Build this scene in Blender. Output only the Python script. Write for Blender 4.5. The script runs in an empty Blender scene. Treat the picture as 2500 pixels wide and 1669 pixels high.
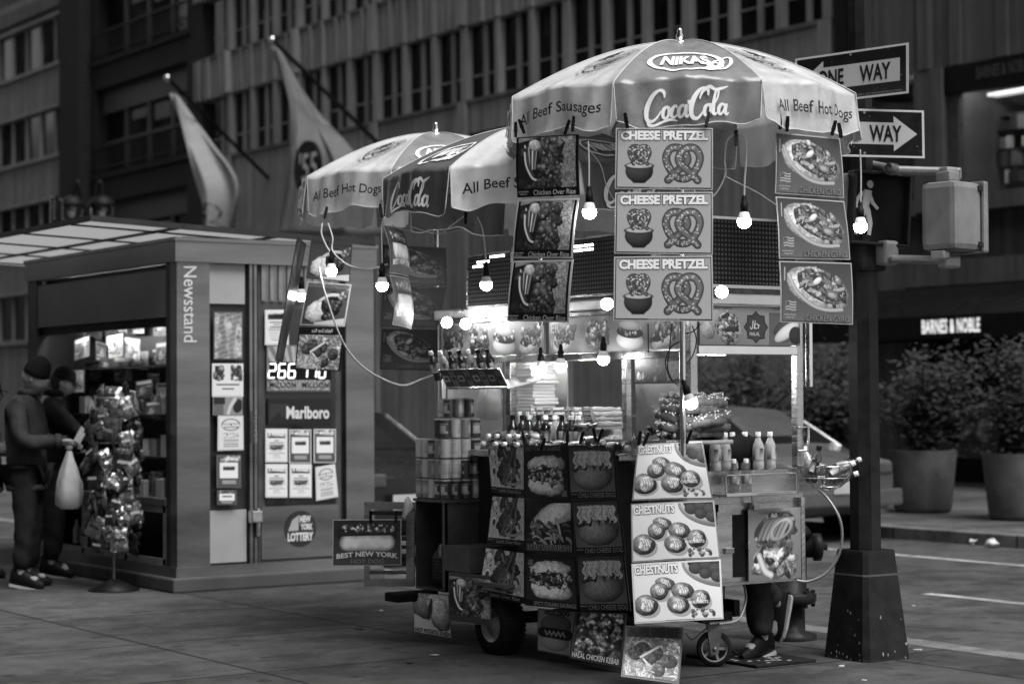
import bpy, bmesh, math, random
import numpy as np
from mathutils import Vector, Matrix

# ------------------------------------------------------------------ camera
F = 4900.0; CX = 1250.0; CY = 834.5            # focal length and centre in pixels of the 2500 px photograph
YAW = math.radians(34.4); PITCH = math.radians(1.525); ROLL = math.radians(0.35)
CAM = Vector((0, 0, 1.5))
FH = Vector((math.sin(YAW), math.cos(YAW), 0)); RH = Vector((math.cos(YAW), -math.sin(YAW), 0)); ZV = Vector((0, 0, 1))
FW = FH * math.cos(PITCH) + ZV * math.sin(PITCH)
U0 = ZV * math.cos(PITCH) - FH * math.sin(PITCH)
UP = U0 * math.cos(ROLL) + RH * math.sin(ROLL)
RT = RH * math.cos(ROLL) - U0 * math.sin(ROLL)
sc = bpy.context.scene
COL = sc.collection
cam = bpy.data.objects.new('camera', bpy.data.cameras.new('camera')); COL.objects.link(cam)
cam.matrix_world = Matrix(((RT.x, UP.x, -FW.x, CAM.x), (RT.y, UP.y, -FW.y, CAM.y), (RT.z, UP.z, -FW.z, CAM.z), (0, 0, 0, 1)))
cam.data.sensor_width = 36; cam.data.lens = 36 * F / 2500
cam.data.clip_end = 2000; cam.data.clip_start = 0.1
cam.data.dof.use_dof = True; cam.data.dof.focus_distance = 10.5; cam.data.dof.aperture_fstop = 2.3
sc.camera = cam
# ------------------------------------------------------------------ sky, soft overcast sun, exposure
SUN_EL, SUN_ROT = math.radians(64), math.radians(172)
w = bpy.data.worlds.new("World"); sc.world = w; w.use_nodes = True
nt = w.node_tree; bg = nt.nodes['Background']
sky = nt.nodes.new('ShaderNodeTexSky'); sky.sky_type = 'NISHITA'; sky.sun_disc = False
sky.sun_elevation = SUN_EL; sky.sun_rotation = SUN_ROT
bw = nt.nodes.new('ShaderNodeRGBToBW')
nt.links.new(sky.outputs[0], bw.inputs[0]); nt.links.new(bw.outputs[0], bg.inputs[0])
bg.inputs[1].default_value = 0.062
sl = bpy.data.lights.new('sun', 'SUN'); sl.energy = 1.5; sl.angle = math.radians(40); sl.color = (1, 1, 1)
so = bpy.data.objects.new('sun', sl); COL.objects.link(so)
sd = Vector((math.sin(SUN_ROT) * math.cos(SUN_EL), math.cos(SUN_ROT) * math.cos(SUN_EL), math.sin(SUN_EL)))
so.rotation_euler = sd.to_track_quat('Z', 'Y').to_euler(); so.location = (0, 0, 30)
sc.view_settings.view_transform = 'Standard'; sc.view_settings.look = 'None'
sc.view_settings.exposure = 1.9; sc.view_settings.gamma = 1
BULB = 22.0
sc.cycles.max_bounces = 6; sc.cycles.transparent_max_bounces = 12; sc.cycles.sample_clamp_indirect = 4

rnd = random.Random(7)
PI = math.pi
def ray(px, py): return FW + RT * ((px - CX) / F) - UP * ((py - CY) / F)
def atd(px, py, d): return CAM + ray(px, py) * d
def atX(px, py, X): r = ray(px, py); return CAM + r * (X / r.x)
def atY(px, py, Y): r = ray(px, py); return CAM + r * (Y / r.y)
def atZ(px, py, Z): r = ray(px, py); return CAM + r * ((Z - 1.5) / r.z)
def V(*a): return Vector(a) if a else Vector((0, 0, 0))
ORD = ['first', 'second', 'third', 'fourth', 'fifth', 'sixth', 'seventh', 'eighth', 'ninth', 'tenth', 'eleventh', 'twelfth',
       'thirteenth', 'fourteenth', 'fifteenth', 'sixteenth', 'seventeenth', 'eighteenth', 'nineteenth', 'twentieth']

# ------------------------------------------------------------------ materials (all grey: the photograph is black and white)
MATS = {}
def mat(name, v, rough=0.6, metal=0.0, var=0.25, scale=6.0, bump=0.0, bscale=40.0, stretch=None, spec=None, detail=6, coat=0):
    m = bpy.data.materials.new(name); m.use_nodes = True; MATS[name] = m
    n = m.node_tree.nodes; l = m.node_tree.links; b = n['Principled BSDF']
    b.inputs['Roughness'].default_value = rough; b.inputs['Metallic'].default_value = metal
    b.inputs['Specular IOR Level'].default_value = (0.5 if rough < 0.38 or metal > .4 else 0.1) if spec is None else spec; b.inputs['Coat Weight'].default_value = coat
    tc = n.new('ShaderNodeTexCoord'); mp = n.new('ShaderNodeMapping'); l.new(tc.outputs['Object'], mp.inputs[0])
    if stretch: mp.inputs['Scale'].default_value = stretch
    nz = n.new('ShaderNodeTexNoise'); nz.inputs['Scale'].default_value = scale; nz.inputs['Detail'].default_value = detail
    nz.inputs['Roughness'].default_value = 0.65; l.new(mp.outputs[0], nz.inputs['Vector'])
    mr = n.new('ShaderNodeMapRange'); l.new(nz.outputs[0], mr.inputs[0])
    mr.inputs[1].default_value = 0.3; mr.inputs[2].default_value = 0.7
    mr.inputs[3].default_value = v * (1 - var); mr.inputs[4].default_value = v * (1 + var)
    l.new(mr.outputs[0], b.inputs['Base Color'])
    mr2 = n.new('ShaderNodeMapRange'); l.new(nz.outputs[0], mr2.inputs[0])
    mr2.inputs[1].default_value = 0.3; mr2.inputs[2].default_value = 0.7
    mr2.inputs[3].default_value = max(0.03, rough - 0.12 * (var > 0)); mr2.inputs[4].default_value = min(1, rough + 0.12 * (var > 0))
    l.new(mr2.outputs[0], b.inputs['Roughness'])
    if bump:
        n2 = n.new('ShaderNodeTexNoise'); n2.inputs['Scale'].default_value = bscale; n2.inputs['Detail'].default_value = 4
        l.new(mp.outputs[0], n2.inputs['Vector'])
        bp = n.new('ShaderNodeBump'); bp.inputs['Strength'].default_value = bump; bp.inputs['Distance'].default_value = 0.01
        l.new(n2.outputs[0], bp.inputs['Height']); l.new(bp.outputs[0], b.inputs['Normal'])
    return m
def emis(name, v, s):
    m = bpy.data.materials.new(name); m.use_nodes = True; MATS[name] = m
    b = m.node_tree.nodes['Principled BSDF']; b.inputs['Base Color'].default_value = (v, v, v, 1)
    b.inputs['Emission Color'].default_value = (1, 1, 1, 1); b.inputs['Emission Strength'].default_value = s
    return m
def cloth(name, v, trans, var=0.12, scale=3.0, rough=0.45):
    m = mat(name, v, rough, 0, var, scale, 0.25, 25)
    n = m.node_tree.nodes; l = m.node_tree.links; b = n['Principled BSDF']; out = n['Material Output']
    t = n.new('ShaderNodeBsdfTranslucent'); mx = n.new('ShaderNodeMixShader'); mx.inputs[0].default_value = trans
    t.inputs[0].default_value = (v, v, v, 1)
    l.new(b.outputs[0], mx.inputs[1]); l.new(t.outputs[0], mx.inputs[2]); l.new(mx.outputs[0], out.inputs[0])
    return m
def glass(name, refl_rough=0.05, tint=0.9, fac=0.88):
    m = bpy.data.materials.new(name); m.use_nodes = True; MATS[name] = m
    n = m.node_tree.nodes; l = m.node_tree.links; out = n['Material Output']; n.remove(n['Principled BSDF'])
    t = n.new('ShaderNodeBsdfTransparent'); t.inputs[0].default_value = (tint, tint, tint, 1)
    g = n.new('ShaderNodeBsdfGlossy'); g.inputs['Roughness'].default_value = refl_rough
    lw = n.new('ShaderNodeLayerWeight'); lw.inputs[0].default_value = 0.5; pw = n.new('ShaderNodeMath'); pw.operation = 'POWER'; pw.inputs[1].default_value = 4; l.new(lw.outputs['Facing'], pw.inputs[0])
    fr = n.new('ShaderNodeMath'); fr.operation = 'MULTIPLY_ADD'; fr.inputs[1].default_value = 0.9; fr.inputs[2].default_value = 0.05; l.new(pw.outputs[0], fr.inputs[0])
    mx = n.new('ShaderNodeMixShader'); l.new(fr.outputs[0], mx.inputs[0]); l.new(t.outputs[0], mx.inputs[1]); l.new(g.outputs[0], mx.inputs[2])
    l.new(mx.outputs[0], out.inputs[0]); return m
def printmat(name, rough=0.4, coat=0.0, emit=0.0):
    m = bpy.data.materials.new(name); m.use_nodes = True; MATS[name] = m
    n = m.node_tree.nodes; l = m.node_tree.links; b = n['Principled BSDF']
    a = n.new('ShaderNodeVertexColor'); a.layer_name = 'Col'
    nz = n.new('ShaderNodeTexNoise'); nz.inputs['Scale'].default_value = 9; nz.inputs['Detail'].default_value = 5
    mr = n.new('ShaderNodeMapRange'); mr.inputs[3].default_value = max(.05, rough - .15); mr.inputs[4].default_value = rough + .15
    l.new(nz.outputs[0], mr.inputs[0]); l.new(mr.outputs[0], b.inputs['Roughness'])
    l.new(a.outputs[0], b.inputs['Base Color']); b.inputs['Coat Weight'].default_value = coat
    if emit: l.new(a.outputs[0], b.inputs['Emission Color']); b.inputs['Emission Strength'].default_value = emit
    return m
printmat('print', 0.38); printmat('print_can', 0.2); MATS['print_can'].node_tree.nodes['Principled BSDF'].inputs['Metallic'].default_value = 0.35; printmat('print_matt', 0.6); printmat('print_lit', 0.5, 0, 0.6)
mat('steel', 0.42, 0.28, 0.9, 0.18, 3, 0.06, 60, (1, 1, 8))
mat('steel_dark', 0.16, 0.38, 0.7, 0.3, 4, 0.05, 50)
mat('steel_bright', 0.6, 0.2, 1.0, 0.12, 5)
mat('steel_sheet', 0.5, 0.33, 0.95, 0.25, 2.5, 0.03, 20)
mat('news_mid', 0.16, 0.5, 0.3, 0.25, 1.5); mat('news_steel', 0.17, 0.36, 0.8, 0.5, 1.6, 0.03, 80, (0.25, 0.25, 1.6))  # news_steel colour is banded by height, painting in a metallic sheen
mat('news_light', 0.34, 0.5, 0.2, 0.14, 2)
mat('news_frame', 0.03, 0.45, 0.5, 0.3, 5)
mat('black', 0.006, 0.5, 0, 0.3); mat('black_gloss', 0.012, 0.18, 0, 0.3); mat('rubber', 0.014, 0.8, 0, 0.4, 20, 0.3, 60)
mat('dark_paint', 0.016, 0.42, 0.1, 0.45, 7, 0.12, 30); mat('mid_paint', 0.06, 0.5, 0, 0.3)
mat('white', 0.75, 0.45, 0, 0.05); mat('offwhite', 0.5, 0.6, 0, 0.15); mat('grey', 0.22, 0.6, 0, 0.15); mat('lightgrey', 0.36, 0.55, 0, 0.15)
mat('signal_grey', 0.17, 0.5, 0.1, 0.25, 5, 0.08, 20); mat('galv', 0.22, 0.45, 0.5, 0.3, 8)
mat('skin', 0.26, 0.55, 0, 0.12, 30); mat('hair', 0.03, 0.7, 0, 0.4, 60, 0.4, 120)
mat('jacket', 0.03, 0.65, 0, 0.45, 9, 0.35, 18); mat('jacket_dark', 0.009, 0.7, 0, 0.4, 9, 0.3, 18); mat('jacket_light', 0.11, 0.7, 0, 0.3, 9, 0.3, 18)
mat('denim', 0.03, 0.8, 0, 0.55, 7, 0.4, 22); mat('trouser', 0.014, 0.75, 0, 0.4, 9, 0.3, 18); mat('knit', 0.01, 0.9, 0, 0.4, 80, 0.6, 150)
cloth('bag_plastic', 0.75, 0.45, 0.2, 12, 0.35); cloth('flag_cloth', 0.33, 0.25, 0.15, 2, 0.8); cloth('flag_grey', 0.2, 0.25, 0.15, 2, 0.8); cloth('roof_glass', 0.26, 0.7, 0.12, 1.3, 0.4)
cloth('fabric_light', 0.52, 0.25, 0.2, 5, 0.34); cloth('fabric_dark', 0.2, 0.22, 0.22, 5, 0.30); cloth('fabric_black', 0.07, 0.15, 0.2, 5, 0.35)
glass('glass', 0.05, 0.92); glass('bottle_glass', 0.08, 0.8)
mat('window', 0.004, 0.1, 0, 0.5, 0.5, spec=0.15); mat('window_mid', 0.02, 0.3, 0, 0.7, 0.8, spec=0.0)
mat('blind', 0.12, 0.7, 0, 0.3, 3)
mat('liquid_dark', 0.02, 0.12, 0, 0.3, spec=0.8); mat('liquid_mid', 0.34, 0.12, 0, 0.3, spec=0.8); glass('water', 0.12, 0.72)
mat('pretzel', 0.13, 0.4, 0, 0.5, 25, 0.3, 50); mat('salt', 0.7, 0.5); mat('chestnut', 0.035, 0.16, 0, 0.5, 12); mat('nut_flesh', 0.35, 0.5, 0, 0.3, 30)
mat('meat', 0.13, 0.4, 0, 0.6, 18, 0.5, 40); mat('bun', 0.3, 0.5, 0, 0.3, 8)
mat('wood', 0.12, 0.7, 0, 0.5, 8, 0.3, 20, (12, 12, 1)); mat('pottery', 0.10, 0.75, 0, 0.35, 3, 0.15, 30)
mat('leaf', 0.03, 0.6, 0, 0.5, 3); mat('bark', 0.03, 0.9, 0, 0.4, 20, 0.5, 30)
mat('car_dark', 0.01, 0.25, 0.3, 0.1, 2, coat=0.6); mat('car_silver', 0.13, 0.3, 0.5, 0.1, 2, coat=0.6); mat('car_glass', 0.008, 0.06, 0, 0.1)
mat('cord', 0.45, 0.5, 0, 0.1); mat('cord_dark', 0.02, 0.5, 0, 0.2)
mat('foil', 0.25, 0.24, 0.85, 0.5, 14, 0.5, 35); mat('foil_dark', 0.05, 0.22, 0.5, 0.6, 14, 0.5, 35); mat('foil_mid', 0.15, 0.25, 0.6, 0.6, 14, 0.5, 35)
emis('bulb', 0.9, BULB); emis('tube_light', 0.9, 13.0); emis('led', 0.8, 3.0); emis('lit_letter', 0.7, 0.45); emis('lottery_led', 0.9, 0.5); emis('interior_light', 0.8, 13.0); emis('shop_light', 0.8, 0.22); emis('hidden_shelf_lamp', 0.8, 6.0)

# road, pavement, walls: richer procedural surfaces
def ground_mat(name, v, joints=None, speck=0.0, crack=False):
    m = mat(name, v, 0.85, 0, 0.0, 3, spec=0.2); n = m.node_tree.nodes; l = m.node_tree.links; b = n['Principled BSDF']
    for k in list(b.inputs['Base Color'].links): l.remove(k)
    tc = n.new('ShaderNodeTexCoord')
    def noise(s, d=6, r=.6):
        x = n.new('ShaderNodeTexNoise'); x.inputs['Scale'].default_value = s; x.inputs['Detail'].default_value = d; x.inputs['Roughness'].default_value = r
        l.new(tc.outputs['Object'], x.inputs['Vector']); return x.outputs[0]
    def rng(i, a, bb, c, d):
        x = n.new('ShaderNodeMapRange'); x.inputs[1].default_value = a; x.inputs[2].default_value = bb; x.inputs[3].default_value = c; x.inputs[4].default_value = d
        l.new(i, x.inputs[0]); return x.outputs[0]
    def mul(a, bb):
        x = n.new('ShaderNodeMath'); x.operation = 'MULTIPLY'; l.new(a, x.inputs[0]); l.new(bb, x.inputs[1]); return x.outputs[0]
    col = mul(rng(noise(0.5), .3, .7, v * .65, v * 1.4), rng(noise(5), .3, .7, .75, 1.25))
    col = mul(col, rng(noise(120, 2), .25, .75, .7, 1.3))
    if joints is not None:
        sx = n.new('ShaderNodeSeparateXYZ'); l.new(tc.outputs['Object'], sx.inputs[0])
        for ax, per, off in joints:
            a = n.new('ShaderNodeMath'); a.operation = 'ADD'; a.inputs[1].default_value = off; l.new(sx.outputs[ax], a.inputs[0])
            p = n.new('ShaderNodeMath'); p.operation = 'PINGPONG'; p.inputs[1].default_value = per / 2; l.new(a.outputs[0], p.inputs[0])
            col = mul(col, rng(p.outputs[0], .008, .018, .2, 1))
            # slab to slab tone
        mp = n.new('ShaderNodeMapping'); l.new(tc.outputs['Object'], mp.inputs[0])
        mp.inputs['Scale'].default_value = (1 / joints[0][1], 1 / joints[1][1], 0); mp.inputs['Location'].default_value = (joints[0][2] / joints[0][1], joints[1][2] / joints[1][1], 0)
        fl = n.new('ShaderNodeVectorMath'); fl.operation = 'FLOOR'; l.new(mp.outputs[0], fl.inputs[0])
        wn = n.new('ShaderNodeTexWhiteNoise'); l.new(fl.outputs[0], wn.inputs['Vector'])
        col = mul(col, rng(wn.outputs[0], 0, 1, .85, 1.15))
    # dark gum spots and light flecks
    vo = n.new('ShaderNodeTexVoronoi'); vo.inputs['Scale'].default_value = 3.2; l.new(tc.outputs['Object'], vo.inputs['Vector'])
    col = mul(col, rng(vo.outputs['Distance'], .10, .15, .5, 1)); col = mul(col, rng(noise(1.7, 8, .75), .42, .52, .62, 1.06))
    vo2 = n.new('ShaderNodeTexVoronoi'); vo2.inputs['Scale'].default_value = 9; l.new(tc.outputs['Object'], vo2.inputs['Vector'])
    col = mul(col, rng(vo2.outputs['Distance'], .05, .09, 1 + speck, 1))
    if crack:
        vc = n.new('ShaderNodeTexVoronoi'); vc.feature = 'DISTANCE_TO_EDGE'; vc.inputs['Scale'].default_value = .35
        l.new(tc.outputs['Object'], vc.inputs['Vector']); col = mul(col, rng(vc.outputs['Distance'], .002, .008, .5, 1))
    l.new(col, b.inputs['Base Color'])
    bp = n.new('ShaderNodeBump'); bp.inputs['Strength'].default_value = .35; bp.inputs['Distance'].default_value = .01
    l.new(noise(150, 3), bp.inputs['Height']); l.new(bp.outputs[0], b.inputs['Normal'])
    return m
ground_mat('pavement', 0.045, [(0, 1.55, .3), (1, 1.55, .55)], 1.6)
ground_mat('far_pavement', 0.075, [(0, 1.5, 0), (1, 1.5, 0)], .5)
ground_mat('asphalt', 0.05, None, 1.0, True)
ground_mat('kerbstone', 0.12, [(1, 1.8, 0), (0, 40, 20)], .2)
ground_mat('road_paint', 0.3, None, 0)

def wall_mat(name, v, stripe=None, brick=None):
    m = mat(name, v, 0.8, 0, 0.2, 0.8); n = m.node_tree.nodes; l = m.node_tree.links; b = n['Principled BSDF']
    old = b.inputs['Base Color'].links[0].from_socket
    tc = n.new('ShaderNodeTexCoord')
    mp = n.new('ShaderNodeMapping'); l.new(tc.outputs['Object'], mp.inputs[0])
    if brick:
        mp.inputs['Rotation'].default_value = (PI / 2, 0, PI / 2)
        br = n.new('ShaderNodeTexBrick'); br.inputs['Scale'].default_value = 3.2; br.inputs['Color1'].default_value = (.8, .8, .8, 1); br.inputs['Color2'].default_value = (1.3, 1.3, 1.3, 1)
        br.inputs['Mortar'].default_value = (1.9, 1.9, 1.9, 1); br.inputs['Mortar Size'].default_value = .02
        cb = n.new('ShaderNodeCombineXYZ'); sx = n.new('ShaderNodeSeparateXYZ'); l.new(tc.outputs['Object'], sx.inputs[0])
        l.new(sx.outputs[1], cb.inputs[0]); l.new(sx.outputs[2], cb.inputs[1]); l.new(cb.outputs[0], br.inputs['Vector'])
        fac = br.outputs[0]
    else:
        mp.inputs['Scale'].default_value = (1, 4, .12)
        s = n.new('ShaderNodeTexNoise'); s.inputs['Scale'].default_value = 1.6; s.inputs['Detail'].default_value = 6; l.new(mp.outputs[0], s.inputs['Vector'])
        r = n.new('ShaderNodeMapRange'); r.inputs[1].default_value = .3; r.inputs[2].default_value = .7; r.inputs[3].default_value = .7; r.inputs[4].default_value = 1.3
        l.new(s.outputs[0], r.inputs[0]); fac = r.outputs[0]
    mx = n.new('ShaderNodeMath'); mx.operation = 'MULTIPLY'; l.new(old, mx.inputs[0]); l.new(fac, mx.inputs[1])
    l.new(mx.outputs[0], b.inputs['Base Color'])
    return m
wall_mat('concrete', 0.17); wall_mat('concrete_dark', 0.08); wall_mat('stone', 0.085); wall_mat('brick_wall', 0.014, brick=True); wall_mat('spandrel', 0.135)
wall_mat('ledge', 0.17); wall_mat('base_stone', 0.07)

# ------------------------------------------------------------------ mesh builder
class MB:
    def __init__(s): s.v = []; s.f = []; s.m = []; s.sm = []; s.c = None
    def add(s, vs, fs, mi=0, smooth=False):
        o = len(s.v); s.v += [tuple(p) for p in vs]
        for f in fs: s.f.append(tuple(i + o for i in f)); s.m.append(mi); s.sm.append(smooth)
        return s
    def box(s, x0, x1, y0, y1, z0, z1, mi=0, M=None):
        vs = [V(x, y, z) for z in (z0, z1) for y in (y0, y1) for x in (x0, x1)]
        if M is not None: vs = [M @ p for p in vs]
        return s.add(vs, [(0, 2, 3, 1), (4, 5, 7, 6), (0, 1, 5, 4), (2, 6, 7, 3), (0, 4, 6, 2), (1, 3, 7, 5)], mi)
    def bbox(s, x0, x1, y0, y1, z0, z1, b=0.01, mi=0, M=None):      # box with chamfered edges
        bm = bmesh.new(); bmesh.ops.create_cube(bm, size=1)
        for q in bm.verts: q.co = V((x0 + x1) / 2 + q.co.x * (x1 - x0), (y0 + y1) / 2 + q.co.y * (y1 - y0), (z0 + z1) / 2 + q.co.z * (z1 - z0))
        b = min(b, .45 * min(x1 - x0, y1 - y0, z1 - z0))
        bmesh.ops.bevel(bm, geom=bm.edges[:], offset=b, segments=2, profile=.6, affect='EDGES')
        bm.verts.index_update()
        vs = [M @ q.co if M is not None else q.co.copy() for q in bm.verts]; fs = [tuple(q.index for q in f.verts) for f in bm.faces]; bm.free()
        return s.add(vs, fs, mi, True) if b > .05 else s.add(vs, fs, mi)
    def quad(s, a, b, c, d, mi=0): return s.add([a, b, c, d], [(0, 1, 2, 3)], mi)
    def slab(s, pts, off, mi=0):                                    # polygon thickened along off
        n = len(pts); pts = [V(*p) for p in pts]; off = V(*off)
        s.add(pts + [p + off for p in pts], [tuple(range(n))[::-1], tuple(range(n, 2 * n))] + [(i, (i + 1) % n, n + (i + 1) % n, n + i) for i in range(n)], mi)
        return s
    def tube(s, path, r, n=8, mi=0, caps=True, closed=False):
        P = [V(*p) for p in path]; k = len(P); rr = r if isinstance(r, (list, tuple)) else [r] * k
        rings = []; prev = None
        for i in range(k):
            a = P[(i - 1) % k] if (closed or i > 0) else P[i]; b = P[(i + 1) % k] if (closed or i < k - 1) else P[i]
            t = (b - a); t = t.normalized() if t.length > 1e-9 else V(0, 0, 1)
            if prev is None: u = t.orthogonal().normalized()
            else: u = prev - t * prev.dot(t); u = u.normalized() if u.length > 1e-6 else t.orthogonal().normalized()
            prev = u; w_ = t.cross(u)
            rings.append([P[i] + (u * math.cos(2 * PI * j / n) + w_ * math.sin(2 * PI * j / n)) * rr[i] for j in range(n)])
        vs = [p for R_ in rings for p in R_]; fs = []
        for i in range(k if closed else k - 1):
            i2 = (i + 1) % k
            for j in range(n): fs.append((i * n + j, i * n + (j + 1) % n, i2 * n + (j + 1) % n, i2 * n + j))
        s.add(vs, fs, mi, True)
        if caps and not closed:
            s.add(rings[0], [tuple(range(n))[::-1]], mi); s.add(rings[-1], [tuple(range(n))], mi)
        return s
    def lathe(s, prof, o=(0, 0, 0), n=16, mi=0, axis='z', M=None):   # prof: (r, z); split points repeat for sharp edges
        def place(r, z, a):
            c, d = r * math.cos(a), r * math.sin(a)
            p = V(c, d, z) if axis == 'z' else (V(z, c, d) if axis == 'x' else V(d, z, c))
            p = p + V(*o)
            return M @ p if M is not None else p
        vs = []; fs = []; k = len(prof)
        for r, z in prof: vs += [place(max(r, 1e-5), z, 2 * PI * j / n) for j in range(n)]
        for i in range(k - 1):
            if prof[i] == prof[i + 1]: continue
            for j in range(n): fs.append((i * n + j, i * n + (j + 1) % n, (i + 1) * n + (j + 1) % n, (i + 1) * n + j))
        return s.add(vs, fs, mi, True)
    def ball(s, c, r, n=12, mi=0, sx=1, sy=1, sz=1, M=None):
        pr = [(math.sin(PI * i / (n // 2 + 1)), -math.cos(PI * i / (n // 2 + 1))) for i in range(n // 2 + 2)]
        vs = []; fs = []; c = V(*c)
        for q, z in pr:
            for j in range(n):
                p = V(max(q, 1e-4) * math.cos(2 * PI * j / n) * r * sx, max(q, 1e-4) * math.sin(2 * PI * j / n) * r * sy, z * r * sz)
                vs.append((M @ p if M is not None else p) + c)
        for i in range(len(pr) - 1):
            for j in range(n): fs.append((i * n + j, i * n + (j + 1) % n, (i + 1) * n + (j + 1) % n, (i + 1) * n + j))
        return s.add(vs, fs, mi, True)
    def xf(s, M): s.v = [tuple(M @ V(*p)) for p in s.v]; return s
    def jitter(s, a, seed=1):
        r = random.Random(seed); s.v = [tuple(q + r.uniform(-a, a) for q in p) for p in s.v]; return s
    def build(s, name, mats, parent=None, loc=None, colors=None):
        me = bpy.data.meshes.new(name)
        if loc is not None: o_ = V(*loc)
        elif parent is not None: o_ = wloc(parent)
        else:
            a = np.array(s.v); o_ = V((a[:, 0].min() + a[:, 0].max()) / 2, (a[:, 1].min() + a[:, 1].max()) / 2, a[:, 2].min())
        vs = [(p[0] - o_.x, p[1] - o_.y, p[2] - o_.z) for p in s.v]
        me.from_pydata(vs, [], s.f); me.update()
        if isinstance(mats, str): mats = [mats]
        for q in mats: me.materials.append(MATS[q])
        me.polygons.foreach_set('material_index', s.m); me.polygons.foreach_set('use_smooth', s.sm)
        if colors is not None:
            ca = me.color_attributes.new('Col', 'FLOAT_COLOR', 'POINT'); c = np.ones((len(vs), 4), np.float32); c[:, :3] = np.asarray(colors, np.float32)[:, None]
            ca.data.foreach_set('color', c.ravel())
        ob = bpy.data.objects.new(name, me); COL.objects.link(ob)
        if parent is not None: ob.parent = parent
        if loc is None and parent is None: ob.location = o_
        elif loc is not None and parent is None: ob.location = o_
        elif loc is not None: ob.location = o_ - wloc(parent)
        return ob
LOCAL = set()                                                    # things whose parts are built around the thing's own origin
def wloc(o):
    p = o.location.copy()
    if o.name in LOCAL: return V(0, 0, 0)
    while o.parent is not None:
        o = o.parent
        if o.name in LOCAL: break
        p += o.location
    return p
def tag(o, label, cat, group=None):
    o['label'] = label; o['category'] = cat
    if group: o['group'] = group
    return o
def struct(o, kind='structure', label=None):
    o['kind'] = kind
    if label: o['label'] = label
    return o
def thing(name, label, cat, loc, group=None):
    o = bpy.data.objects.new(name, None); COL.objects.link(o); o.location = loc; o.empty_display_size = .1
    return tag(o, label, cat, group)
def copy_tree(o, loc=None, rz=None, label=None, group=None, parent=None, rot=None, scale=None):
    c = o.copy(); COL.objects.link(c)
    if parent is not None: c.parent = parent
    if loc is not None: c.location = loc
    if rot is not None: c.rotation_euler = rot
    elif rz is not None: c.rotation_euler = (0, 0, rz)
    if scale is not None: c.scale = (scale,) * 3 if not isinstance(scale, tuple) else scale
    if label: c['label'] = label
    if group: c['group'] = group
    for ch in [x for x in o.children]: copy_tree(ch, parent=c)
    return c
def spline(pts, n=8, closed=False):
    P = [V(*p) for p in pts]; k = len(P); out = []
    for i in range(k if closed else k - 1):
        p0 = P[(i - 1) % k] if closed or i > 0 else P[0]; p1 = P[i]; p2 = P[(i + 1) % k]; p3 = P[(i + 2) % k] if closed or i + 2 < k else P[-1]
        for j in range(n):
            t = j / n
            out.append(.5 * ((2 * p1) + (p2 - p0) * t + (2 * p0 - 5 * p1 + 4 * p2 - p3) * t * t + (-p0 + 3 * p1 - 3 * p2 + p3) * t ** 3))
    if not closed: out.append(P[-1])
    return out
# ------------------------------------------------------------------ lettering
TX = {}
def text_geo(s, bold=0.0, shear=0.0, space=1.0, sub=0):
    key = (s, bold, shear, space, sub)
    if key in TX: return TX[key]
    cu = bpy.data.curves.new('t', 'FONT'); cu.body = s; cu.offset = bold; cu.shear = shear; cu.space_character = space; cu.resolution_u = 3
    ob = bpy.data.objects.new('t', cu); COL.objects.link(ob)
    dg = bpy.context.evaluated_depsgraph_get(); dg.update()
    me = bpy.data.meshes.new_from_object(ob.evaluated_get(dg))
    if sub:
        bm = bmesh.new(); bm.from_mesh(me)
        for _ in range(3):
            bmesh.ops.triangulate(bm, faces=bm.faces[:]); lg = [e for e in bm.edges if e.calc_length() > .14]
            if lg: bmesh.ops.subdivide_edges(bm, edges=lg, cuts=1)
        bmesh.ops.triangulate(bm, faces=bm.faces[:]); bm.to_mesh(me); bm.free()
    vs = np.array([tuple(q.co) for q in me.vertices]) if len(me.vertices) else np.zeros((1, 3)); fs = [tuple(p.vertices) for p in me.polygons]
    bpy.data.objects.remove(ob); bpy.data.curves.remove(cu); bpy.data.meshes.remove(me)
    lo = vs.min(0); hi = vs.max(0); wd = hi - lo
    vs = (vs - lo) / np.where(wd > 0, wd, 1)
    TX[key] = (vs[:, :2], fs, wd[0] / max(wd[1], 1e-6)); return TX[key]
def lin(v): return (max(0, min(1, v)) ** 2.2) * 0.82
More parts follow.
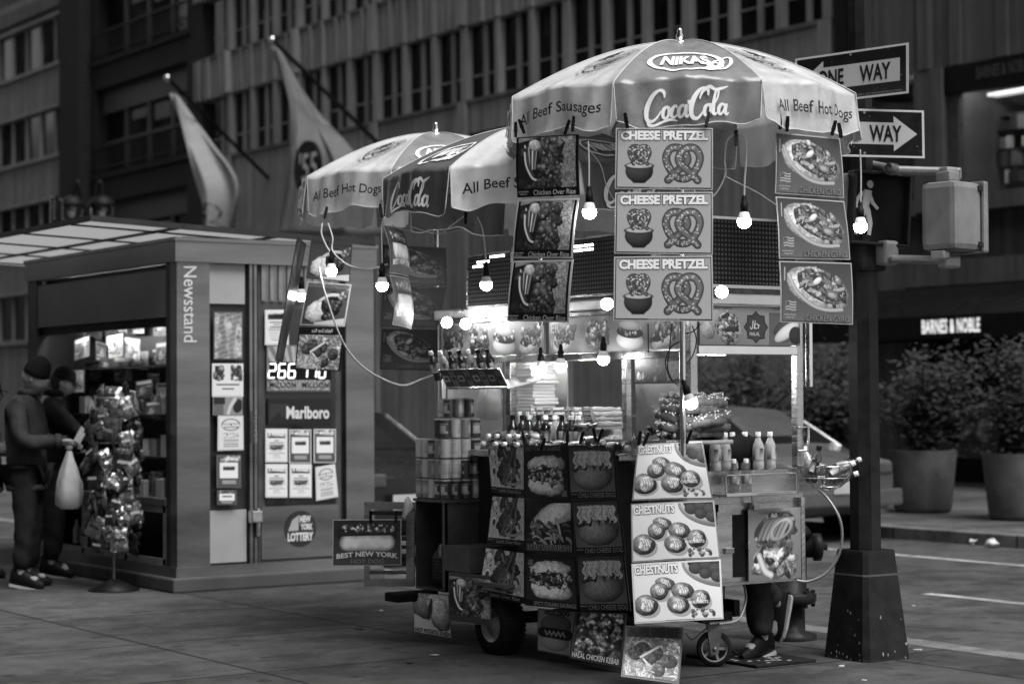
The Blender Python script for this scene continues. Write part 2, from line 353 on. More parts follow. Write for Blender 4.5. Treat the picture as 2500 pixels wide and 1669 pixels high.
# ------------------------------------------------------------------ printed pictures: rasters painted with shapes, carried as mesh colours
class Cv:
    def __init__(s, asp, bg=.3, res=100, seed=1):
        s.asp = asp; s.H = res; s.W = max(8, int(res * asp)); yy, xx = np.mgrid[0:s.H, 0:s.W]
        s.x = (xx + .5) / res; s.y = (yy + .5) / res; s.p = 1 / res; s.a = np.full((s.H, s.W), float(bg)); s.r = random.Random(seed); s.rs = np.random.RandomState(seed)
    def put(s, m, v): s.a = s.a * (1 - m) + v * m
    def nz(s, sc_, amt, mask=None):
        gh, gw = int(sc_) + 2, int(sc_ * s.asp) + 2; g = s.rs.rand(gh, gw)
        fy = s.y * sc_; fx = s.x * sc_; iy = np.clip(fy.astype(int), 0, gh - 2); ix = np.clip(fx.astype(int), 0, gw - 2); ty = fy - iy; tx = fx - ix
        n = (g[iy, ix] * (1 - tx) + g[iy, ix + 1] * tx) * (1 - ty) + (g[iy + 1, ix] * (1 - tx) + g[iy + 1, ix + 1] * tx) * ty
        k = 1 + (n - .5) * 2 * amt
        s.a = s.a * k if mask is None else s.a * (1 - mask) + s.a * k * mask
        return n
    def sm(s, k):                                               # smooth noise field, about 0..1
        if not hasattr(s, 'F'): s.F = {}
        if k not in s.F: a0 = s.a; s.a = np.zeros_like(a0); s.F[k] = s.nz(k, 0); s.a = a0
        return s.F[k]
    def ell(s, cx, cy, rx, ry, ang=0, v=.5, sh=.5, tex=0, ring=0, warp=.0, hi=0):
        c, d = math.cos(ang), math.sin(ang); dx = s.x - cx; dy = s.y - cy
        u = (dx * c + dy * d) / rx; w_ = (-dx * d + dy * c) / ry; r = np.sqrt(u * u + w_ * w_)
        if warp: k = s.r.choice([5, 7, 9]); r = r * (1 + warp * (s.sm(k) - .5) * 1.4 + warp * .5 * (s.sm(k * 3) - .5))
        m = np.clip((1 - r) * min(rx, ry) / s.p + .5, 0, 1)
        if ring: m = m * np.clip((r - (1 - ring)) * min(rx, ry) / s.p + .5, 0, 1)
        z = np.sqrt(np.clip(1 - r * r, 0, 1)); lit = .55 * z + .25 - .35 * (dy / max(rx, ry)) - .15 * (dx / max(rx, ry))
        val = v * (1 - sh + sh * 1.5 * lit)
        if tex: val = val * (1 + tex * 1.5 * (s.sm(38) - .5) + tex * 1.1 * (s.sm(17) - .5))
        if hi: q = (u + .25) ** 2 + (w_ + .4) ** 2; val = val + hi * np.exp(-q * 14)
        s.put(m, np.clip(val, 0, 1)); return m
    def dist(s, pts):
        D = np.full((s.H, s.W), 9.0); 
        for (x0, y0), (x1, y1) in zip(pts[:-1], pts[1:]):
            ex, ey = x1 - x0, y1 - y0; L = ex * ex + ey * ey + 1e-12
            t = np.clip(((s.x - x0) * ex + (s.y - y0) * ey) / L, 0, 1)
            D = np.minimum(D, np.hypot(s.x - x0 - t * ex, s.y - y0 - t * ey))
        return D
    def line(s, pts, w_, v, sh=.5, smooth=True):
        if smooth and len(pts) > 2: pts = [(p.x, p.y) for p in spline([(a, b, 0) for a, b in pts], 5)]
        D = s.dist(pts); m = np.clip((w_ - D) / s.p + .5, 0, 1); z = np.sqrt(np.clip(1 - (D / w_) ** 2, 0, 1))
        s.put(m, v * (1 - sh + sh * 1.15 * z)); return m
    def poly(s, pts, v):
        ins = np.zeros((s.H, s.W), bool); n = len(pts)
        for i in range(n):
            (x0, y0), (x1, y1) = pts[i], pts[(i + 1) % n]
            if y0 == y1: continue
            c = ((y0 > s.y) != (y1 > s.y)) & (s.x < (x1 - x0) * (s.y - y0) / (y1 - y0) + x0); ins ^= c
        s.put(ins.astype(float), v); return ins.astype(float)
    def rect(s, x0, y0, x1, y1, v): s.put(((s.x >= x0) & (s.x <= x1) & (s.y >= y0) & (s.y <= y1)).astype(float), v)
    def grad(s, v0, v1): s.a = v0 + (v1 - v0) * s.y
    def chunks(s, n, x0, y0, x1, y1, r0, r1, v0, v1, sh=.7, el=1.6, tex=.3, ins=None):
        for _ in range(n):
            cx, cy = s.r.uniform(x0, x1), s.r.uniform(y0, y1)
            if ins and not ins(cx, cy): continue
            r = s.r.uniform(r0, r1); s.ell(cx, cy, r * s.r.uniform(1, el), r, s.r.uniform(0, 3), s.r.uniform(v0, v1), sh, tex + .2, 0, .75, .22)
    def flecks(s, n, x0, y0, x1, y1, l, w_, v0, v1, ins=None, sh=.2):
        for _ in range(n):
            cx, cy = s.r.uniform(x0, x1), s.r.uniform(y0, y1)
            if ins and not ins(cx, cy): continue
            a = s.r.uniform(0, 6.3); L = l * s.r.uniform(.5, 1)
            s.line([(cx - L * math.cos(a), cy - L * math.sin(a)), (cx + L * math.cos(a), cy + L * math.sin(a))], w_, s.r.uniform(v0, v1), sh, False)
PIC = {}
def pic(kind, asp, res, fn):
    k = (kind, round(asp, 1), res)
    if k not in PIC: c = Cv(asp, .3, res, sum(map(ord, kind))); fn(c); PIC[k] = c
    return PIC[k]
def inell(cx, cy, rx, ry): return lambda x, y: ((x - cx) / rx) ** 2 + ((y - cy) / ry) ** 2 < 1
def d_pretzel_shape(c, cx, cy, s, w_, v, salt):
    L = [(-.42, .40), (-.2, .18), (.08, -.02), (.2, -.2), (.12, -.42), (-.12, -.45)]
    a = [(-.40, .42), (-.18, .2), (.1, -.06), (.08, -.28), (-.1, -.44), (-.34, -.42), (-.46, -.18), (-.36, .12), (-.16, .34), (0, .38), (.16, .34), (.36, .12), (.46, -.18), (.34, -.42), (.1, -.44), (-.08, -.28), (-.1, -.06), (.18, .2), (.40, .42)]
    P = [(cx + x * s, cy + y * s) for x, y in a]
    c.line(P, w_ * s * 1.12, v * .45, .2); c.line(P[:10], w_ * s, v, .75); c.line(P[9:], w_ * s, v * 1.05, .75)
    pp = spline([(x, y, 0) for x, y in P], 6)
    for _ in range(salt):
        q = c.r.choice(pp); c.ell(q.x + c.r.uniform(-.6, .6) * w_ * s, q.y + c.r.uniform(-.6, .6) * w_ * s, .011, .009, 0, .98, 0)
def f_cheese(c):
    A = c.asp; c.grad(.64, .8)
    d_pretzel_shape(c, A * .70, .60, .64, .098, .42, 90)
    x = A * .235
    d_pretzel_shape(c, x + .0, .46, .38, .085, .34, 40)
    c.poly([(x - .25, .62), (x + .25, .62), (x + .2, .82), (x + .1, .93), (x - .1, .93), (x - .2, .82)], .24)
    c.ell(x, .72, .24, .2, 0, .27, .7, .05); c.ell(x, .63, .255, .06, 0, .2, .1); c.ell(x, .625, .225, .045, 0, .8, .2)
    d_pretzel_shape(c, x + .02, .47, .30, .1, .38, 36)
def flag(c, x, y, s):
    for i in range(7): c.line([(x, y + i * .14 * s), (x + .4 * s, y + i * .14 * s - .06 * s), (x + .8 * s, y + i * .14 * s + .05 * s), (x + 1.2 * s, y + i * .14 * s)], .035 * s, .95 if i % 2 == 0 else .5, 0)
    c.rect(x, y - .05 * s, x + .45 * s, y + .45 * s, .2)
    for i in range(9): c.ell(x + .07 * s + .15 * s * (i % 3), y + .05 * s + .15 * s * (i // 3), .03 * s, .03 * s, 0, .9, 0)
def f_gyro(c):
    A = c.asp; c.grad(.2, .44); a = .38
    c.ell(A * .52, .44, A * .47, .335, a, .66, .5, .3, 0, .1); c.ell(A * .52, .45, A * .43, .30, a, .84, .5, .3, 0, .1)
    c.ell(A * .57, .40, A * .37, .24, a, .22, .3)
    ins = lambda x, y: ((((x - A * .57) * math.cos(a) + (y - .4) * math.sin(a)) / (A * .36)) ** 2 + ((-(x - A * .57) * math.sin(a) + (y - .4) * math.cos(a)) / .25) ** 2) < 1
    c.flecks(60, A * .2, .1, A, .75, .06, .014, .25, .55, ins); c.chunks(60, A * .2, .12, A * .95, .75, .025, .05, .2, .6, .85, 2.2, .3, ins)
    [c.poly([(x + r1 * math.cos(t + a0), y + r1 * .55 * math.sin(t + a0)) for t, r1 in ((0, .09), (1.4, .07), (3.0, .1), (4.4, .06))], g) for x, y, a0, g in [(A * c.r.uniform(.32, .85), c.r.uniform(.2, .6), c.r.uniform(0, 6), c.r.uniform(.35, .8)) for _ in range(16)] if ins(x, y)]; c.flecks(50, A * .2, .1, A, .75, .03, .008, .05, .95, ins); c.ell(A * .5, .30, .1, .05, -.6, .9, .4); c.ell(A * .72, .55, .11, .055, .3, .6, .7)
    c.line([(A * .1, .2), (A * .2, .48), (A * .4, .7), (A * .62, .79), (A * .85, .78)], .035, .72, .5)
    c.line([(A * .05, .08), (A * .04, .3)], .01, .7, 0); flag(c, A * .05, .67, .16)
def f_chickenrice(c):
    A = c.asp; c.a[:] = .52
    c.nz(6, .3); c.poly([(0, .1), (A * .4, 0), (A * .42, .9), (0, 1)], .15)
    for i in range(7): c.line([(A * (.12 + .035 * i), .16 + .02 * i), (A * (.18 + .02 * i), .62)], .02, [.85, .3, .7, .25, .9, .35, .6][i], .5)
    c.ell(A * .3, .16, .15, .11, .3, .72, .6, .25); c.ell(A * .1, .3, .1, .1, 0, .25, .6, .4)
    c.line([(A * .12, .3), (A * .15, .55), (A * .24, .78), (A * .32, .84)], .025, .92, .3); c.line([(A * .16, .3), (A * .19, .55), (A * .28, .76)], .03, .3, .4)
    c.flecks(420, A * .66, 0, A, 1, .035, .011, .38, .78)
    c.chunks(46, A * .4, .05, A * .74, .95, .06, .1, .17, .36, .85, 1.4, .3); c.chunks(16, A * .45, .1, A * .7, .9, .025, .045, .3, .5, .8)
    c.chunks(10, 0, .85, A * .7, 1, .06, .1, .12, .3, .8); c.ell(A * .06, .9, .12, .1, 0, .2, .5)
def f_lambrice(c):
    A = c.asp; c.a[:] = .8; c.flecks(300, 0, 0, A, 1, .05, .012, .55, .98)
    c.chunks(30, A * .3, .1, A * .8, .85, .06, .12, .08, .2, .7, 1.6, .3)
    for _ in range(30):
        x, y = c.r.uniform(A * .35, A * .8), c.r.uniform(.15, .85); a = c.r.uniform(.6, 2.4); L = c.r.uniform(.08, .2)
        c.line([(x - L * math.cos(a), y - L * math.sin(a)), (x + L * math.cos(a) * .3 + .03, y), (x + L * math.cos(a), y + L * math.sin(a))], .035, c.r.uniform(.2, .6), .85)
    c.ell(A * .12, .62, .1, .13, .2, .9, .3, 0, .32); c.ell(A * .12, .62, .06, .08, .2, .25, .3)
    c.chunks(18, 0, .05, A * .22, .4, .03, .06, .3, .95, .6); c.ell(A * .12, .2, .09, .1, 0, .9, .4, .3); c.line([(A * .5, .88), (A * .72, .9), (A * .9, .82)], .04, .6, .6)
def bun(c, cx, cy, rx, ry, ang, v): c.ell(cx, cy, rx, ry, ang, v, .75, .22, 0, .16)
def f_spicy(c, flip=False):
    A = c.asp; c.grad(.14, .2)
    bun(c, A * .5, .30, A * .43, .23, -.05, .8); bun(c, A * .5, .74, A * .42, .22, .05, .92)
    c.ell(A * .52, .5, A * .47, .16, 0, .16, .4, .4)
    ins = inell(A * .52, .5, A * .45, .19)
    c.chunks(90, A * .05, .3, A, .7, .025, .05, .2, .7, .85, 1.8, .4, ins); c.chunks(16, A * .1, .35, A * .95, .65, .02, .03, .55, .85, .5, 1.8, .2, ins)
    c.line([(A * .05, .52), (A * .2, .45), (A * .4, .4), (A * .6, .38)], .014, .1, .2); flag(c, A * (.84 if not flip else .05), (.84 if not flip else .08), .12)
    if flip: c.a = c.a
def f_italian(c):
    A = c.asp; c.a[:] = .14; c.nz(5, .5); c.ell(A * .1, .1, .12, .1, 0, .18, .6)
    c.ell(A * .62, .28, A * .58, .28, -.45, .78, .6, .2, 0, .12); c.ell(A * .66, .2, A * .5, .2, -.45, .92, .4, .15, 0, .12); c.poly([(0, .62), (A, .35), (A, .8), (0, .8)], .14)
    for _ in range(36):
        x, y = c.r.uniform(.1, A), c.r.uniform(.45, .85); a = c.r.uniform(-.2, 1.4); L = c.r.uniform(.06, .16)
        c.line([(x - L * math.cos(a), y - L * math.sin(a)), (x, y - .03), (x + L * math.cos(a), y + L * math.sin(a))], c.r.uniform(.02, .045), c.r.uniform(.15, .75), .8)
    c.rect(0, .86, A, 1, .42)
def f_chili(c):
    A = c.asp; c.grad(.26, .46); c.ell(A * .5, .60, A * .46, .36, 0, .42, .6, .15, 0, .08); c.ell(A * .5, .68, A * .43, .28, 0, .52, .9, .15, 0, .06); c.ell(A * .12, .42, .12, .14, 0, .3, .6)
    c.chunks(50, A * .12, .12, A * .92, .5, .03, .05, .12, .3, .8)
    for i in range(30):
        x = A * (.12 + .027 * i); P = [(x + c.r.uniform(-.012, .012) + .05 * (q % 2) * (1 if q % 4 == 1 else -.6), .10 + .06 * q + .05 * (i / 30 - .5) ** 2 + c.r.uniform(-.01, .01)) for q in range(c.r.choice([5, 6, 6, 7]))]; c.line(P, .017, c.r.uniform(.75, 1.0), .4)
def f_chestnuts(c):
    A = c.asp; c.a[:] = .93
    c.ell(A * .98, .1, A * .42, .36, .2, .62, .5); c.ell(A * .98, .09, A * .39, .30, .2, .82, .4); c.ell(A * .99, .05, A * .37, .27, .2, .08, .2)
    for x, y, r in ((.72, .12, .1), (.84, .06, .1), (.95, .14, .1), (.83, .22, .09), (.97, .28, .1)): c.ell(A * x, y, r * 1.15, r, .3, .2, .9)
    for x, y, rx, ry, a in ((.13, .72, .16, .15, .2), (.36, .36, .13, .09, .3), (.29, .49, .12, .12, .3), (.56, .5, .15, .12, .2), (.5, .74, .15, .13, .4), (.76, .66, .13, .13, .3)):
        rx, ry = rx * 1.3, ry * 1.22; c.ell(A * x + .02, y + .05, rx * 1.06, ry * .95, a, .74, .1); c.ell(A * x, y, rx, ry, a, .46, 1.0, .25, 0, .14, .4)
        c.ell(A * x + rx * .16, y + ry * .08, rx * .52, ry * .72, a + .6, .16, .2, 0, 0, .4); c.ell(A * x + rx * .12, y + ry * .03, rx * .47, ry * .64, a + .6, .86, .45, .4, 0, .5)
        for q in range(4): c.line([(A * x + rx * (-.2 + .2 * q), y - ry * .45), (A * x + rx * (-.05 + .2 * q), y), (A * x + rx * (-.1 + .24 * q), y + ry * .5)], .005, .45, 0)
    c.chunks(26, A * .66, .83, A * .92, .95, .012, .03, .2, .8, .6, 1.8)
def f_bestny(c):
    A = c.asp; c.grad(.2, .32); c.ell(A * .5, .2, A * .46, .11, 0, .2, .6, .3)
    c.ell(A * .12, .32, .1, .13, 0, .17, .6); c.ell(A * .88, .32, .1, .13, 0, .15, .6)
    x0, x1 = A * .13, A * .87; m = c.line([(x0 + .12, .5), (x1 - .12, .5)], .2, .9, .75, False); c.nz(10, .12, m)
    c.line([(A * .1, .29), (A * .9, .27)], .065, .18, .7, False)
    c.chunks(60, A * .1, .1, A * .9, .27, .025, .045, .12, .5, .7, 1.8); c.chunks(22, A * .12, .1, A * .9, .25, .02, .032, .75, .98, .4)
def f_hotdog(c):
    A = c.asp; c.a[:] = .6; c.ell(A * .5, .36, A * .44, .27, 0, .4, .6); c.ell(A * .5, .76, A * .42, .2, 0, .62, .5); c.line([(A * .12, .54), (A * .88, .56)], .12, .07, .7, False)
    c.line([(A * (.2 + .065 * i), .5 + .1 * (i % 2)) for i in range(10)], .022, .7, .3, False)
def f_kebab(c):
    A = c.asp; c.a[:] = .1
    for k in range(4):
        x = A * (.15 + .23 * k)
        for j in range(9): c.ell(x + c.r.uniform(-.05, .05), .05 + .1 * j, .12, .085, c.r.uniform(-.5, .5), c.r.uniform(.15, .62), .9, .6, 0, .7, .3)
        c.chunks(14, x - .1, 0, x + .1, .9, .02, .04, .05, .95, .6)
def f_falafelrice(c):
    A = c.asp; c.a[:] = .5; c.flecks(260, 0, 0, A, 1, .06, .016, .4, .95); c.chunks(14, 0, .1, A, .4, .05, .09, .5, .9, .5)
    for x, y in ((.2, .42), (.55, .38), (.32, .3), (.82, .55), (.62, .78), (.45, .5)): c.ell(A * x, y, .18, .17, 0, .3, .9, .7, 0, .18)
    c.line([(A * .3, .5), (A * .45, .36), (A * .6, .22)], .035, .9, .4); c.line([(A * .35, .55), (A * .5, .75)], .03, .9, .4); c.flecks(120, 0, .65, A * .55, 1, .05, .015, .5, .95)
def f_falsand(c):
    A = c.asp; c.a[:] = .3; c.ell(A * .12, .75, .17, .17, 0, .3, .7)
    c.ell(A * .42, .6, A * .38, .3, -.35, .85, .6, .2, 0, .15); c.ell(A * .62, .45, A * .25, .36, .1, .14, .6, .4, 0, .3); c.chunks(24, A * .5, .2, A * .85, .8, .05, .09, .1, .35, .8); c.line([(A * .35, .35), (A * .55, .2), (A * .75, .18)], .05, .8, .5)
    c.poly([(A * .3, .95), (A, .8), (A, 1), (A * .3, 1)], .8); c.chunks(8, A * .8, 0, A, .3, .06, .1, .3, .6)
def f_knish(c):
    A = c.asp; c.a[:] = .78; c.nz(4, .12); c.ell(A * .28, .3, A * .3, .34, .5, .5, .7, .25, 0, .3); c.ell(A * .68, .42, A * .3, .42, -.3, .7, .75, .25, 0, .3); c.ell(A * .46, .4, A * .05, .28, .2, .2, .3, 0, 0, .4)
def f_lambgyro(c):
    f_gyro(c); c.a *= .72
def f_cans(c): f_hotdog(c)
def f_map(c):
    A = c.asp; c.a[:] = .62; c.nz(9, .25); c.nz(30, .35); c.line([(A * .3, 0), (A * .25, .3), (A * .35, .6), (A * .2, 1)], .06, .45, 0); c.line([(A * .75, 0), (A * .7, .4), (A * .6, .7), (A * .65, 1)], .05, .5, 0)
    for i in range(10): c.line([(0, i * .11), (A, i * .11 - .2)], .005, .75, 0)
def f_flyer(c):
    A = c.asp; c.a[:] = .9; c.rect(A * .08, .12, A * .92, .26, .2)
    for i in range(9):
        y = .34 + .065 * i; L = c.r.uniform(.2, .8); c.rect(A * (.5 - L / 2), y, A * (.5 + L / 2), y + .022, c.r.uniform(.25, .6))
    c.rect(A * .12, .5, A * .88, .62, .75)
def f_flyer2(c):
    A = c.asp; c.a[:] = .3; c.rect(A * .1, .22, A * .9, .72, .92); c.chunks(6, A * .1, .02, A * .9, .15, .03, .06, .5, .9, .2); c.rect(A * .25, .36, A * .75, .46, .3); c.rect(A * .2, .78, A * .8, .9, .6)
def f_flyer3(c):
    A = c.asp; c.a[:] = .86; c.ell(A * .5, .25, A * .38, .18, 0, .2, 0, 0, .12); c.rect(A * .15, .22, A * .85, .34, .15); c.rect(A * .2, .5, A * .8, .62, .1)
    for i in range(4): c.rect(A * .2, .7 + .06 * i, A * .8, .73 + .06 * i, .5)
def f_photoflyer(c):
    A = c.asp; c.a[:] = .88; c.rect(A * .06, .05, A * .35, .5, .12); c.chunks(12, A * .06, .1, A * .35, .5, .03, .07, .1, .6); c.rect(A * .6, .05, A * .95, .5, .2); c.chunks(25, A * .6, .05, A * .95, .5, .03, .06, .05, .7)
    c.rect(A * .12, .62, A * .88, .67, .35); c.rect(A * .3, .75, A * .7, .8, .4)
def f_collage(c):
    A = c.asp; c.a[:] = .55; c.rect(0, 0, A * .4, .4, .12); c.ell(A * .85, .5, .3, .4, .3, .08, .3); c.line([(A * .5, 1), (A * .6, .5), (A * .75, .1)], .14, .75, .5); c.rect(0, .4, A * .35, 1, .38)
def magfn(seed):
    def f(c):
        r = random.Random(seed); A = c.asp; c.a[:] = r.choice([.25, .4, .55, .7, .85]); c.nz(3, .35)
        c.rect(A * .06, .04, A * .94, .2, r.choice([.9, .1, .75])); c.ell(A * r.uniform(.4, .6), .6, A * .25, .25, 0, r.uniform(.25, .7), .7, .2); c.ell(A * .5, .42, .11, .13, 0, r.uniform(.3, .75), .6)
        for i in range(5): y = r.uniform(.3, .95); x = r.choice([.06, .6]) * A; c.rect(x, y, x + A * r.uniform(.15, .32), y + .03, r.choice([.05, .95]))
    return f
def f_rays(c):
    A = c.asp; ang = np.arctan2(c.y - 1.3, c.x - A * .5); c.a = .45 + .22 * (np.sin(ang * 40) > 0)
def f_sandwiches(c):
    A = c.asp; c.a[:] = .5; c.nz(3, .3); n = max(2, int(A / 1.3)); w_ = A / n
    for i in range(n):
        x = A * (i + .5) / n; k = i % 3
        if k == 0: c.ell(x, .62, .62, .3, -.35, .85, .6, .2, 0, .12); c.ell(x, .5, .55, .2, -.35, .22, .6, .3, 0, .3); c.chunks(26, x - .45, .25, x + .45, .7, .05, .09, .2, .75)
        elif k == 1: c.ell(x, .5, .6, .42, .2, .45, .6, .2, 0, .2); c.chunks(60, x - .45, .15, x + .45, .85, .05, .1, .12, .55); c.chunks(8, x - .4, .2, x + .4, .6, .04, .07, .7, .95)
        else: c.ell(x, .72, .62, .26, .1, .88, .5); c.ell(x, .5, .6, .16, .1, .2, .7); c.chunks(24, x - .5, .3, x + .5, .56, .03, .06, .4, .95); c.ell(x, .3, .5, .14, .1, .7, .5)
def f_halal(c):
    A = c.asp; c.grad(.62, .5); c.ell(A * .29, .6, .42, .36, .6, .8, .5, .15, 0, .1); c.chunks(60, A * .15, .25, A * .38, .92, .035, .07, .15, .6, .8, 2.2, .4, inell(A * .27, .56, .33, .36)); c.ell(A * .08, .65, .22, .2, .3, .6, .5, .2, 0, .3)
    for k in range(2): c.poly([(A * .55 + (.4 - .05 * k) * (1 if i % 2 == 0 else .8) * math.cos(i * PI / 8 + 0), .56 + (.4 - .05 * k) * (1 if i % 2 == 0 else .8) * math.sin(i * PI / 8)) for i in range(16)], .1 + .12 * k)
    c.rect(A * .68, .2, A, 1, .35); c.ell(A * .9, .6, .5, .25, -.5, .4, .5); c.ell(A * .84, .5, .42, .15, -.5, .25, .6); c.ell(A * .86, .66, .45, .16, -.5, .85, .4); c.ell(A * .95, .75, .22, .22, 0, .12, .8)
def f_doorgyro(c):
    A = c.asp; c.grad(.6, .45)
    c.ell(A * .5, .28, A * .4, .2, -.3, .25, .4); c.chunks(34, A * .15, .1, A * .85, .48, .03, .07, .12, .6)
    for k in range(6): c.line([(A * (.2 + .08 * k), .42), (A * (.35 + .08 * k), .2), (A * (.6 + .05 * k), .16)], .035, .5 + .07 * (k % 3), .6)
    c.ell(A * .62, .3, A * .25, .13, -.5, .78, .6, 0, .3); c.ell(A * .5, .76, A * .42, .2, .2, .7, .4); c.chunks(46, A * .15, .6, A * .9, .92, .03, .07, .15, .8, .8, 2); c.line([(A * .2, .65), (A * .3, .85), (A * .42, .92)], .05, .85, .5); c.chunks(5, A * .4, .62, A * .65, .75, .04, .06, .8, .95, .3)
def f_bottles(c):
    A = c.asp; c.a[:] = .15; n = 8
    for i in range(n): x = A * (i + .5) / n; c.rect(x - A * .05, .1, x + A * .05, 1, .3 + .2 * (i % 2)); c.rect(x - A * .05, .35, x + A * .05, .7, [.8, .55, .7, .4][i % 4]); c.rect(x - A * .03, .45, x + A * .03, .6, .15)
def f_chestbag(c):
    A = c.asp; c.a[:] = .22; c.chunks(18, 0, .1, A * .55, .95, .1, .16, .08, .3, .9); c.chunks(5, 0, .5, A * .5, .9, .08, .1, .5, .8, .5); c.rect(A * .6, 0, A, 1, .2); c.poly([(A * .62, .15), (A * .95, .12), (A, .8), (A * .65, .95)], .55); c.nz(12, .2)

# ------------------------------------------------------------------ patches and posters
class Patch:
    def __init__(s, tl, tr, br, bl, bow=0.0):
        s.c = [tl, tr, br, bl]; s.n = (tr - tl).cross(bl - tl).normalized()
        if s.n.dot(CAM - tl) < 0: s.n = -s.n
        s.bow = bow
    def __call__(s, u, v, off=0.0):
        tl, tr, br, bl = s.c
        p = (tl * (1 - u) + tr * u) * (1 - v) + (bl * (1 - u) + br * u) * v
        return p + s.n * (off + s.bow * math.sin(PI * v) + s.bow * .6 * math.sin(PI * u))
    def asp(s):
        tl, tr, br, bl = s.c
        return ((tr - tl).length + (br - bl).length) / ((bl - tl).length + (br - tr).length)
def raster_mesh(name, P, c, parent, m='print', rect=(0, 0, 1, 1), off=.0015):
    u0, v0, u1, v1 = rect; H, W = c.H, c.W
    us = u0 + (u1 - u0) * np.arange(W) / (W - 1); vs = v0 + (v1 - v0) * np.arange(H) / (H - 1)
    U, Vv = np.meshgrid(us, vs); tl, tr, br, bl = [np.array(q) for q in P.c]
    U_ = U[..., None]; V_ = Vv[..., None]
    p = (tl * (1 - U_) + tr * U_) * (1 - V_) + (bl * (1 - U_) + br * U_) * V_
    p = p + np.array(P.n) * (off + P.bow * np.sin(PI * V_) + P.bow * .6 * np.sin(PI * U_))
    o = np.array(wloc(parent)); p = (p - o).reshape(-1, 3)
    i = np.arange(H * W).reshape(H, W); q = np.stack([i[:-1, :-1], i[1:, :-1], i[1:, 1:], i[:-1, 1:]], -1).reshape(-1, 4)
    me = bpy.data.meshes.new(name); me.vertices.add(H * W); me.vertices.foreach_set('co', p.astype(np.float32).ravel())
    nq = len(q); me.loops.add(nq * 4); me.loops.foreach_set('vertex_index', q.astype(np.int32).ravel()); me.polygons.add(nq)
    me.polygons.foreach_set('loop_start', np.arange(0, nq * 4, 4, dtype=np.int32)); me.update(calc_edges=True)
    ca = me.color_attributes.new('Col', 'FLOAT_COLOR', 'POINT'); col = np.ones((H * W, 4), np.float32)
    col[:, :3] = (np.clip(c.a, 0, 1) ** 2.2 * .82).reshape(-1, 1); ca.data.foreach_set('color', col.ravel())
    me.materials.append(MATS[m]); ob = bpy.data.objects.new(name, me); COL.objects.link(ob); ob.parent = parent; return ob
def lettering(P, texts, parent, name='lettering', m='print', base=.003):
    vs = []; fs = []; cs = []
    for t in texts:
        s, u0, v0, u1, v1, g = t[:6]; o = t[6] if len(t) > 6 else {}
        layers = [(o.get('bold', .0), g, .0015)]
        if o.get('out') is not None: layers = [(o.get('bold', 0) + o.get('ow', .035), o['out'], 0)] + layers
        arc = o.get('arc', 0)
        for bd, gv, k in layers:
            tv, tf, _ = text_geo(s, bd, o.get('shear', 0), o.get('space', 1), o.get('sub', 0))
            e = (o.get('ow', .035) * .8 if k == 0 else 0); b0 = len(vs)
            ew = e * .12 * (u1 - u0); eh = e * (v1 - v0)
            for x, y in tv:
                if o.get('mirror'): x = 1 - x
                uu = u0 - ew + (u1 - u0 + 2 * ew) * x; vv = v1 + eh - (v1 - v0 + 2 * eh) * y - arc * math.sin(PI * x)
                vs.append(P(uu, vv, base + k)); cs.append(lin(gv))
            fs += [tuple(i + b0 for i in f) for f in tf]
    b = MB(); b.add(vs, fs); return b.build(name, m, parent, colors=cs)
def poster(name, label, group, px, d, kind, fn, texts=(), border=.8, edge=.03, bg=None, rect=None, res=90, cat='poster', m='print', bow=.0, at=None):
    C = at if at else [atd(x, y, dd) for (x, y), dd in zip(px, d)]
    P = Patch(*C, bow=bow); ctr = (C[0] + C[1] + C[2] + C[3]) / 4; n = 6; b = MB(); vs = []
    lo = (C[2] + C[3]) / 2
    for k, off in ((0, 0.0), (1, -.004)):
        for j in range(n + 1):
            for i in range(n + 1): vs.append(P(i / n, j / n, off))
    N = (n + 1) ** 2; fs = []
    for j in range(n):
        for i in range(n):
            a = j * (n + 1) + i; fs += [(a, a + n + 1, a + n + 2, a + 1), (N + a, N + a + 1, N + a + n + 2, N + a + n + 1)]
    for i in range(n):
        for a, a2 in ((i, i + 1), (n * (n + 1) + i + 1, n * (n + 1) + i), ((i + 1) * (n + 1), i * (n + 1)), (i * (n + 1) + n, (i + 1) * (n + 1) + n)): fs.append((a, a2, N + a2, N + a))
    b.add(vs, fs); ob = b.build(name, m, None, loc=lo, colors=[lin(border)] * len(vs)); tag(ob, label, cat, group)
    a = P.asp(); e = edge; r = rect or (e / a, e, 1 - e / a, 1 - e)
    if bg is not None:
        c0 = Cv(1, bg, 8); raster_mesh('printed_field', P, c0, ob, m, (e / a, e, 1 - e / a, 1 - e), .0008)
    asp = a * (r[2] - r[0]) / (r[3] - r[1])
    raster_mesh('printed_picture', P, pic(kind, asp, res, fn), ob, m, r, .0016)
    if texts: lettering(P, texts, ob, 'lettering', m)
    return ob
# ================================================================== ground
KX = 8.75; FKX = 16.45; ROADZ = -0.13
struct(MB().box(-400, 600, -300, 700, -0.6, ROADZ).build('road', 'asphalt'))
struct(MB().box(-60, KX, -40, 160, -0.5, 0).build('pavement', 'pavement'))
kb = MB()
for i in range(-6, 30): kb.bbox(KX + .002, KX + .2, i * 1.8 + .004, (i + 1) * 1.8 - .004, -.4, .004, .012)
struct(kb.build('kerb', 'kerbstone'))
kb = MB()
for i in range(-6, 60): kb.bbox(FKX - .2, FKX - .002, i * 1.8 + .004, (i + 1) * 1.8 - .004, -.4, .004, .012)
struct(kb.build('far_kerb', 'kerbstone'))
struct(MB().box(FKX, 60, -40, 260, -0.5, 0).build('far_pavement', 'far_pavement'))
rm = MB(); rm.box(11.95, 12.08, -30, 11.6, ROADZ, ROADZ + .004)
for x, w_ in ((14.6, .1),): rm.box(x, x + w_, -30, 60, ROADZ, ROADZ + .004)
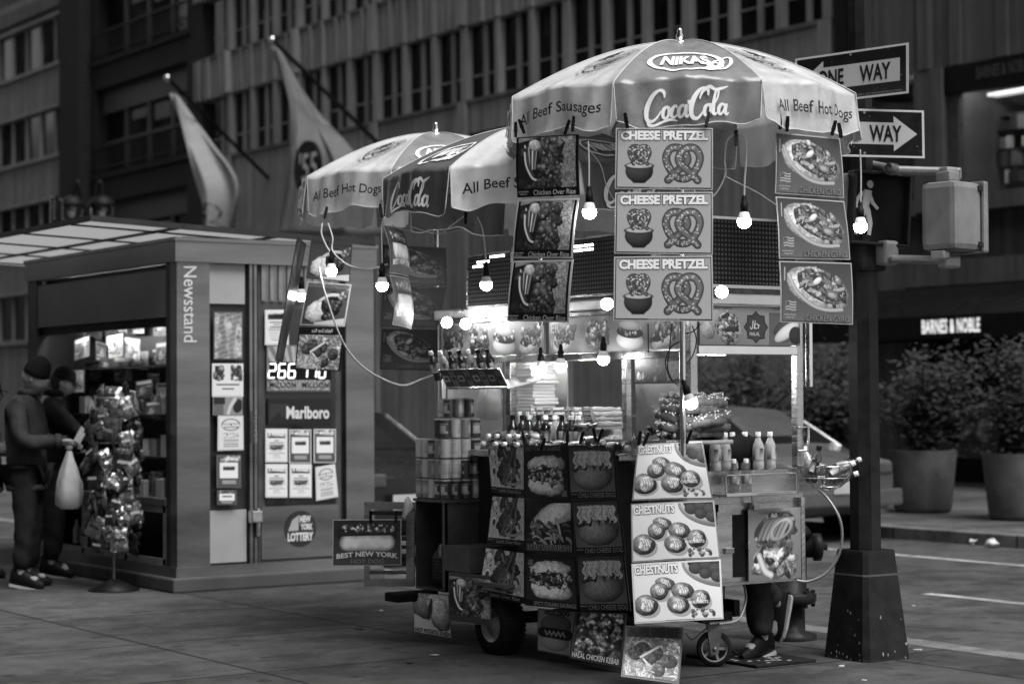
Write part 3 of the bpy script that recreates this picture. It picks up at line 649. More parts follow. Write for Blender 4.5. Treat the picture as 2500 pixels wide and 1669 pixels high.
struct(rm.build('road_marking', 'road_paint'))
# worn asphalt patch beside the kerb
struct(MB().box(KX + .2, 9.75, -20, 40, ROADZ, ROADZ + .004).build('road_patch', 'far_pavement'))
# ================================================================== buildings across the street (facades on X = 25)
BX = 25.0
def Yat(px): return atX(px, 900, BX).y
def Zat(px, py): return atX(px, py, BX).z
WX = MB
# ---- unseen building on the camera's own side, added to block sky light and reflections
own = thing('office_building', 'tall grey building on the near side of the street, outside the picture', 'building', (-15, 10, 0))
ow_ = MB(); ow_.box(-34, -13, -60, 420, 0, 24); ow_.build('wall', 'ledge', own)
wb_ = MB()
for z in range(3, 23, 4): wb_.box(-13.05, -12.99, -58, 118, z, z + 2.2)
wb_.build('window_band', 'window', own)
# ---- light office block at the far left
b1 = thing('office_building', 'pale panelled office block with long window bands beyond the newsstand', 'building', (BX, 66, 0))
w_ = MB(); y0, y1 = 61.95, 82.0
bands = [(12.65, 14.1), (9.62, 11.07), (6.59, 8.04), (3.5, 5.0)]
zs = [0] + [z for b in bands[::-1] for z in b] + [15.2]
for i in range(0, len(zs), 2): w_.box(BX, BX + 6, y0, y1, zs[i], zs[i + 1])
w_.build('wall', 'spandrel', b1)
MB().box(BX + .9, BX + 6, y0, y1, 15.3, 26).build('upper_wall', 'black', b1); MB().box(BX - .15, BX + 6, y0, y1, 14.42, 14.9).build('cornice', 'concrete_dark', b1)
tr = MB()
for z0, z1 in bands:
    tr.box(BX - .1, BX - .002, y0, y1, z0 - .16, z0 - .04); tr.box(BX - .1, BX - .002, y0, y1, z1 + .04, z1 + .14)
    zz = z0 - 1.4
k = 0
while y0 + k * 1.3 < y1 - 1.3:
    tr.box(BX - .02, BX - .001, y0 + k * 1.3 - .02, y0 + k * 1.3 + .02, 0, 14.3); k += 1
tr.build('trim', 'ledge', b1)
for z0, z1 in bands:
    for k in range(11):
        wo = MB().box(BX + .08, BX + .12, y0 + k * 1.3 + .02, y0 + (k + 1) * 1.3 - .02, z0, z1).build('window', 'window_mid' if rnd.random() < .4 else 'window', b1)
        MB().box(BX + .0, BX + .08, y0 + k * 1.3 - .05, y0 + k * 1.3 + .05, z0, z1).build('mullion', 'ledge', wo)
# ---- dark brick loft
b2 = thing('brick_building', 'dark brick loft building with tall recessed window bays and railings', 'building', (BX, 57, 0))
y0, y1 = 52.1, 61.9; oy0, oy1 = 53.1, 59.9
w_ = MB(); w_.box(BX, BX + 6, y0, oy0, 0, 26); w_.box(BX, BX + 6, oy1, y1, 0, 26)
floors = [(4.9, 7.65), (8.6, 11.25), (12.2, 14.9), (15.9, 18.5)]
zs = [0] + [z for f in floors for z in f] + [26]
for i in range(0, len(zs), 2): w_.box(BX + .002, BX + 6, oy0, oy1, zs[i], zs[i + 1])
w_.box(BX - .4, BX, 60.2, 61.9, 0, 26)
w_.build('wall', 'brick_wall', b2)
for z0, z1 in floors:
    MB().box(BX + .3, BX + .38, oy0, oy1, z1 - .75, z1).build('header_panel', 'mid_paint' if z0 < 10 else 'black', b2)
    MB().box(BX - .1, BX - .002, oy0 - .2, oy1 + .2, z0 - .22, z0 - .08).build('sill', 'brick_wall', b2)
    rl = MB(); rl.tube([(BX - .12, oy0, z0 + .75), (BX - .12, oy1, z0 + .75)], .025, 6); rl.tube([(BX - .12, oy0, z0 + .1), (BX - .12, oy1, z0 + .1)], .025, 6)
    for k in range(46): y = oy0 + (oy1 - oy0) * k / 45; rl.box(BX - .13, BX - .11, y - .01, y + .01, z0, z0 + .75)
    rl.build('railing', 'black', b2)
    for k in range(4):
        a = oy0 + (oy1 - oy0) * k / 4; c = oy0 + (oy1 - oy0) * (k + 1) / 4
        wo = MB().box(BX + .42, BX + .46, a + .06, c - .06, z0, z1 - .75).build('window', 'window_mid' if k in (1, 2) else 'window', b2)
        fr = MB(); fr.box(BX + .32, BX + .42, a - .07, a + .07, z0, z1 - .75); fr.box(BX + .36, BX + .42, a, c, z0 + .95, z0 + 1.02); fr.build('frame', 'mid_paint', wo)
        if k in (1, 2): MB().box(BX + .46, BX + .6, a + .3, c - .2, z0 + .75, z1 - .85).build('blind', 'blind', wo); MB().box(BX + .38, BX + .419, a + .25, c - .35, z0 + 1.1 + .2 * k, z1 - .85).build('blind', 'blind', wo)
# ---- ribbed concrete office building
b3 = thing('concrete_building', 'grey ribbed concrete office building with dark strip windows', 'building', (BX, 39, 0))
y0, y1 = 26.2, 52.05
bands = [(8.25, 9.9), (11.15, 12.75), (14.0, 15.6)]
zs = [5.0] + [z for b in bands for z in b] + [26]
w_ = MB()
for i in range(0, len(zs), 2): w_.box(BX, BX + 6, y0, y1, zs[i], zs[i + 1])
ents = [(27, 27.01)]
w_.box(BX, BX + 6, y0, 44.2, 0, 5.0); w_.box(BX, BX + 6, 45.3, 46.2, 0, 4.998); w_.box(BX, BX + 6, 47.7, 49.4, 0, 4.998); w_.box(BX, BX + 6, 50.9, y1, 0, 4.998); w_.box(BX + .8, BX + 6, 44.2, 50.9, 0, 4.996)
w_.build('wall', 'concrete', b3)
rb = MB(); k = 0
yy = y0 + .05
while yy < y1 - .3:
    j = 0
    big = (k % 3 == 0)
    for z0, z1 in ((9.95, 11.1), (12.8, 13.95), (15.7, 20)):
        rb.box(BX - (.2 if big else .09), BX - .001, yy, yy + (.22 if big else .14), z0, z1)
        if not big: rb.box(BX - .05, BX - .001, yy + .33, yy + .42, z0, z1)
        rb.box(BX - .07, BX - .001, yy + .64, yy + .78, z0, z1); rb.box(BX - .04, BX - .001, yy + 1.0, yy + 1.06, z0, z1)
    if k % 3 == 0: rb.box(BX - .12, BX - .0015, yy, yy + .3, 0, 8.2)
    yy += 1.33; k += 1
rb.build('pilaster', 'concrete', b3)
ld = MB()
for z0, z1 in bands: ld.box(BX - .06, BX - .003, y0, y1, z0 - .1, z0 - .02); ld.box(BX - .03, BX - .003, y0, y1, z1 + .01, z1 + .05)
ld.build('ledge', 'concrete_dark', b3)
for z0, z1 in bands[:2] + [bands[2]]:
    for k in range(19):
        ya = y0 + .05 + k * 1.33
        wd = MB().box(BX + .13, BX + .17, ya + .02, ya + 1.31, z0, z1).build('window', 'window', b3)
        m_ = MB(); m_.box(BX - .05, BX + .13, ya, ya + (.24 if k % 3 == 0 else .17), z0 - .02, z1 + .02); m_.box(BX + .05, BX + .13, ya + .66, ya + .77, z0 - .02, z1 + .02); m_.box(BX + .10, BX + .129, ya, ya + 1.33, z0 + .5, z0 + .54)
        m_.build('mullion', 'concrete', wd)
        if rnd.random() < .3: MB().box(BX + .115, BX + .128, ya + .25 + .55 * rnd.randint(0, 1), ya + .66 + .5 * rnd.randint(0, 1), z0 + rnd.uniform(.6, 1.2), z1).build('blind', 'window_mid', wd)
# canopy sign boxes on the concrete facade
p = atX(1236, 333, BX - .6); c_ = MB().box(BX - .9, BX, p.y - 1.2, p.y + 1.0, p.z - .45, p.z + .15).build('signboard', 'black'); tag(c_, 'small dark box sign on the concrete facade above the far umbrella', 'sign')
# ---- bookshop stone building at the right
b4 = thing('bookshop_building', 'grey stone building with a bookshop window and dark awning', 'building', (BX, 20, 0))
y0, y1 = 4.0, 26.15; pil0, pil1 = Yat(2318), Yat(2250)
Zs = dict(sillb=4.5, sill=4.78, wtop=6.5, htop=6.95)
w_ = MB(); w_.box(BX, BX + 6, y0, y1, Zs['htop'], 26); w_.box(BX, BX + 6, y0, y1, 3.3, 3.72); w_.box(BX + .4, BX + 6, y0, y1, 3.722, 4.5)
w_.box(BX - .12, BX + 6, pil0, pil1, 4.55, Zs['htop'] - .002); w_.box(BX - .1, BX + .9, y0, pil0, Zs['sillb'], Zs['sill']); w_.box(BX - .1, BX + .9, pil1, y1, Zs['sillb'], Zs['sill'])
for px in (2140, 2275, 2345, 2460): yv = Yat(px); w_.box(BX - (.14 if px in (2275,) else .05), BX - .001, yv - .12, yv + .12, 6.96, 26)
w_.box(BX, BX + 3, y1 - 1.6, y1, 0, 3.3); w_.box(BX, BX + 3, y0, y0 + 1.2, 0, 3.3)
w_.build('wall', 'stone', b4)
MB().box(BX - .06, BX + .2, y0, pil0 - .002, Zs['wtop'], Zs['htop'] - .003).build('header', 'black', b4)
PH = Patch(V(BX - .065, Yat(2400), 6.85), V(BX - .065, Yat(2530), 6.85), V(BX - .065, Yat(2530), 6.65), V(BX - .065, Yat(2400), 6.65))
lettering(PH, [('BARNES & NOBLE', 0, 0, 1, 1, .28, {'bold': .02})], b4, 'header_lettering')
MB().box(BX - .12, BX + .3, Yat(2083), Yat(2058), 3.3, 26).build('downpipe', 'black', b4)
def shopwin(ya, yb, lit):
    wd = MB().box(BX + .10, BX + .12, ya, yb, Zs['sill'], Zs['wtop']).build('window', 'glass', b4)
    f = MB(); f.box(BX + .02, BX + .13, yb - .25, yb, Zs['sill'], Zs['wtop']); f.box(BX + .02, BX + .13, ya, ya + .12, Zs['sill'], Zs['wtop']); f.build('frame', 'mid_paint', wd)
    return wd
wa = shopwin(y0 + .1, pil0 - .002, True); wb = shopwin(pil1 + .002, y1 - .6, False)
rm_ = MB(); rm_.box(BX + 3, BX + 3.1, y0, y1, 4.6, 6.9); rm_.box(BX + .92, BX + 3, y0, y1, 4.6, 4.7); rm_.box(BX + .92, BX + 3, y0, y1, 6.8, 6.9); rm_.build('interior', 'mid_paint', b4)
for i, (px, py, wd_) in enumerate(((2400, 205, 3.2), (2450, 300, 1.4))):
    p = atX(px, py, BX + (1.0 if i == 0 else 2.2)); MB().box(p.x, p.x + .25, p.y - wd_ / 2 - (1.0 if i == 0 else 0), p.y + wd_ / 2, 6.55, 6.6).build('shop_light_strip', 'shop_light', b4)
MB().box(BX + .5, BX + .6, 15.3, pil0 + 1.0, 6.70, 6.74).build('shop_light_strip', 'hidden_shelf_lamp', b4)  # lamp added out of sight behind the header to light the bookshelves
# bookshelves in the window
sh = thing('bookcase', 'tall bookcase behind the upper shop window', 'bookcase', (BX + 1.4, 19.5, 4.7))
m_ = MB()
for k in range(6): m_.box(BX + 1.3, BX + 1.7, 15.2, pil0 + 1.7, 4.72 + k * .3, 4.75 + k * .3)
m_.build('shelf', 'mid_paint', sh)
for k in range(5):
    m_ = MB(); cc = []; y = 15.3
    while y < pil0 + 1.5:
        t = rnd.uniform(.05, .16); h = rnd.uniform(.16, .26); n0 = len(m_.v)
        m_.box(BX + 1.2, BX + 1.29, y, y + t, 4.755 + k * .3, 4.755 + k * .3 + h); cc += [rnd.choice([.02, .03, .06, .15, .4, .6])] * (len(m_.v) - n0); y += t + (.02 if rnd.random() < .8 else .25)
    m_.build('row_of_books', 'print_matt', sh, colors=cc)
# awning with letters
aw = thing('awning', 'long dark awning with white bookshop lettering over the far pavement', 'awning', (BX - 1, 14, 2.4))
m_ = MB(); m_.slab([(BX, y0, 3.28), (BX - 1.5, y0, 2.72), (BX - 1.5, y0, 2.36), (BX, y0, 2.36)], (0, 21.5, 0)); m_.build('canopy', 'black', aw)
pa = atX(2252, 800, BX - 1.503); pb = atX(2393, 795, BX - 1.503)
PA = Patch(V(pa.x, pa.y, 2.66), V(pa.x, pb.y, 2.66), V(pa.x, pb.y, 2.44), V(pa.x, pa.y, 2.44))
lettering(PA, [('BARNES & NOBLE', 0, 0, 1, 1, .8, {'bold': .015, 'space': 1.1})], aw, 'lettering', 'print_lit', .006)
# ground floor shopfront in deep shade behind the planters
sf = thing('shopfront', 'dim glazed shopfront with book displays behind the planters', 'shopfront', (BX, 14, 0))
MB().box(BX + .6, BX + .7, y0 + 1.2, y1 - 1.6, 0, 3.28).build('window', 'window', sf); m_ = MB()
for k in range(8): m_.box(BX + .45, BX + .6, 6 + k * 2.3, 6.12 + k * 2.3, 0, 3.28)
m_.box(BX + .4, BX + .6, y0 + 1.2, y1 - 1.6, 0, .45); m_.build('frame', 'black', sf)
for (xa, ya, xb, yb) in ((2345, 992, 2432, 1080), (2285, 1080, 2430, 1120)):
    a = atX(xa, ya, BX + .4); c = atX(xb, yb, BX + .4); P = Patch(V(BX + .39, a.y, a.z), V(BX + .39, c.y, a.z), V(BX + .39, c.y, c.z), V(BX + .39, a.y, c.z))
    MB().box(BX + .4, BX + .44, c.y, a.y, c.z, a.z).build('display_board', 'grey', sf); raster_mesh('display_books', P, pic('disp%d' % xa, P.asp(), 50, lambda c_: (c_.a.fill(.25), c_.chunks(50, 0, 0, c_.asp, 1, .05, .12, .1, .75, .2))), sf, 'print_matt')
# ---- flags
def flagpole(px0, px1, label, xtip, xend):
    a = atX(*px0, xtip); b = atX(*px1, xend)
    t = thing('flagpole', label, 'flagpole', b); MB().tube([b, a], .055, 8).build('pole', 'black', t); MB().ball(a, .1, 10).build('finial', 'steel_bright', t)
    return a, b
a1, e1 = flagpole((409, 191), (655, 435), 'slanted dark flagpole carrying the plain drooping flag on the brick building', BX - 3.2, BX)
a2, e2 = flagpole((665, 98), (1000, 425), 'slanted dark flagpole carrying the flag with the round emblem', BX - 3.2, BX)
def flagcloth(name, label, left, right, X0, X1, folds, m='flag_cloth'):
    Lc = spline([atX(x, y, X0) for x, y in left], 6); n = len(Lc) - 1; Rc = spline([atX(x, y, X1) for x, y in right], 6)
    R2 = [Rc[min(len(Rc) - 1, round(i * (len(Rc) - 1) / n))] for i in range(n + 1)]; na = 30; vs = []
    def mp(u, v, off=0): j_ = v * n; a = int(min(j_, n - 1)); f = j_ - a; q = Lc[a].lerp(Lc[a + 1], f).lerp(R2[a].lerp(R2[a + 1], f), u); q.x += .22 * math.sin(u * folds + v * 1.5) * (.15 + v) + .07 * math.sin(u * folds * 2.3 + 1) - off; return q
    for j in range(n + 1):
        for i in range(na + 1): vs.append(mp(i / na, j / n))
    b = MB(); b.add(vs, [(j * (na + 1) + i, (j + 1) * (na + 1) + i, (j + 1) * (na + 1) + i + 1, j * (na + 1) + i + 1) for j in range(n) for i in range(na)], 0, True)
    o = b.build(name, m); o.modifiers.new('s', 'SOLIDIFY').thickness = .01; tag(o, label, 'flag'); return o, mp
f1, P1 = flagcloth('flag', 'plain pale flag hanging in folds above the newsstand', [(422, 228), (450, 370), (470, 480), (490, 574)], [(424, 230), (516, 340), (597, 446), (582, 574)], BX - 3.0, BX - 2.2, 10)
lettering(P1, [('R.', .1, .74, .8, 1.0, .12, {'bold': .04})], f1, 'printed_emblem', 'print_matt', .06)
f2, P2 = flagcloth('flag', 'pale flag with a dark round emblem hanging behind the left umbrella', [(668, 112), (700, 270), (680, 440), (650, 575)], [(674, 115), (770, 260), (880, 400), (925, 575)], BX - 3.0, BX - 1.6, 12, 'flag_grey')
em = thing('emblem_banner', 'dark round emblem with white number on the second flag', 'banner', atX(745, 415, BX - 3.4))
pc = atX(748, 410, BX - 3.9); m_ = MB(); rr = .60
m_.slab([pc + V(0, rr * .98 * math.cos(t * PI / 20), rr * math.sin(t * PI / 20)) for t in range(40)], (.08, 0, 0)); m_.build('disc', 'black', em)
PE = Patch(pc + V(-.01, .3, .34), pc + V(-.01, -.5, .34), pc + V(-.01, -.5, -.3), pc + V(-.01, .3, -.3))
lettering(PE, [("'55", 0, 0, 1, 1, .78, {'bold': .012, 'shear': .05})], em, 'numeral', 'print_matt')
m_ = MB(); m_.slab([pc + V(0, .22 * math.cos(t * PI / 10) - .4, .26 * math.sin(t * PI / 10) - .75) for t in range(20)], (.05, 0, 0)); m_.build('lower_disc', 'black', em)
# ================================================================== parked cars
def car(name, label, loc, rz, paint, sedan=True, L=4.6, W=1.78, H=1.45):
    t = thing(name, label, 'car', loc); t.rotation_euler = (0, 0, rz); LOCAL.add(t.name); s = H / 1.45; hw = W / 2
    S = [(-L / 2, .45, .78, .80, .80), (-L / 2 + .12, .30, .84, .88, .93), (-L / 2 + .75, .22, .90, .96, .98), (-L / 2 + .95, .2, .92, 1.02, 1), (-L / 2 + 1.55, .2, .95, 1.40, 1), (-L / 2 + 2.4, .2, .95, 1.45, 1), (-L / 2 + 2.95, .2, .95, 1.38, 1), (-L / 2 + 3.55, .22, .94, .98, .99), (L / 2 - .25, .26, .78, .84, .95), (L / 2, .42, .62, .64, .82)]
    def ring(y, zb, zt, zr, k):
        wv = hw * k; cab = zr > 1.1; wr = wv * (.72 if cab else .93)
        h = [(wv * .9, zb), (wv, zb + .16), (wv * 1.0, zt - .16), (wv * .97, zt), (wr, zr - .05 * (1 if cab else .5)), (wr * .55, zr)]
        return [V(x, y, z * s) for x, z in h] + [V(-x, y, z * s) for x, z in h[::-1]]
    R_ = [ring(*q) for q in S]; n = 12; b = MB(); g = []
    b.add([p for r in R_ for p in r], [(i * n + j, i * n + (j + 1) % n, (i + 1) * n + (j + 1) % n, (i + 1) * n + j) for i in range(len(S) - 1) for j in range(n)], 0, True)
    b.add(R_[0], [tuple(range(n))]); b.add(R_[-1], [tuple(range(n))[::-1]])
    b.build('body', paint, t, colors=None, loc=None)
    for i in (3, 4, 5, 6):
        for j in (3, 7):
            q = [R_[i][j], R_[i][j + 1], R_[i + 1][j + 1], R_[i + 1][j]]; c = sum(q, V()) / 4; q = [c + (p - c) * .86 for p in q]; o = V(.012 if j == 3 else -.012, 0, .008)
            MB().quad(*[p + o for p in q]).build('window', 'car_glass', t)
        for sx in (-1, 1): MB().tube([V(sx * abs(R_[i][4].x) + sx * .012, R_[i][4].y, R_[i][4].z - .01), V(sx * abs(R_[i + 1][4].x) + sx * .012, R_[i + 1][4].y, R_[i + 1][4].z - .01)], .016, 5).build('window_trim', 'steel_bright', t)
    for i, nm in ((3, 'rear_window'), (6, 'windscreen')):
        q = [R_[i][4], R_[i][7], R_[i + 1][7], R_[i + 1][4]]; c = sum(q, V()) / 4; q = [c + (p - c) * .88 for p in q]; o = V(0, -.02 if i == 3 else .02, .02)
        MB().quad(*[p + o for p in q]).build(nm, 'car_glass', t)
    for sx in (-1, 1):
        for yy in (-L / 2 + .85, L / 2 - .85):
            wh = MB().lathe([(.2, -.1), (.3, -.1), (.32, -.06), (.32, .06), (.3, .1), (.2, .1), (.2, -.1)], (sx * (hw - .1), yy, .32), 24, 0, 'x').build('wheel', 'rubber', t)
            MB().lathe([(0, .06 * sx), (.06, .075 * sx), (.18, .05 * sx), (.205, .09 * sx)], (sx * (hw - .1), yy, .32), 20, 0, 'x').build('rim', 'steel_dark', wh)
        MB().bbox(sx * hw * .55 - .2, sx * hw * .55 + .2, -L / 2 - .02, -L / 2 + .1, .72 * s, .84 * s, .02).build('tail_light', 'mid_paint', t)
        MB().bbox(sx * hw * .6 - .18, sx * hw * .6 + .18, L / 2 - .12, L / 2 + .01, .58 * s, .68 * s, .02).build('headlight', 'lightgrey', t)
        MB().bbox(sx * (hw + .02) - .08, sx * (hw + .02) + .08, L / 2 - 1.5, L / 2 - 1.4, .95 * s, 1.07 * s, .02).build('mirror', paint, t)
    MB().bbox(-hw * .9, hw * .9, -L / 2 - .07, -L / 2 + .06, .38 * s, .56 * s, .03).build('bumper', paint, t)
    MB().box(-.26, .26, -L / 2 - .085, -L / 2 - .072, .62 * s - .1, .62 * s + .04).build('licence_plate', 'lightgrey', t)
    PQ = Patch(V(-.2, -L / 2 - .087, .63 * s), V(.2, -L / 2 - .087, .63 * s), V(.2, -L / 2 - .087, .55 * s), V(-.2, -L / 2 - .087, .55 * s)); 
    return t
car('parked_car', 'dark car parked at the kerb between the newsstand and the cart', (10.0, 18.6, ROADZ), 0, 'car_dark', H=1.55)
car('parked_car', 'silver car parked across the street seen through the cart', (15.4, 18.3, ROADZ), 0, 'car_silver', L=4.5, H=1.5)
# ================================================================== planters with shrubs on the far pavement
def planter(loc, label, k):
    pb_ = MB().lathe([(.30, 0), (.34, .02), (.36, .06), (.40, .45), (.43, .76), (.43, .78), (.43, .78), (.37, .78), (.37, .78), (.36, .68), (0, .68)], loc, 28)
    tag(pb_.build('planter', 'pottery'), label, 'planter', 'round stone planters with shrubs across the street')
    s = thing('shrub', ['leafy shrub seen through the open end of the cart', 'bushy evergreen shrub in the planter beside the traffic pole', 'upright leafy shrub in the planter at the edge of view', 'dark shrub showing between the cart and the traffic pole'][k], 'shrub', V(*loc) + V(0, 0, .7), 'shrubs in the stone planters')
    r = random.Random(k + 3); st = MB()
    tips = []
    for i in range(16):
        a = r.uniform(0, 6.3); L = r.uniform(.6, 1.4); sp = r.uniform(.15, .85) * (1 if L < 1.2 else .6)
        p0 = V(*loc) + V(0, 0, .66); p2 = p0 + V(sp * math.cos(a), sp * math.sin(a), L); p1 = (p0 + p2) / 2 + V(-.1 * math.cos(a), -.1 * math.sin(a), .15)
        pp = spline([p0, p1, p2], 5); st.tube(pp, [.02 - .0013 * i_ for i_ in range(len(pp))], 5); tips.append(pp)
    st.build('stem', 'bark', s); lf = MB()
    for pp in tips:
        for _ in range(260):
            q = pp[min(len(pp) - 1, int(len(pp) * (.15 + .85 * r.random())))] + V(r.gauss(0, .14), r.gauss(0, .14), r.gauss(0, .12))
            d = V(r.gauss(0, 1), r.gauss(0, 1), r.gauss(.3, 1)).normalized(); e = d.orthogonal().normalized(); n = r.uniform(.03, .065)
            lf.add([q, q + d * n + e * n * .4, q + d * n * 2, q + d * n - e * n * .4], [(0, 1, 2, 3)])
    lf.build('foliage', 'leaf', s)
for k, (px, py) in enumerate(((1830, 1252), (2253, 1250), (2490, 1268), (2030, 1250))):
    g = atZ(px, py, 0); planter((g.x, g.y, 0), ['stone planter behind the cart and the silver car', 'stone planter just beyond the traffic pole', 'stone planter cut off at the edge of view', 'stone planter hidden behind the traffic pole'][k], k)
# bag and cup lying near the far kerb
for i, (px, py, s_) in enumerate(((2422, 1298, .06), (2375, 1299, .03))):
    p = atX(px, py, FKX - .35); b = MB().ball((p.x, p.y, ROADZ + .05), s_, 9, 0, 1.4, 1.2, .6).jitter(.02, i + 4).build('litter_bag', 'offwhite'); tag(b, ['crumpled pale bag lying by the far kerb', 'small paper scrap lying by the far kerb'][i], 'litter')
# ================================================================== street lamp and street sign beyond the newsstand
g = atd(238, 560, 30)
sl_ = thing('street_lamp', 'dark twin-armed street lamp with globe shades rising behind the newsstand', 'lamp', (g.x, g.y, 0))
MB().tube([(g.x, g.y, 0), (g.x, g.y, 3.6)], .07, 10).build('pole', 'black', sl_)
for px, cxp in ((175, 210), (249, 228)):
    a = atd(px, 512, 30); top = atd(px + (12 if px < 200 else -2), 448, 30); mid = atd(cxp, 520, 30)
    MB().tube(spline([(g.x, g.y, 3.6), mid, atd((px + cxp) / 2, 452, 30), top, a + V(0, 0, .18)], 6), .035, 6).build('arm', 'black', sl_)
    ls = MB().lathe([(.03, .22), (.16, .16), (.2, .08), (.2, .06)], a, 14).build('lamp_shade', 'black', sl_); MB().ball(a + V(0, 0, -.02), .17, 12, 0, 1, 1, 1.1).build('globe', 'bottle_glass', ls); MB().ball(a + V(0, 0, -.06), .06, 8).build('bulb', 'white', ls)
q = [atd(122, 478, 28), atd(153, 487, 28), atd(153, 548, 28), atd(122, 548, 28)]
poster('street_sign', 'small dark parking sign with pale lettering beside the twin street lamp', None, [(122, 478), (153, 487), (153, 548), (122, 548)], [28, 28.2, 28.2, 28], 'psign', lambda c: (c.a.fill(.06), [c.rect(.12, .12 + .16 * i, .3 + .1 * (i % 2), .18 + .16 * i, .4) for i in range(5)]), (), .4, .04, cat='sign')
g2 = atd(138, 560, 28.1); pp_ = MB().tube([(g2.x, g2.y, 0), (g2.x, g2.y, atd(138, 478, 28.1).z)], .03, 8).build('sign_post', 'black'); tag(pp_, 'thin dark post carrying the small parking sign', 'post')
# ================================================================== newsstand
NX0, NX1, NY0, NY1 = 6.62, 8.38, 14.25, 17.4
ns = thing('newsstand', 'metal newsstand kiosk with a glass canopy roof and lettered corner post', 'kiosk', ((NX0 + NX1) / 2, (NY0 + NY1) / 2, 0))
def zN(px, py): return atY(px, py, NY0).z
def xN(px): return atY(px, 900, NY0).x
MB().bbox(NX0 - .06, NX1 + .06, NY0 - .06, NY1 + .06, 0, .11, .015).build('base', 'base_stone', ns)
b = MB(); b.box(NX0 - .015, NX1 + .015, NY0 - .015, NY1 + .015, .11, .19); b.box(NX0 - .02, NX1 + .02, NY0 - .02, NY1 + .02, 2.55, 2.71); b.box(NX0 - .03, NX1 + .03, NY0 - .03, NY1 + .03, 2.712, 2.74)
b.build('trim', 'news_steel', ns)
xa, xb = xN(512), xN(845)
MB().box(NX0, xa, NY0, NY0 + .12, .19, 2.55).build('corner_panel', 'news_steel', ns); MB().box(xb, NX1, NY0, NY0 + .12, .19, 2.55).build('corner_panel', 'news_steel', ns)
PN = Patch(V(xN(448), NY0 - .001, zN(448, 650)), V(xN(480), NY0 - .001, zN(480, 650)), V(xN(480), NY0 - .001, zN(480, 835)), V(xN(448), NY0 - .001, zN(448, 835)))
class Rot:                                                       # text that reads downwards
    n = PN.n
    def __call__(s, u, v, off=0): return PN(1 - v, u, off)
lettering(Rot(), [('Newsstand', 0, 0, 1, 1, .82, {'bold': .006})], ns, 'lettering', 'print_matt', .003)
b = MB(); b.box(NX0, NX0 + .06, NY0 + .121, NY0 + .2, .19, 2.55); b.box(NX0, NX0 + .1, NY1 - .22, NY1, .19, 2.55); b.box(NX0 + .02, NX1, NY1 - .12, NY1 - .01, .19, 2.54); b.box(NX1 - .1, NX1 - .01, NY0 + .12, NY1 - .12, .19, 2.54); b.box(NX0 + .1, NX1 - .1, NY0 + .12, NY1 - .12, 2.44, 2.54)
b.build('frame', 'news_frame', ns)
# open side: header panel, counter, lower cases
MB().box(NX0 + .005, NX0 + .06, NY0 + .2, NY1 - .22, 2.13, 2.5).build('header_panel', 'news_mid', ns)
MB().box(NX0 + .03, NX0 + .10, NY0 + .2, NY1 - .22, 2.06, 2.128).build('shutter_box', 'black', ns)
b = MB(); b.box(NX0 - .01, NX0 + .45, NY0 + .2, NY1 - .22, .66, .71); b.build('counter', 'steel_dark', ns)
b = MB(); b.box(NX0 + .3, NX0 + .34, NY0 + .2, NY1 - .22, .19, .66); b.build('lower_case', 'black', ns)
b = MB()
for y in (NY0 + .21, 15.2, 16.1, 17.1): b.box(NX0, NX0 + .03, y, y + .05, .19, .66)
b.box(NX0, NX0 + .03, NY0 + .2, NY1 - .22, .6, .659); b.box(NX0, NX0 + .03, NY0 + .2, NY1 - .22, .192, .24); b.build('case_frame', 'galv', ns)
b = MB(); b.box(NX0 + .55, NX0 + .6, NY0 + .2, NY1 - .22, .7, 2.44); b.build('back_board', 'mid_paint', ns)
b = MB()
for z in (1.0, 1.35, 1.75): b.box(NX0 + .3, NX0 + .55, NY0 + .2, NY1 - .22, z, z + .015)
b.build('shelf', 'news_frame', ns)
MB().box(NX0 + .13, NX0 + .17, NY0 + .35, NY1 - .5, 2.14, 2.17).build('interior_light', 'interior_light', ns); MB().box(NX0 + .13, NX0 + .15, NY0 + .35, NY1 - .5, .64, .655).build('case_light', 'shop_light', ns)
# right face: column of notices, door
def face(name, m, px0, py0, px1, py1, dep, parent=ns, th=.02):
    a = atY(px0, py0, NY0); c = atY(px1, py1, NY0)
    return MB().box(min(a.x, c.x), max(a.x, c.x), NY0 + dep, NY0 + dep + th, min(a.z, c.z), max(a.z, c.z)).build(name, m, parent)
b = MB(); b.box(xa + .002, xb - .002, NY0 + .05, NY0 + .12, .19, 2.55); b.build('door_frame', 'news_frame', ns)
face('upper_panel', 'news_light', 513, 632, 602, 742, .03); face('lower_panel', 'news_light', 515, 1247, 606, 1370, .03)
for px in (609, 620): face('jamb', 'news_steel', px, 634, px + 9, 1374, .0, ns, .05)
door = face('door', 'mid_paint', 632, 634, 836, 1362, .02)
face('kick_panel', 'news_steel', 640, 1238, 828, 1355, .01, door); face('notice_glass', 'black_gloss', 650, 752, 822, 1225, .012, door)
lv = MB()
for k in range(9): x = xN(640 + k * 21); lv.box(x, x + .035, NY0 + .005, NY0 + .02, zN(730, 735), zN(730, 642))
lv.build('vent_grille', 'galv', door); MB().box(xN(640), xN(830), NY0 + .0185, NY0 + .022, zN(730, 738), zN(730, 638)).build('vent_back', 'news_steel', door)
h = MB(); h.bbox(xN(607), xN(634), NY0 - .05, NY0 + .02, zN(620, 1275), zN(620, 1245), .01); h.bbox(xN(622), xN(630), NY0 - .04, NY0 + .02, zN(625, 1310), zN(625, 1240), .01); h.build('lock', 'steel_bright', door)
MB().tube([(xN(616), NY0 - .05, zN(616, 1000)), (xN(616), NY0 - .05, zN(616, 1080))], .015, 8).build('handle', 'steel', door)
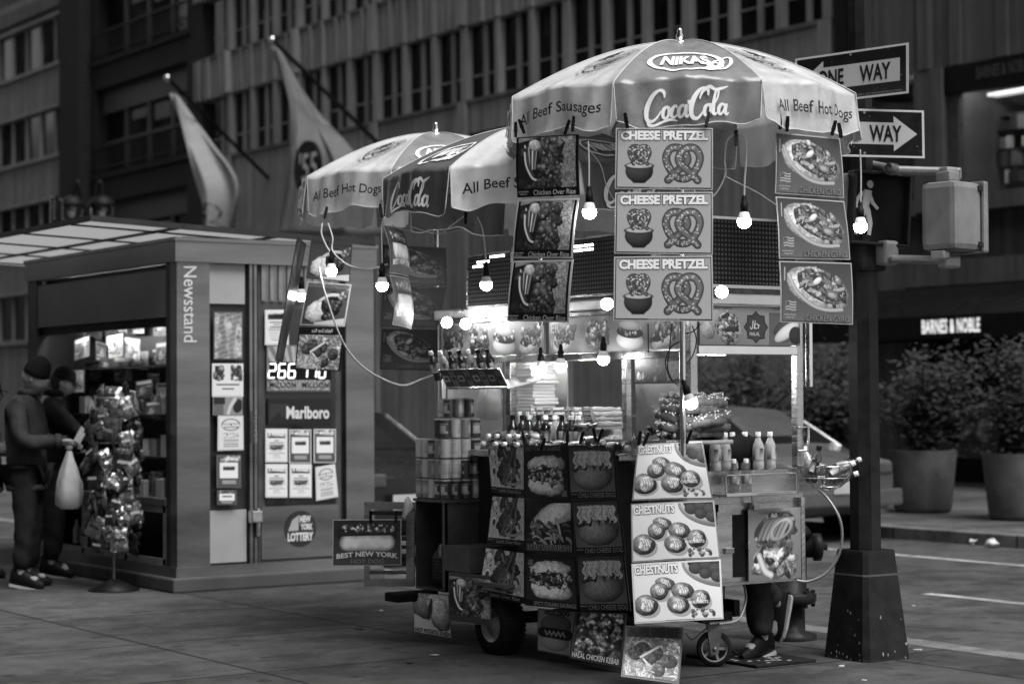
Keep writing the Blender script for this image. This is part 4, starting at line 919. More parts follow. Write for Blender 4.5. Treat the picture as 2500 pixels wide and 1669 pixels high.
# round lottery sticker, its wording
xc, zc = xN(733), zN(733, 1290); r_ = .145
PL = Patch(V(xc - r_, NY0 + .008, zc + r_), V(xc + r_, NY0 + .008, zc + r_), V(xc + r_, NY0 + .008, zc - r_), V(xc - r_, NY0 + .008, zc - r_))
b = MB(); b.slab([(xc + r_ * math.cos(t * PI / 20), NY0 + .007, zc + r_ * math.sin(t * PI / 20)) for t in range(40)], (0, .002, 0)); ls = b.build('round_sticker', 'news_frame', door)
lettering(PL, [('NEW', .48, .14, .82, .33, .85, {'bold': .05}), ('YORK', .5, .36, .88, .54, .85, {'bold': .05}), ('LOTTERY', .1, .6, .9, .84, .85, {'bold': .05})], ls)
b = MB(); b.slab([PL(.12 + .0, .55), PL(.44, .55), PL(.46, .12), PL(.25, .25)], (0, -.002, 0)); b.build('printed_apple', 'news_light', ls)
# illuminated jackpot sign and cigarette sign
def nposter(name, label, px, kind, fn, texts=(), group=None, dep=.0, **k):
    C = [atY(x, y, NY0 + dep - .006) for x, y in px]
    return poster(name, label, group, None, None, kind, fn, texts, at=C, m='print_matt', res=60, **k)
def rect4(x0, y0, x1, y1, sk=0): return [(x0, y0), (x1, y0 + sk), (x1, y1 + sk), (x0, y1)]
jp = nposter('jackpot_sign', 'lit jackpot sign with two glowing numbers on the kiosk door', rect4(651, 842, 806, 955), 'rays', f_rays, [('MILLION', .04, .80, .46, .92, .08, {'bold': .02, 'space': 1.15}), ('MILLION', .55, .80, .97, .92, .08, {'bold': .02, 'space': 1.15})], border=.4, cat='sign')
a = wloc(jp); dg = MB()
SEG = {'2': 'abged', '6': 'afgedc', '1': 'bc', '7': 'abc', '0': 'abcdef'}
def seg(x, y, w__, h_, ch):
    L = {'a': ((0, 0), (1, 0)), 'b': ((1, 0), (1, .5)), 'c': ((1, .5), (1, 1)), 'd': ((0, 1), (1, 1)), 'e': ((0, .5), (0, 1)), 'f': ((0, 0), (0, .5)), 'g': ((0, .5), (1, .5))}
    for c in SEG[ch]:
        (p0, q0), (p1, q1) = L[c]; A_ = atY(x + p0 * w__ - 3 * q0, y + q0 * h_, NY0 - .014); B_ = atY(x + p1 * w__ - 3 * q1, y + q1 * h_, NY0 - .014)
        dd = (B_ - A_).normalized() * .004; dg.tube([A_ + dd, B_ - dd], .006, 6)
for i, ch in enumerate('266'): seg(658 + i * 24, 888, 16, 34, ch)
for i, ch in enumerate('170'): seg(737 + i * 22, 888, 15, 34, ch)
dg.build('glowing_digits', 'lottery_led', jp)
MB().box(atY(653, 0, NY0).x, atY(804, 0, NY0).x, NY0 - .0085, NY0 - .0075, zN(720, 927), zN(720, 883)).build('digit_panel', 'black', jp)
def f_cig(c): A = c.asp; c.a[:] = .05; c.poly([(A * .02, .2), (A * .3, .2), (A * .3, .85), (A * .16, .55), (A * .02, .85)], .17)
nposter('cigarette_sign', 'dark cigarette brand sign with white lettering below the jackpot sign', rect4(654, 972, 811, 1036), 'cig', f_cig, [('Marlboro', .28, .3, .95, .78, .85, {'bold': .03})], border=.08, cat='sign')
nposter('notice', 'winner notice at the top of the kiosk door', rect4(647, 756, 705, 842), 'fly', f_flyer, [('A WINNER!', .15, .1, .85, .22, .05, {'bold': .05})], border=.9)
LW = [('A WINNER!', .15, .14, .85, .25, .9, {'bold': .04}), ('ALBANY', .2, .5, .8, .6, .1, {'bold': .05})]
pos = [(648, 1046, 0), (706, 1048, 1), (766, 1047, 1), (648, 1132, 0), (707, 1132, 0), (766, 1140, 2)]
ROWL = ['first lottery winner notice in the upper row on the kiosk door', 'ten thousand dollar notice in the middle of the upper row on the kiosk door', 'last notice in the upper row on the kiosk door', 'first winner notice in the lower row on the kiosk door', 'middle winner notice in the lower row on the kiosk door', 'tilted notice at the end of the lower row on the kiosk door']
for i, (x, y, k) in enumerate(pos):
    t = [('A WINNER!', .12, .1, .88, .23, .95, {'bold': .05}), ('ALBANY', .2, .48, .8, .62, .1, {'bold': .05})] if k == 0 else ([('WINNER', .35, .08, .92, .18, .9, {'bold': .05}), ('$10,000', .25, .34, .75, .44, .2, {'bold': .04})] if k == 1 else [('$50,000', .15, .24, .85, .34, .95, {'bold': .05}), ('ALBANY', .2, .5, .8, .62, .95, {'bold': .05})])
    q = rect4(x, y, x + 54, y + 82) if k != 2 else [(x + 4, y), (x + 52, y - 8), (x + 60, y + 72), (x + 6, y + 82)]
    nposter('notice', ROWL[i], q, 'fly%d' % k, [f_flyer, f_flyer2, f_flyer3][k], t, border=.85, dep=-.004 if k == 2 else 0)
nposter('street_map', 'pale street map in the notice column beside the corner post', rect4(521, 760, 593, 878), 'map', f_map, border=.3, cat='map')
nposter('notice', 'white flyer with two photographs below the street map', rect4(518, 887, 594, 968), 'pfly', f_photoflyer, border=.9)
nposter('notice', 'photo collage flyer in the notice column of the kiosk', rect4(520, 968, 592, 1013), 'coll', f_collage, border=.6)
nposter('notice', 'lottery notice with a round badge in the notice column', [(532, 1014), (594, 1014), (595, 1098), (531, 1100)], 'fly3b', f_flyer3, [('$50,000', .15, .24, .85, .34, .95, {'bold': .05}), ('ALBANY', .2, .5, .8, .62, .95, {'bold': .05})], border=.8)
nposter('notice', 'hundred thousand dollar notice low in the notice column', rect4(529, 1110, 588, 1190), 'fly2b', f_flyer2, [('WINNER', .3, .08, .9, .18, .9, {'bold': .05}), ('$100,000', .25, .34, .75, .44, .2, {'bold': .04})], border=.4)
nposter('notice', 'faded grey flyer at the bottom of the notice column', rect4(530, 1196, 578, 1232), 'collb', f_flyer2, border=.4)
# canopy roof
cz = lambda x: 2.85 - (x - 5.9) * .04
b = MB(); b.quad((5.9, NY0, cz(5.9) + .003), (NX1, NY0, cz(NX1) + .003), (NX1, 19.0, cz(NX1) + .003), (5.9, 19.0, cz(5.9) + .003)); b.build('roof', 'roof_glass', ns)
b = MB(); y = NY0 + .45
while y < 19: b.slab([(5.95, y, cz(5.95) - .013), (NX1, y, cz(NX1) - .013), (NX1, y, cz(NX1) - .001), (5.95, y, cz(5.95) - .001)], (0, .04, 0)); y += 1.0
for x in (5.9, 6.64, 7.5): b.slab([(x, NY0, cz(x) - .014), (x + .04, NY0, cz(x) - .014), (x + .04, NY0, cz(x) + .024), (x, NY0, cz(x) + .024)], (0, 4.7, 0))
b.slab([(5.9, NY0 - .03, cz(5.9) - .02), (NX1, NY0 - .03, cz(NX1) - .02), (NX1, NY0 - .03, cz(NX1) + .024), (5.9, NY0 - .03, cz(5.9) + .024)], (0, .028, 0))
b.build('roof_bar', 'news_frame', ns)
MB().box(NX0 + .1, NX1 - .1, NY0 + .1, NY1 - .1, 2.741, 2.755).build('ceiling_plate', 'black', ns)
# magazines, papers and goods on the open side
MG = ['hanging high behind the counter', 'clipped below the header', 'on the upper rack', 'on the middle rack', 'at the back of the stall', 'beside the window post']
mags = [(185, 800, 48, 52, 4), (222, 795, 50, 52, -8), (262, 790, 42, 60, 3), (300, 785, 22, 50, 0), (330, 785, 44, 58, 0), (362, 772, 34, 40, 0), (395, 790, 40, 60, 0), (160, 880, 52, 90, 0), (165, 980, 50, 70, 0), (226, 905, 40, 46, 5), (225, 955, 40, 56, -4), (262, 885, 30, 46, 0), (300, 900, 44, 60, 0), (345, 880, 34, 46, 0), (375, 930, 30, 40, 0), (208, 1000, 34, 60, 0), (240, 1010, 34, 44, 0), (385, 870, 26, 36, 0), (150, 1075, 44, 60, 0), (350, 1010, 40, 20, 0), (390, 1018, 36, 20, 0), (262, 1010, 28, 40, 0)]
mags += [(280, 845, 40, 56, 4), (322, 850, 40, 50, -3), (398, 862, 36, 54, 2), (300, 1000, 40, 50, 0), (352, 950, 40, 44, 3), (398, 960, 32, 50, 0), (250, 860, 30, 44, -5), (375, 1000, 36, 40, 2), (200, 850, 36, 50, 6), (185, 930, 40, 54, 0)]
for i, (px, py, w_, h_, sk) in enumerate(mags):
    X = NX0 + (.27 + .02 * (i % 3) if i > 21 else .42 if i % 3 == 0 else .48 if i % 3 == 1 else .53); C = [atX(px - w_ / 2, py - h_ / 2 + sk, X), atX(px + w_ / 2, py - h_ / 2 - sk, X), atX(px + w_ / 2, py + h_ / 2 - sk, X), atX(px - w_ / 2, py + h_ / 2 + sk, X)]
    wd = ['newspaper', 'glossy magazine', 'pale magazine', 'dark magazine', 'picture magazine', 'printed carton'][i % 6]
    row = 'top row' if i < 7 else ('middle rows' if i < 18 else 'lowest row' if i < 22 else 'front rail'); n_ = i if i < 7 else (i - 7 if i < 18 else i - 18 if i < 22 else i - 22)
    poster('magazine', f'{ORD[n_]} {wd} along the {row} inside the kiosk window', 'magazines in the kiosk window', None, None, 'mag%d' % (i % 9), magfn(i % 9 + 20), at=C, border=.5, edge=.01, res=40, m='print_matt', cat='magazine')
C = [atX(284, 960, NX0 - .0), atX(328, 957, NX0 - .0), atX(328, 1012, NX0 - .0), atX(284, 1014, NX0 - .0)]
poster('notice', 'white price notice taped in the window above the snack rack', None, None, None, 'pricel', lambda c: (c.a.fill(.72), [c.rect(c.asp * .4, .1 + .08 * i, c.asp * .9, .13 + .08 * i, .45) for i in range(10)]), at=C, border=.8, res=40, m='print_matt')
# rows of small goods on the counter and shelves
gd = random.Random(5); y = NY0 + .3; i = 0
for zz, nm, x_ in ((.71, 'candy_box', NX0 + .08), (.71, 'candy_box', NX0 + .25), (1.015, 'cigarette_pack', NX0 + .34), (1.365, 'cigarette_pack', NX0 + .34)):
    for k in range(16):
        y = NY0 + .28 + k * .17 + gd.uniform(-.02, .02); h = gd.uniform(.08, .2); n0 = MB(); n0.bbox(x_, x_ + .09, y, y + gd.uniform(.08, .13), zz, zz + h, .004)
        o = n0.build(nm, ['grey', 'lightgrey', 'black', 'foil', 'offwhite', 'foil_dark'][gd.randrange(6)])
        tag(o, f'{ORD[k]} small {nm.replace("_", " ")} from the corner post ' + ('at the counter edge' if x_ < NX0 + .1 else 'along the counter middle' if zz < 1 else 'on the low back shelf' if zz < 1.2 else 'on the high back shelf'), nm.split('_')[1], 'small goods on the kiosk shelves')
for k in range(9):
    y = NY0 + 1.1 + k * .16; o = MB().lathe([(.03, 0), (.03, .12), (.012, .17), (.012, .2), (0, .2)], (NX0 + .15, y, .24), 10).build('drink_bottle', ['liquid_dark', 'liquid_mid', 'lightgrey'][k % 3]); tag(o, f'{ORD[k]} small drink bottle inside the case under the kiosk counter', 'bottle', 'bottles under the kiosk counter')
# ================================================================== snack rack in front of the kiosk
RP = V(6.30, 14.72, 0)
sr = thing('snack_rack', 'wire snack rack on a pole with a cone foot before the newsstand', 'rack', RP)
MB().lathe([(.2, 0), (.2, .012), (.06, .075), (.02, .09)], RP, 24).build('foot', 'black', sr); MB().tube([RP + V(0, 0, .08), RP + V(0, 0, 1.55)], .012, 8).build('pole', 'steel_dark', sr)
b = MB()
for z, r_ in ((1.5, .14), (1.15, .17), (.8, .17), (.5, .15)): b.tube([RP + V(r_ * math.cos(t * PI / 8), r_ * math.sin(t * PI / 8), z) for t in range(16)], .005, 5, 0, False, True)
b.build('ring', 'steel', sr)
def bagmesh(seed):
    r = random.Random(seed); b = MB(); n = 9; vs = []; cc = []
    for sgn in (1, -1):
        for j in range(n + 1):
            for i in range(n + 1):
                u, v = i / n - .5, j / n - .5; th = max(0, (1 - (2 * u) ** 4) * (1 - (2 * v) ** 4)) * .022
                vs.append((u * .15 + r.gauss(0, .002), sgn * th + r.gauss(0, .009) * (th > .003), v * .2 + r.gauss(0, .002)))
                cc.append(.1)
    N = (n + 1) ** 2; fs = []
    for j in range(n):
        for i in range(n): a = j * (n + 1) + i; fs += [(a, a + 1, a + n + 2, a + n + 1), (N + a, N + a + n + 1, N + a + n + 2, N + a + 1)]
    b.add(vs, fs, 0, True); return b
proto = []
for k in range(6):
    m = ['foil', 'foil_dark', 'foil_mid'][k % 3]; o = bagmesh(k).build('snack_bag', m, None, loc=(0, 0, 0)); lb = MB()
    [lb.add([(-.045 + .016 * q_, -.037, -.012 + .004 * math.sin(q_ * 2)), (-.033 + .016 * q_, -.037, -.012), (-.031 + .016 * q_, -.037, .012), (-.043 + .016 * q_, -.037, .014)], [(0, 1, 2, 3)]) for q_ in range(6)]; lb.build('printed_label', ['black', 'offwhite', 'lightgrey'][k % 3], o)
    tag(o, 'snack bag', 'snack bag'); proto.append(o)
tiers = [(1.47, .10, 9), (1.36, .16, 11), (1.2, .19, 12), (1.05, .2, 12), (.9, .18, 12), (.72, .16, 11), (.56, .18, 11), (.42, .15, 10)]
used = set(); TN = ['top', 'second', 'third', 'fourth', 'fifth', 'sixth', 'seventh', 'lowest']; TONE = ['silvery', 'dark glossy', 'grey']
for ti, (z, r_, n) in enumerate(tiers):
    for k in range(n):
        a = 2 * PI * k / n + .3 * ti + gd.uniform(-.12, .12); p = RP + V(r_ * math.cos(a), r_ * math.sin(a), z + gd.uniform(-.06, .06)); q = gd.randrange(6)
        rot = (gd.uniform(-.5, .25), gd.uniform(-.5, .5), a + PI / 2 + gd.uniform(-.6, .6)); lab = f'{TONE[q % 3]} snack bag, {ORD[k]} around the {TN[ti]} tier of the rack'
        if q not in used: used.add(q); o = proto[q]; o.location = p; o.rotation_euler = rot; o['label'] = lab; o['group'] = 'snack bags on the rack'
        else: copy_tree(proto[q], p, rot=rot, label=lab, group='snack bags on the rack', scale=gd.uniform(.6, 1.0))
# ================================================================== people
def skin(name, nodes, edges, m, parent=None, sub=2, root=None, loc=None, extra=None):
    names = list(nodes); me = bpy.data.meshes.new(name); me.from_pydata([nodes[k][0] for k in names], [(names.index(a), names.index(b_)) for a, b_ in edges], [])
    ob = bpy.data.objects.new(name, me); COL.objects.link(ob); ob.modifiers.new('s', 'SKIN'); sv = me.skin_vertices[0].data if me.skin_vertices else None
    if sv is None: me.skin_vertices.new() if hasattr(me.skin_vertices, 'new') else None; sv = me.skin_vertices[0].data
    for i, k in enumerate(names): r = nodes[k][1]; sv[i].radius = r if isinstance(r, tuple) else (r, r); sv[i].use_root = (k == (root or names[0]))
    md = ob.modifiers.new('u', 'SUBSURF'); md.levels = sub; md.render_levels = sub
    dg = bpy.context.evaluated_depsgraph_get(); dg.update(); e = bpy.data.meshes.new_from_object(ob.evaluated_get(dg))
    b = MB(); b.add([tuple(q.co) for q in e.vertices], [tuple(p.vertices) for p in e.polygons], 0, True); bpy.data.objects.remove(ob); bpy.data.meshes.remove(me); bpy.data.meshes.remove(e)
    if extra: extra(b)
    return b.build(name, m, parent, loc=loc if parent is None else None)
def head_into(b, c, yaw=0, pitch=0, s=1.0):
    M = Matrix.Translation(c) @ Matrix.Rotation(yaw, 4, 'Z') @ Matrix.Rotation(pitch, 4, 'X'); n = 20; k = 16; vs = []; fs = []
    for i in range(k + 1):
        th = PI * i / k; z = -math.cos(th)
        for j in range(n):
            a = 2 * PI * j / n; x, y = math.sin(th) * math.sin(a), math.sin(th) * math.cos(a)
            X, Y, Z = x * .077, y * .097, z * .118
            if z < -.2: X *= 1 - .28 * (-z - .2) / .8; Y *= 1 - .1 * (-z - .2)
            if y > .2 and z < 0: Y += .008
            if y > .8 and abs(x) < .35:                                    # nose, brow, mouth, chin
                if -.35 < z < .05: Y += .022 * (1 - abs(x) / .35) * (1 - abs(z + .18) / .22)
                if .05 <= z < .3: Y += .006
                if -.62 < z <= -.45: Y += .007
                if z <= -.72: Y += .012
            if y > .5 and .1 < abs(x) < .6 and -.02 < z < .18: Y -= .008
            vs.append(M @ V(X * s, Y * s, Z * s))
    for i in range(k):
        for j in range(n): fs.append((i * n + j, i * n + (j + 1) % n, (i + 1) * n + (j + 1) % n, (i + 1) * n + j))
    b.add(vs, fs, 0, True)
    for sx in (-1, 1): b.ball(M @ V(sx * .078 * s, -.005, -.01), .028 * s, 8, 0, .35, .7, 1)
    return M
def hand_into(b, wr, d, up, s=1.0, curl=.6, side=1):
    d = d.normalized(); x = d.cross(up).normalized(); n = x.cross(d)
    pc = wr + d * .045 * s; M = Matrix((x, d, n)).transposed().to_4x4(); b.ball(pc, .045 * s, 10, 0, .9, 1.1, .42, M)
    for k in range(4):
        L = [.07, .08, .075, .058][k] * s; o = wr + d * .085 * s + x * (k - 1.5) * .02 * s
        p1 = o + d * L * .45 - n * .004; p2 = p1 + (d * math.cos(curl) - n * math.sin(curl)) * L * .32; p3 = p2 + (d * math.cos(curl * 2) - n * math.sin(curl * 2)) * L * .28
        b.tube([o - d * .01, o, p1, p2, p3], [.009 * s, .0095 * s, .009 * s, .008 * s, .006 * s], 7)
    o = wr + d * .03 * s - x * side * .036 * s; b.tube([o, o - x * side * .02 * s + d * .025 * s, o - x * side * .015 * s + d * .055 * s - n * .01], [.011 * s, .010 * s, .007 * s], 7)
def person(label, loc, rz, J, top, low, head_yaw=0, head_pitch=0, hat=None, shoes='black', s=1.0, hands=True, tr=1.0):
    # J: joints in the person's own space (x right, y ahead, z up)
    j = {k: V(*p) for k, p in J.items()}
    N = {'pel': (j['pel'], (.13, .10)), 'sp': (j['sp'], (.125, .1)), 'ch': (j['ch'], (.15, .11)), 'nb': (j['nb'], .06), 'nk': (j['hd'] - V(0, .01, .1), .052)}
    E = [('pel', 'sp'), ('sp', 'ch'), ('ch', 'nb'), ('nb', 'nk')]
    for sd_ in 'lr':
        N.update({'sh' + sd_: (j['sh' + sd_], .062), 'el' + sd_: (j['el' + sd_], .045), 'wr' + sd_: (j['wr' + sd_], .03), 'hp' + sd_: (j['hp' + sd_], .09), 'kn' + sd_: (j['kn' + sd_], .06), 'an' + sd_: (j['an' + sd_], .042), 'to' + sd_: (j['to' + sd_], .034)})
        E += [('ch', 'sh' + sd_), ('sh' + sd_, 'el' + sd_), ('el' + sd_, 'wr' + sd_), ('pel', 'hp' + sd_), ('hp' + sd_, 'kn' + sd_), ('kn' + sd_, 'an' + sd_), ('an' + sd_, 'to' + sd_)]
    HM = [None]
    def ex(b):
        HM[0] = head_into(b, j['hd'], head_yaw, head_pitch)
        if hands:
            for sd_, sg in (('l', -1), ('r', 1)): hand_into(b, j['wr' + sd_], j['wr' + sd_] - j['el' + sd_], V(0, 0, 1), 1, .7, -sg)
    body = skin('person', N, E, 'skin', None, 2, 'pel', (0, 0, 0), ex); LOCAL.add(body.name)
    tag(body, label, 'person')
    f = 1.0
    T = {'pel': (j['pel'] + V(0, 0, -.06), (.20, .165)), 'sp': (j['sp'], (.19, .165)), 'ch': (j['ch'], (.2, .155)), 'nb': (j['nb'] + V(0, 0, .01), (.085, .085))}
    TE = [('pel', 'sp'), ('sp', 'ch'), ('ch', 'nb')]
    L = {'pel': (j['pel'] + V(0, 0, .02), (.165, .135))}; LE = []
    for sd_ in 'lr':
        e1 = j['sh' + sd_].lerp(j['el' + sd_], .5); w1 = j['el' + sd_].lerp(j['wr' + sd_], .92)
        T.update({'sh' + sd_: (j['sh' + sd_], .092), 'm' + sd_: (e1, .085), 'el' + sd_: (j['el' + sd_], .078), 'wr' + sd_: (w1, .056)}); TE += [('ch', 'sh' + sd_), ('sh' + sd_, 'm' + sd_), ('m' + sd_, 'el' + sd_), ('el' + sd_, 'wr' + sd_)]
        a1 = j['kn' + sd_].lerp(j['an' + sd_], .5); a2 = j['kn' + sd_].lerp(j['an' + sd_], .9)
        L.update({'hp' + sd_: (j['hp' + sd_], .118 * tr), 'kn' + sd_: (j['kn' + sd_], .092 * tr), 'c' + sd_: (a1, .088 * tr), 'an' + sd_: (a2, .082 * tr)}); LE += [('pel', 'hp' + sd_), ('hp' + sd_, 'kn' + sd_), ('kn' + sd_, 'c' + sd_), ('c' + sd_, 'an' + sd_)]
    def wrinkle(b):
        r = random.Random(3); ph = [r.uniform(0, 6) for _ in range(6)]
        b.v = [(x + .003 * math.sin(z * 47 + ph[0] + y * 30) + .005 * math.sin(z * 23 + y * 41 + ph[3]), y + .003 * math.sin(z * 53 + ph[1] + x * 35) + .005 * math.sin(z * 29 - x * 37 + ph[4]), z + .003 * math.sin(x * 60 + ph[2])) for x, y, z in b.v]
    def jacket_more(b):
        wrinkle(b); c = j['nb'] + V(0, .015, .03); up_ = (j['hd'] - j['nb']).normalized() * .05
        b.tube([c + V(.062 * math.cos(2 * PI * q / 14), .062 * math.sin(2 * PI * q / 14), -.02) + up_ * .4 for q in range(14)], .034, 7, 0, False, True)
        h_ = j['pel'] - V(0, 0, .17); b.tube([h_ + V(.165 * math.cos(2 * PI * q / 20), .135 * math.sin(2 * PI * q / 20), .004 * math.sin(q * 2.2)) for q in range(20)], .03, 6, 0, False, True)
        for sd_ in 'lr': b.lathe([(.058, -.025), (.062, 0), (.058, .025)], (0, 0, 0), 12, 0, 'z', (lambda q_, w__: (Matrix.Translation(w__) @ q_.to_track_quat('Z', 'Y').to_matrix().to_4x4()))(j['wr' + sd_] - j['el' + sd_], j['el' + sd_].lerp(j['wr' + sd_], .93)))
    jk = skin('jacket', T, TE, top, body, 2, 'sp', None, jacket_more); skin('trousers', L, LE, low, body, 2, 'pel', None, wrinkle)
    for sd_ in 'lr':
        an, to = j['an' + sd_], j['to' + sd_]; d = (to - an); d2 = d.normalized(); up = V(0, 0, 1); up = (up - d2 * up.dot(d2)).normalized(); x = d2.cross(up)
        def pt(f, u, w__): return an + d2 * f + up * u + x * w__
        b = MB(); secs = [(-.085, .03, .075), (-.07, .042, .09), (0, .046, .085), (.06, .046, .055), (.12, .048, .03), (.17, .04, .012), (.2, .02, -.005)]
        off = -.075; vs = []; n = 10
        for f_, hw_, tp in secs:
            for q in range(n):
                a = 2 * PI * q / n; uu = math.sin(a); vs.append(pt(f_, off + (tp - off) * (.5 + .5 * uu), hw_ * math.cos(a) * (1 if uu < .3 else .8)))
        b.add(vs, [(i * n + q, i * n + (q + 1) % n, (i + 1) * n + (q + 1) % n, (i + 1) * n + q) for i in range(len(secs) - 1) for q in range(n)], 0, True); b.add(vs[:n], [tuple(range(n))[::-1]]); b.add(vs[-n:], [tuple(range(n))])
        so_ = b.build('shoe', shoes, body); c = MB(); c.slab([pt(f_, -.08, hw_) for f_, hw_, tp in secs] + [pt(f_, -.08, -hw_) for f_, hw_, tp in secs[::-1]], up * .02); c.build('sole', 'lightgrey', so_)
    M = HM[0]
    if hat == 'beanie':
        b = MB(); b.lathe([(.092, -.0), (.106, .01), (.106, .05), (.1, .07), (.098, .1), (.075, .145), (.03, .168), (0, .17)], (0, -.012, .015), 20, 0, 'z', M); b.build('knit_hat', 'knit', body)
    elif hat == 'cap':
        b = MB(); b.lathe([(.098, .03), (.1, .05), (.09, .1), (.05, .135), (0, .14)], (0, -.005, 0), 20, 0, 'z', M); b.slab([M @ V(.075 * math.cos(t * PI / 8), .07 + .09 * math.sin(t * PI / 8), .035 - .03 * math.sin(t * PI / 8)) for t in range(9)], (0, 0, .008)); b.build('cap', 'knit', body)
    if hat != 'cap' or True:
        b = MB(); b.ball(M @ V(0, -.025, .012), .092, 14, 0, .9, .98, 1.12, M.to_3x3().to_4x4()); b.build('hair', 'hair' if hat != 'beanie' else 'grey', body)
    body.location = loc; body.rotation_euler = (0, 0, rz); body.scale = (s, s, s)
    return body, M, j
STAND = dict(pel=(0, 0, .96), sp=(0, .0, 1.14), ch=(0, -.02, 1.36), nb=(0, -.01, 1.52), hd=(0, .07, 1.66), shl=(-.19, -.02, 1.44), shr=(.19, -.02, 1.44), ell=(-.25, .04, 1.15), elr=(.25, .04, 1.15), wrl=(-.1, .3, 1.14), wrr=(.1, .31, 1.16), hpl=(-.09, 0, .9), hpr=(.09, 0, .9), knl=(-.1, .02, .5), knr=(.11, .03, .5), anl=(-.1, -.03, .085), anr=(.13, .0, .085), tol=(-.12, .12, .06), tor=(.15, .15, .06))
m1, M1, j1 = person('man in a knit hat, glasses and dark jacket reading something beside the newsstand', (5.86, 15.42, 0), -PI / 2 - .7, STAND, 'jacket', 'trouser', 0, -.45, 'beanie')
gl = MB()
for sx in (-1, 1): gl.tube([M1 @ V(sx * .033 + .024 * math.cos(t * PI / 6), .1, .012 + .018 * math.sin(t * PI / 6)) for t in range(12)], .0022, 5, 0, False, True); gl.tube([M1 @ V(sx * .057, .098, .016), M1 @ V(sx * .08, .0, .016)], .002, 5)
gl.build('glasses', 'steel', m1)
J2 = dict(STAND); J2.update(hd=(0, .09, 1.63), wrr=(.2, .52, 1.25), elr=(.24, .24, 1.18), wrl=(-.15, .35, 1.1))
m2, _, _ = person('man in a dark cap reaching toward the newsstand counter', (6.38, 16.2, 0), -PI / 2 - .45, J2, 'jacket_dark', 'trouser', 0, -.3, 'cap')
m3, _, _ = person('person in a pale jacket mostly beyond the edge of the photo', (5.9, 16.5, 0), -PI / 2 - .4, dict(STAND, hd=(0, .05, 1.66)), 'jacket_light', 'trouser', 0, 0, 'cap', s=.93)
# held paper and the plastic bag
Mw = Matrix.Translation((5.86, 15.42, 0)) @ Matrix.Rotation(-PI / 2 - .7, 4, 'Z')
hp = Mw @ V(-.02, .43, 1.2); b = MB(); b.box(-.03, .03, -.004, .004, -.07, .07, 0, Matrix.Translation(hp) @ Matrix.Rotation(.5, 4, 'Y')); tag(b.build('phone', 'offwhite'), 'small pale phone held by the man in the knit hat', 'phone')
def bagshape(c, s):
    b = MB(); r = random.Random(2); n = 18; prof = [(.03, .33), (.05, .27), (.1, .17), (.145, .05), (.15, -.05), (.14, -.13), (.1, -.165), (.001, -.17)]; vs = []
    for i, (q, z) in enumerate(prof):
        for k in range(n):
            a = 2 * PI * k / n; rr = q * (1 + .16 * math.sin(a * 5 + i * .6) + .13 * math.sin(a * 8 + 1.3 * i) + r.uniform(-.05, .05)) ; vs.append(V(rr * math.cos(a) * .65, rr * math.sin(a), z) * s + c)
    b.add(vs, [(i * n + k, i * n + (k + 1) % n, (i + 1) * n + (k + 1) % n, (i + 1) * n + k) for i in range(len(prof) - 1) for k in range(n)], 0, True); return b
hw = Mw @ V(.1, .38, 1.12); bc = hw + V(.0, 0, -.34); b = bagshape(bc, .92)
for sx in (-.03, .03): b.tube([bc + V(0, sx, .33), hw + V(0, sx * .3, 0)], [.02, .008], 6)
tag(b.build('carrier_bag', 'bag_plastic'), 'white plastic carrier bag hanging from the hand of the man in the knit hat', 'bag')
# ================================================================== traffic pole, signs and signals
PB = V(8.137, 8.328, 0)
tp = thing('traffic_pole', 'dark octagonal traffic pole with a flared scuffed base by the kerb', 'pole', PB)
def octo(r, z, rot=PI / 8, cut=1): return [PB + V(r * math.cos(rot + k * PI / 4), r * math.sin(rot + k * PI / 4), z) for k in range(8)]
A8 = math.radians(-90 + 34.4) * -1
def sq(hw_, ch, z):                                               # square with cut corners, seen corner-on
    P = []
    for k in range(4):
        a = k * PI / 2 + CORN; c, d = math.cos(a), math.sin(a)
        for sx in (-1, 1): x, y = hw_, sx * (hw_ - ch); P.append(PB + V(x * c - y * d, x * d + y * c, z))
    return P
CORN = 0.0
b = MB(); R_ = [sq(.185, .03, 0), sq(.182, .03, .015), sq(.126, .022, .595), sq(.123, .022, .612)]
for i in range(3): b.add(R_[i] + R_[i + 1], [(k, (k + 1) % 8, 8 + (k + 1) % 8, 8 + k) for k in range(8)])
b.add(R_[-1], [tuple(range(8))]); b.build('base', 'dark_paint', tp)
bb = MB(); R1, R2 = sq(.1395, .0245, .47), sq(.1375, .0245, .482); bb.add(R1 + R2, [(k, (k + 1) % 8, 8 + (k + 1) % 8, 8 + k) for k in range(8)])
bb.build('base_seam', 'mid_paint', tp)
CZ = atd(2080, 660, 11.6).z
b = MB(); r0, r1 = .098, .09
o0, o1 = octo(.094, .6), octo(.088, CZ); b.add(o0 + o1, [(k, (k + 1) % 8, 8 + (k + 1) % 8, 8 + k) for k in range(8)]); b.build('shaft', 'dark_paint', tp)
pu = MB(); o2, o3 = octo(.07, CZ - .02), octo(.065, 6.5); pu.add(o2 + o3, [(k, (k + 1) % 8, 8 + (k + 1) % 8, 8 + k) for k in range(8)]); pu.build('upper_shaft', 'dark_paint', tp)
sc_ = MB(); r = random.Random(11)
for _ in range(28):
    zz = r.random() ** 3 * .28 + .008; fx = r.choice(['x', 'y']); u = r.uniform(-.85, .85) * .16; s_ = r.uniform(.002, .008)
    n = 6; pts = []
    for q in range(n):
        a = 2 * PI * q / n; du, dz = s_ * r.uniform(.5, 1.2) * math.cos(a), s_ * r.uniform(.6, 1.8) * math.sin(a); h2 = .182 - (zz + dz - .015) * .0966 + .0012
        pts.append(PB + (V(-h2, u + du, zz + dz) if fx == 'x' else V(u + du, -h2, zz + dz)))
    sc_.add(pts, [tuple(range(n))])
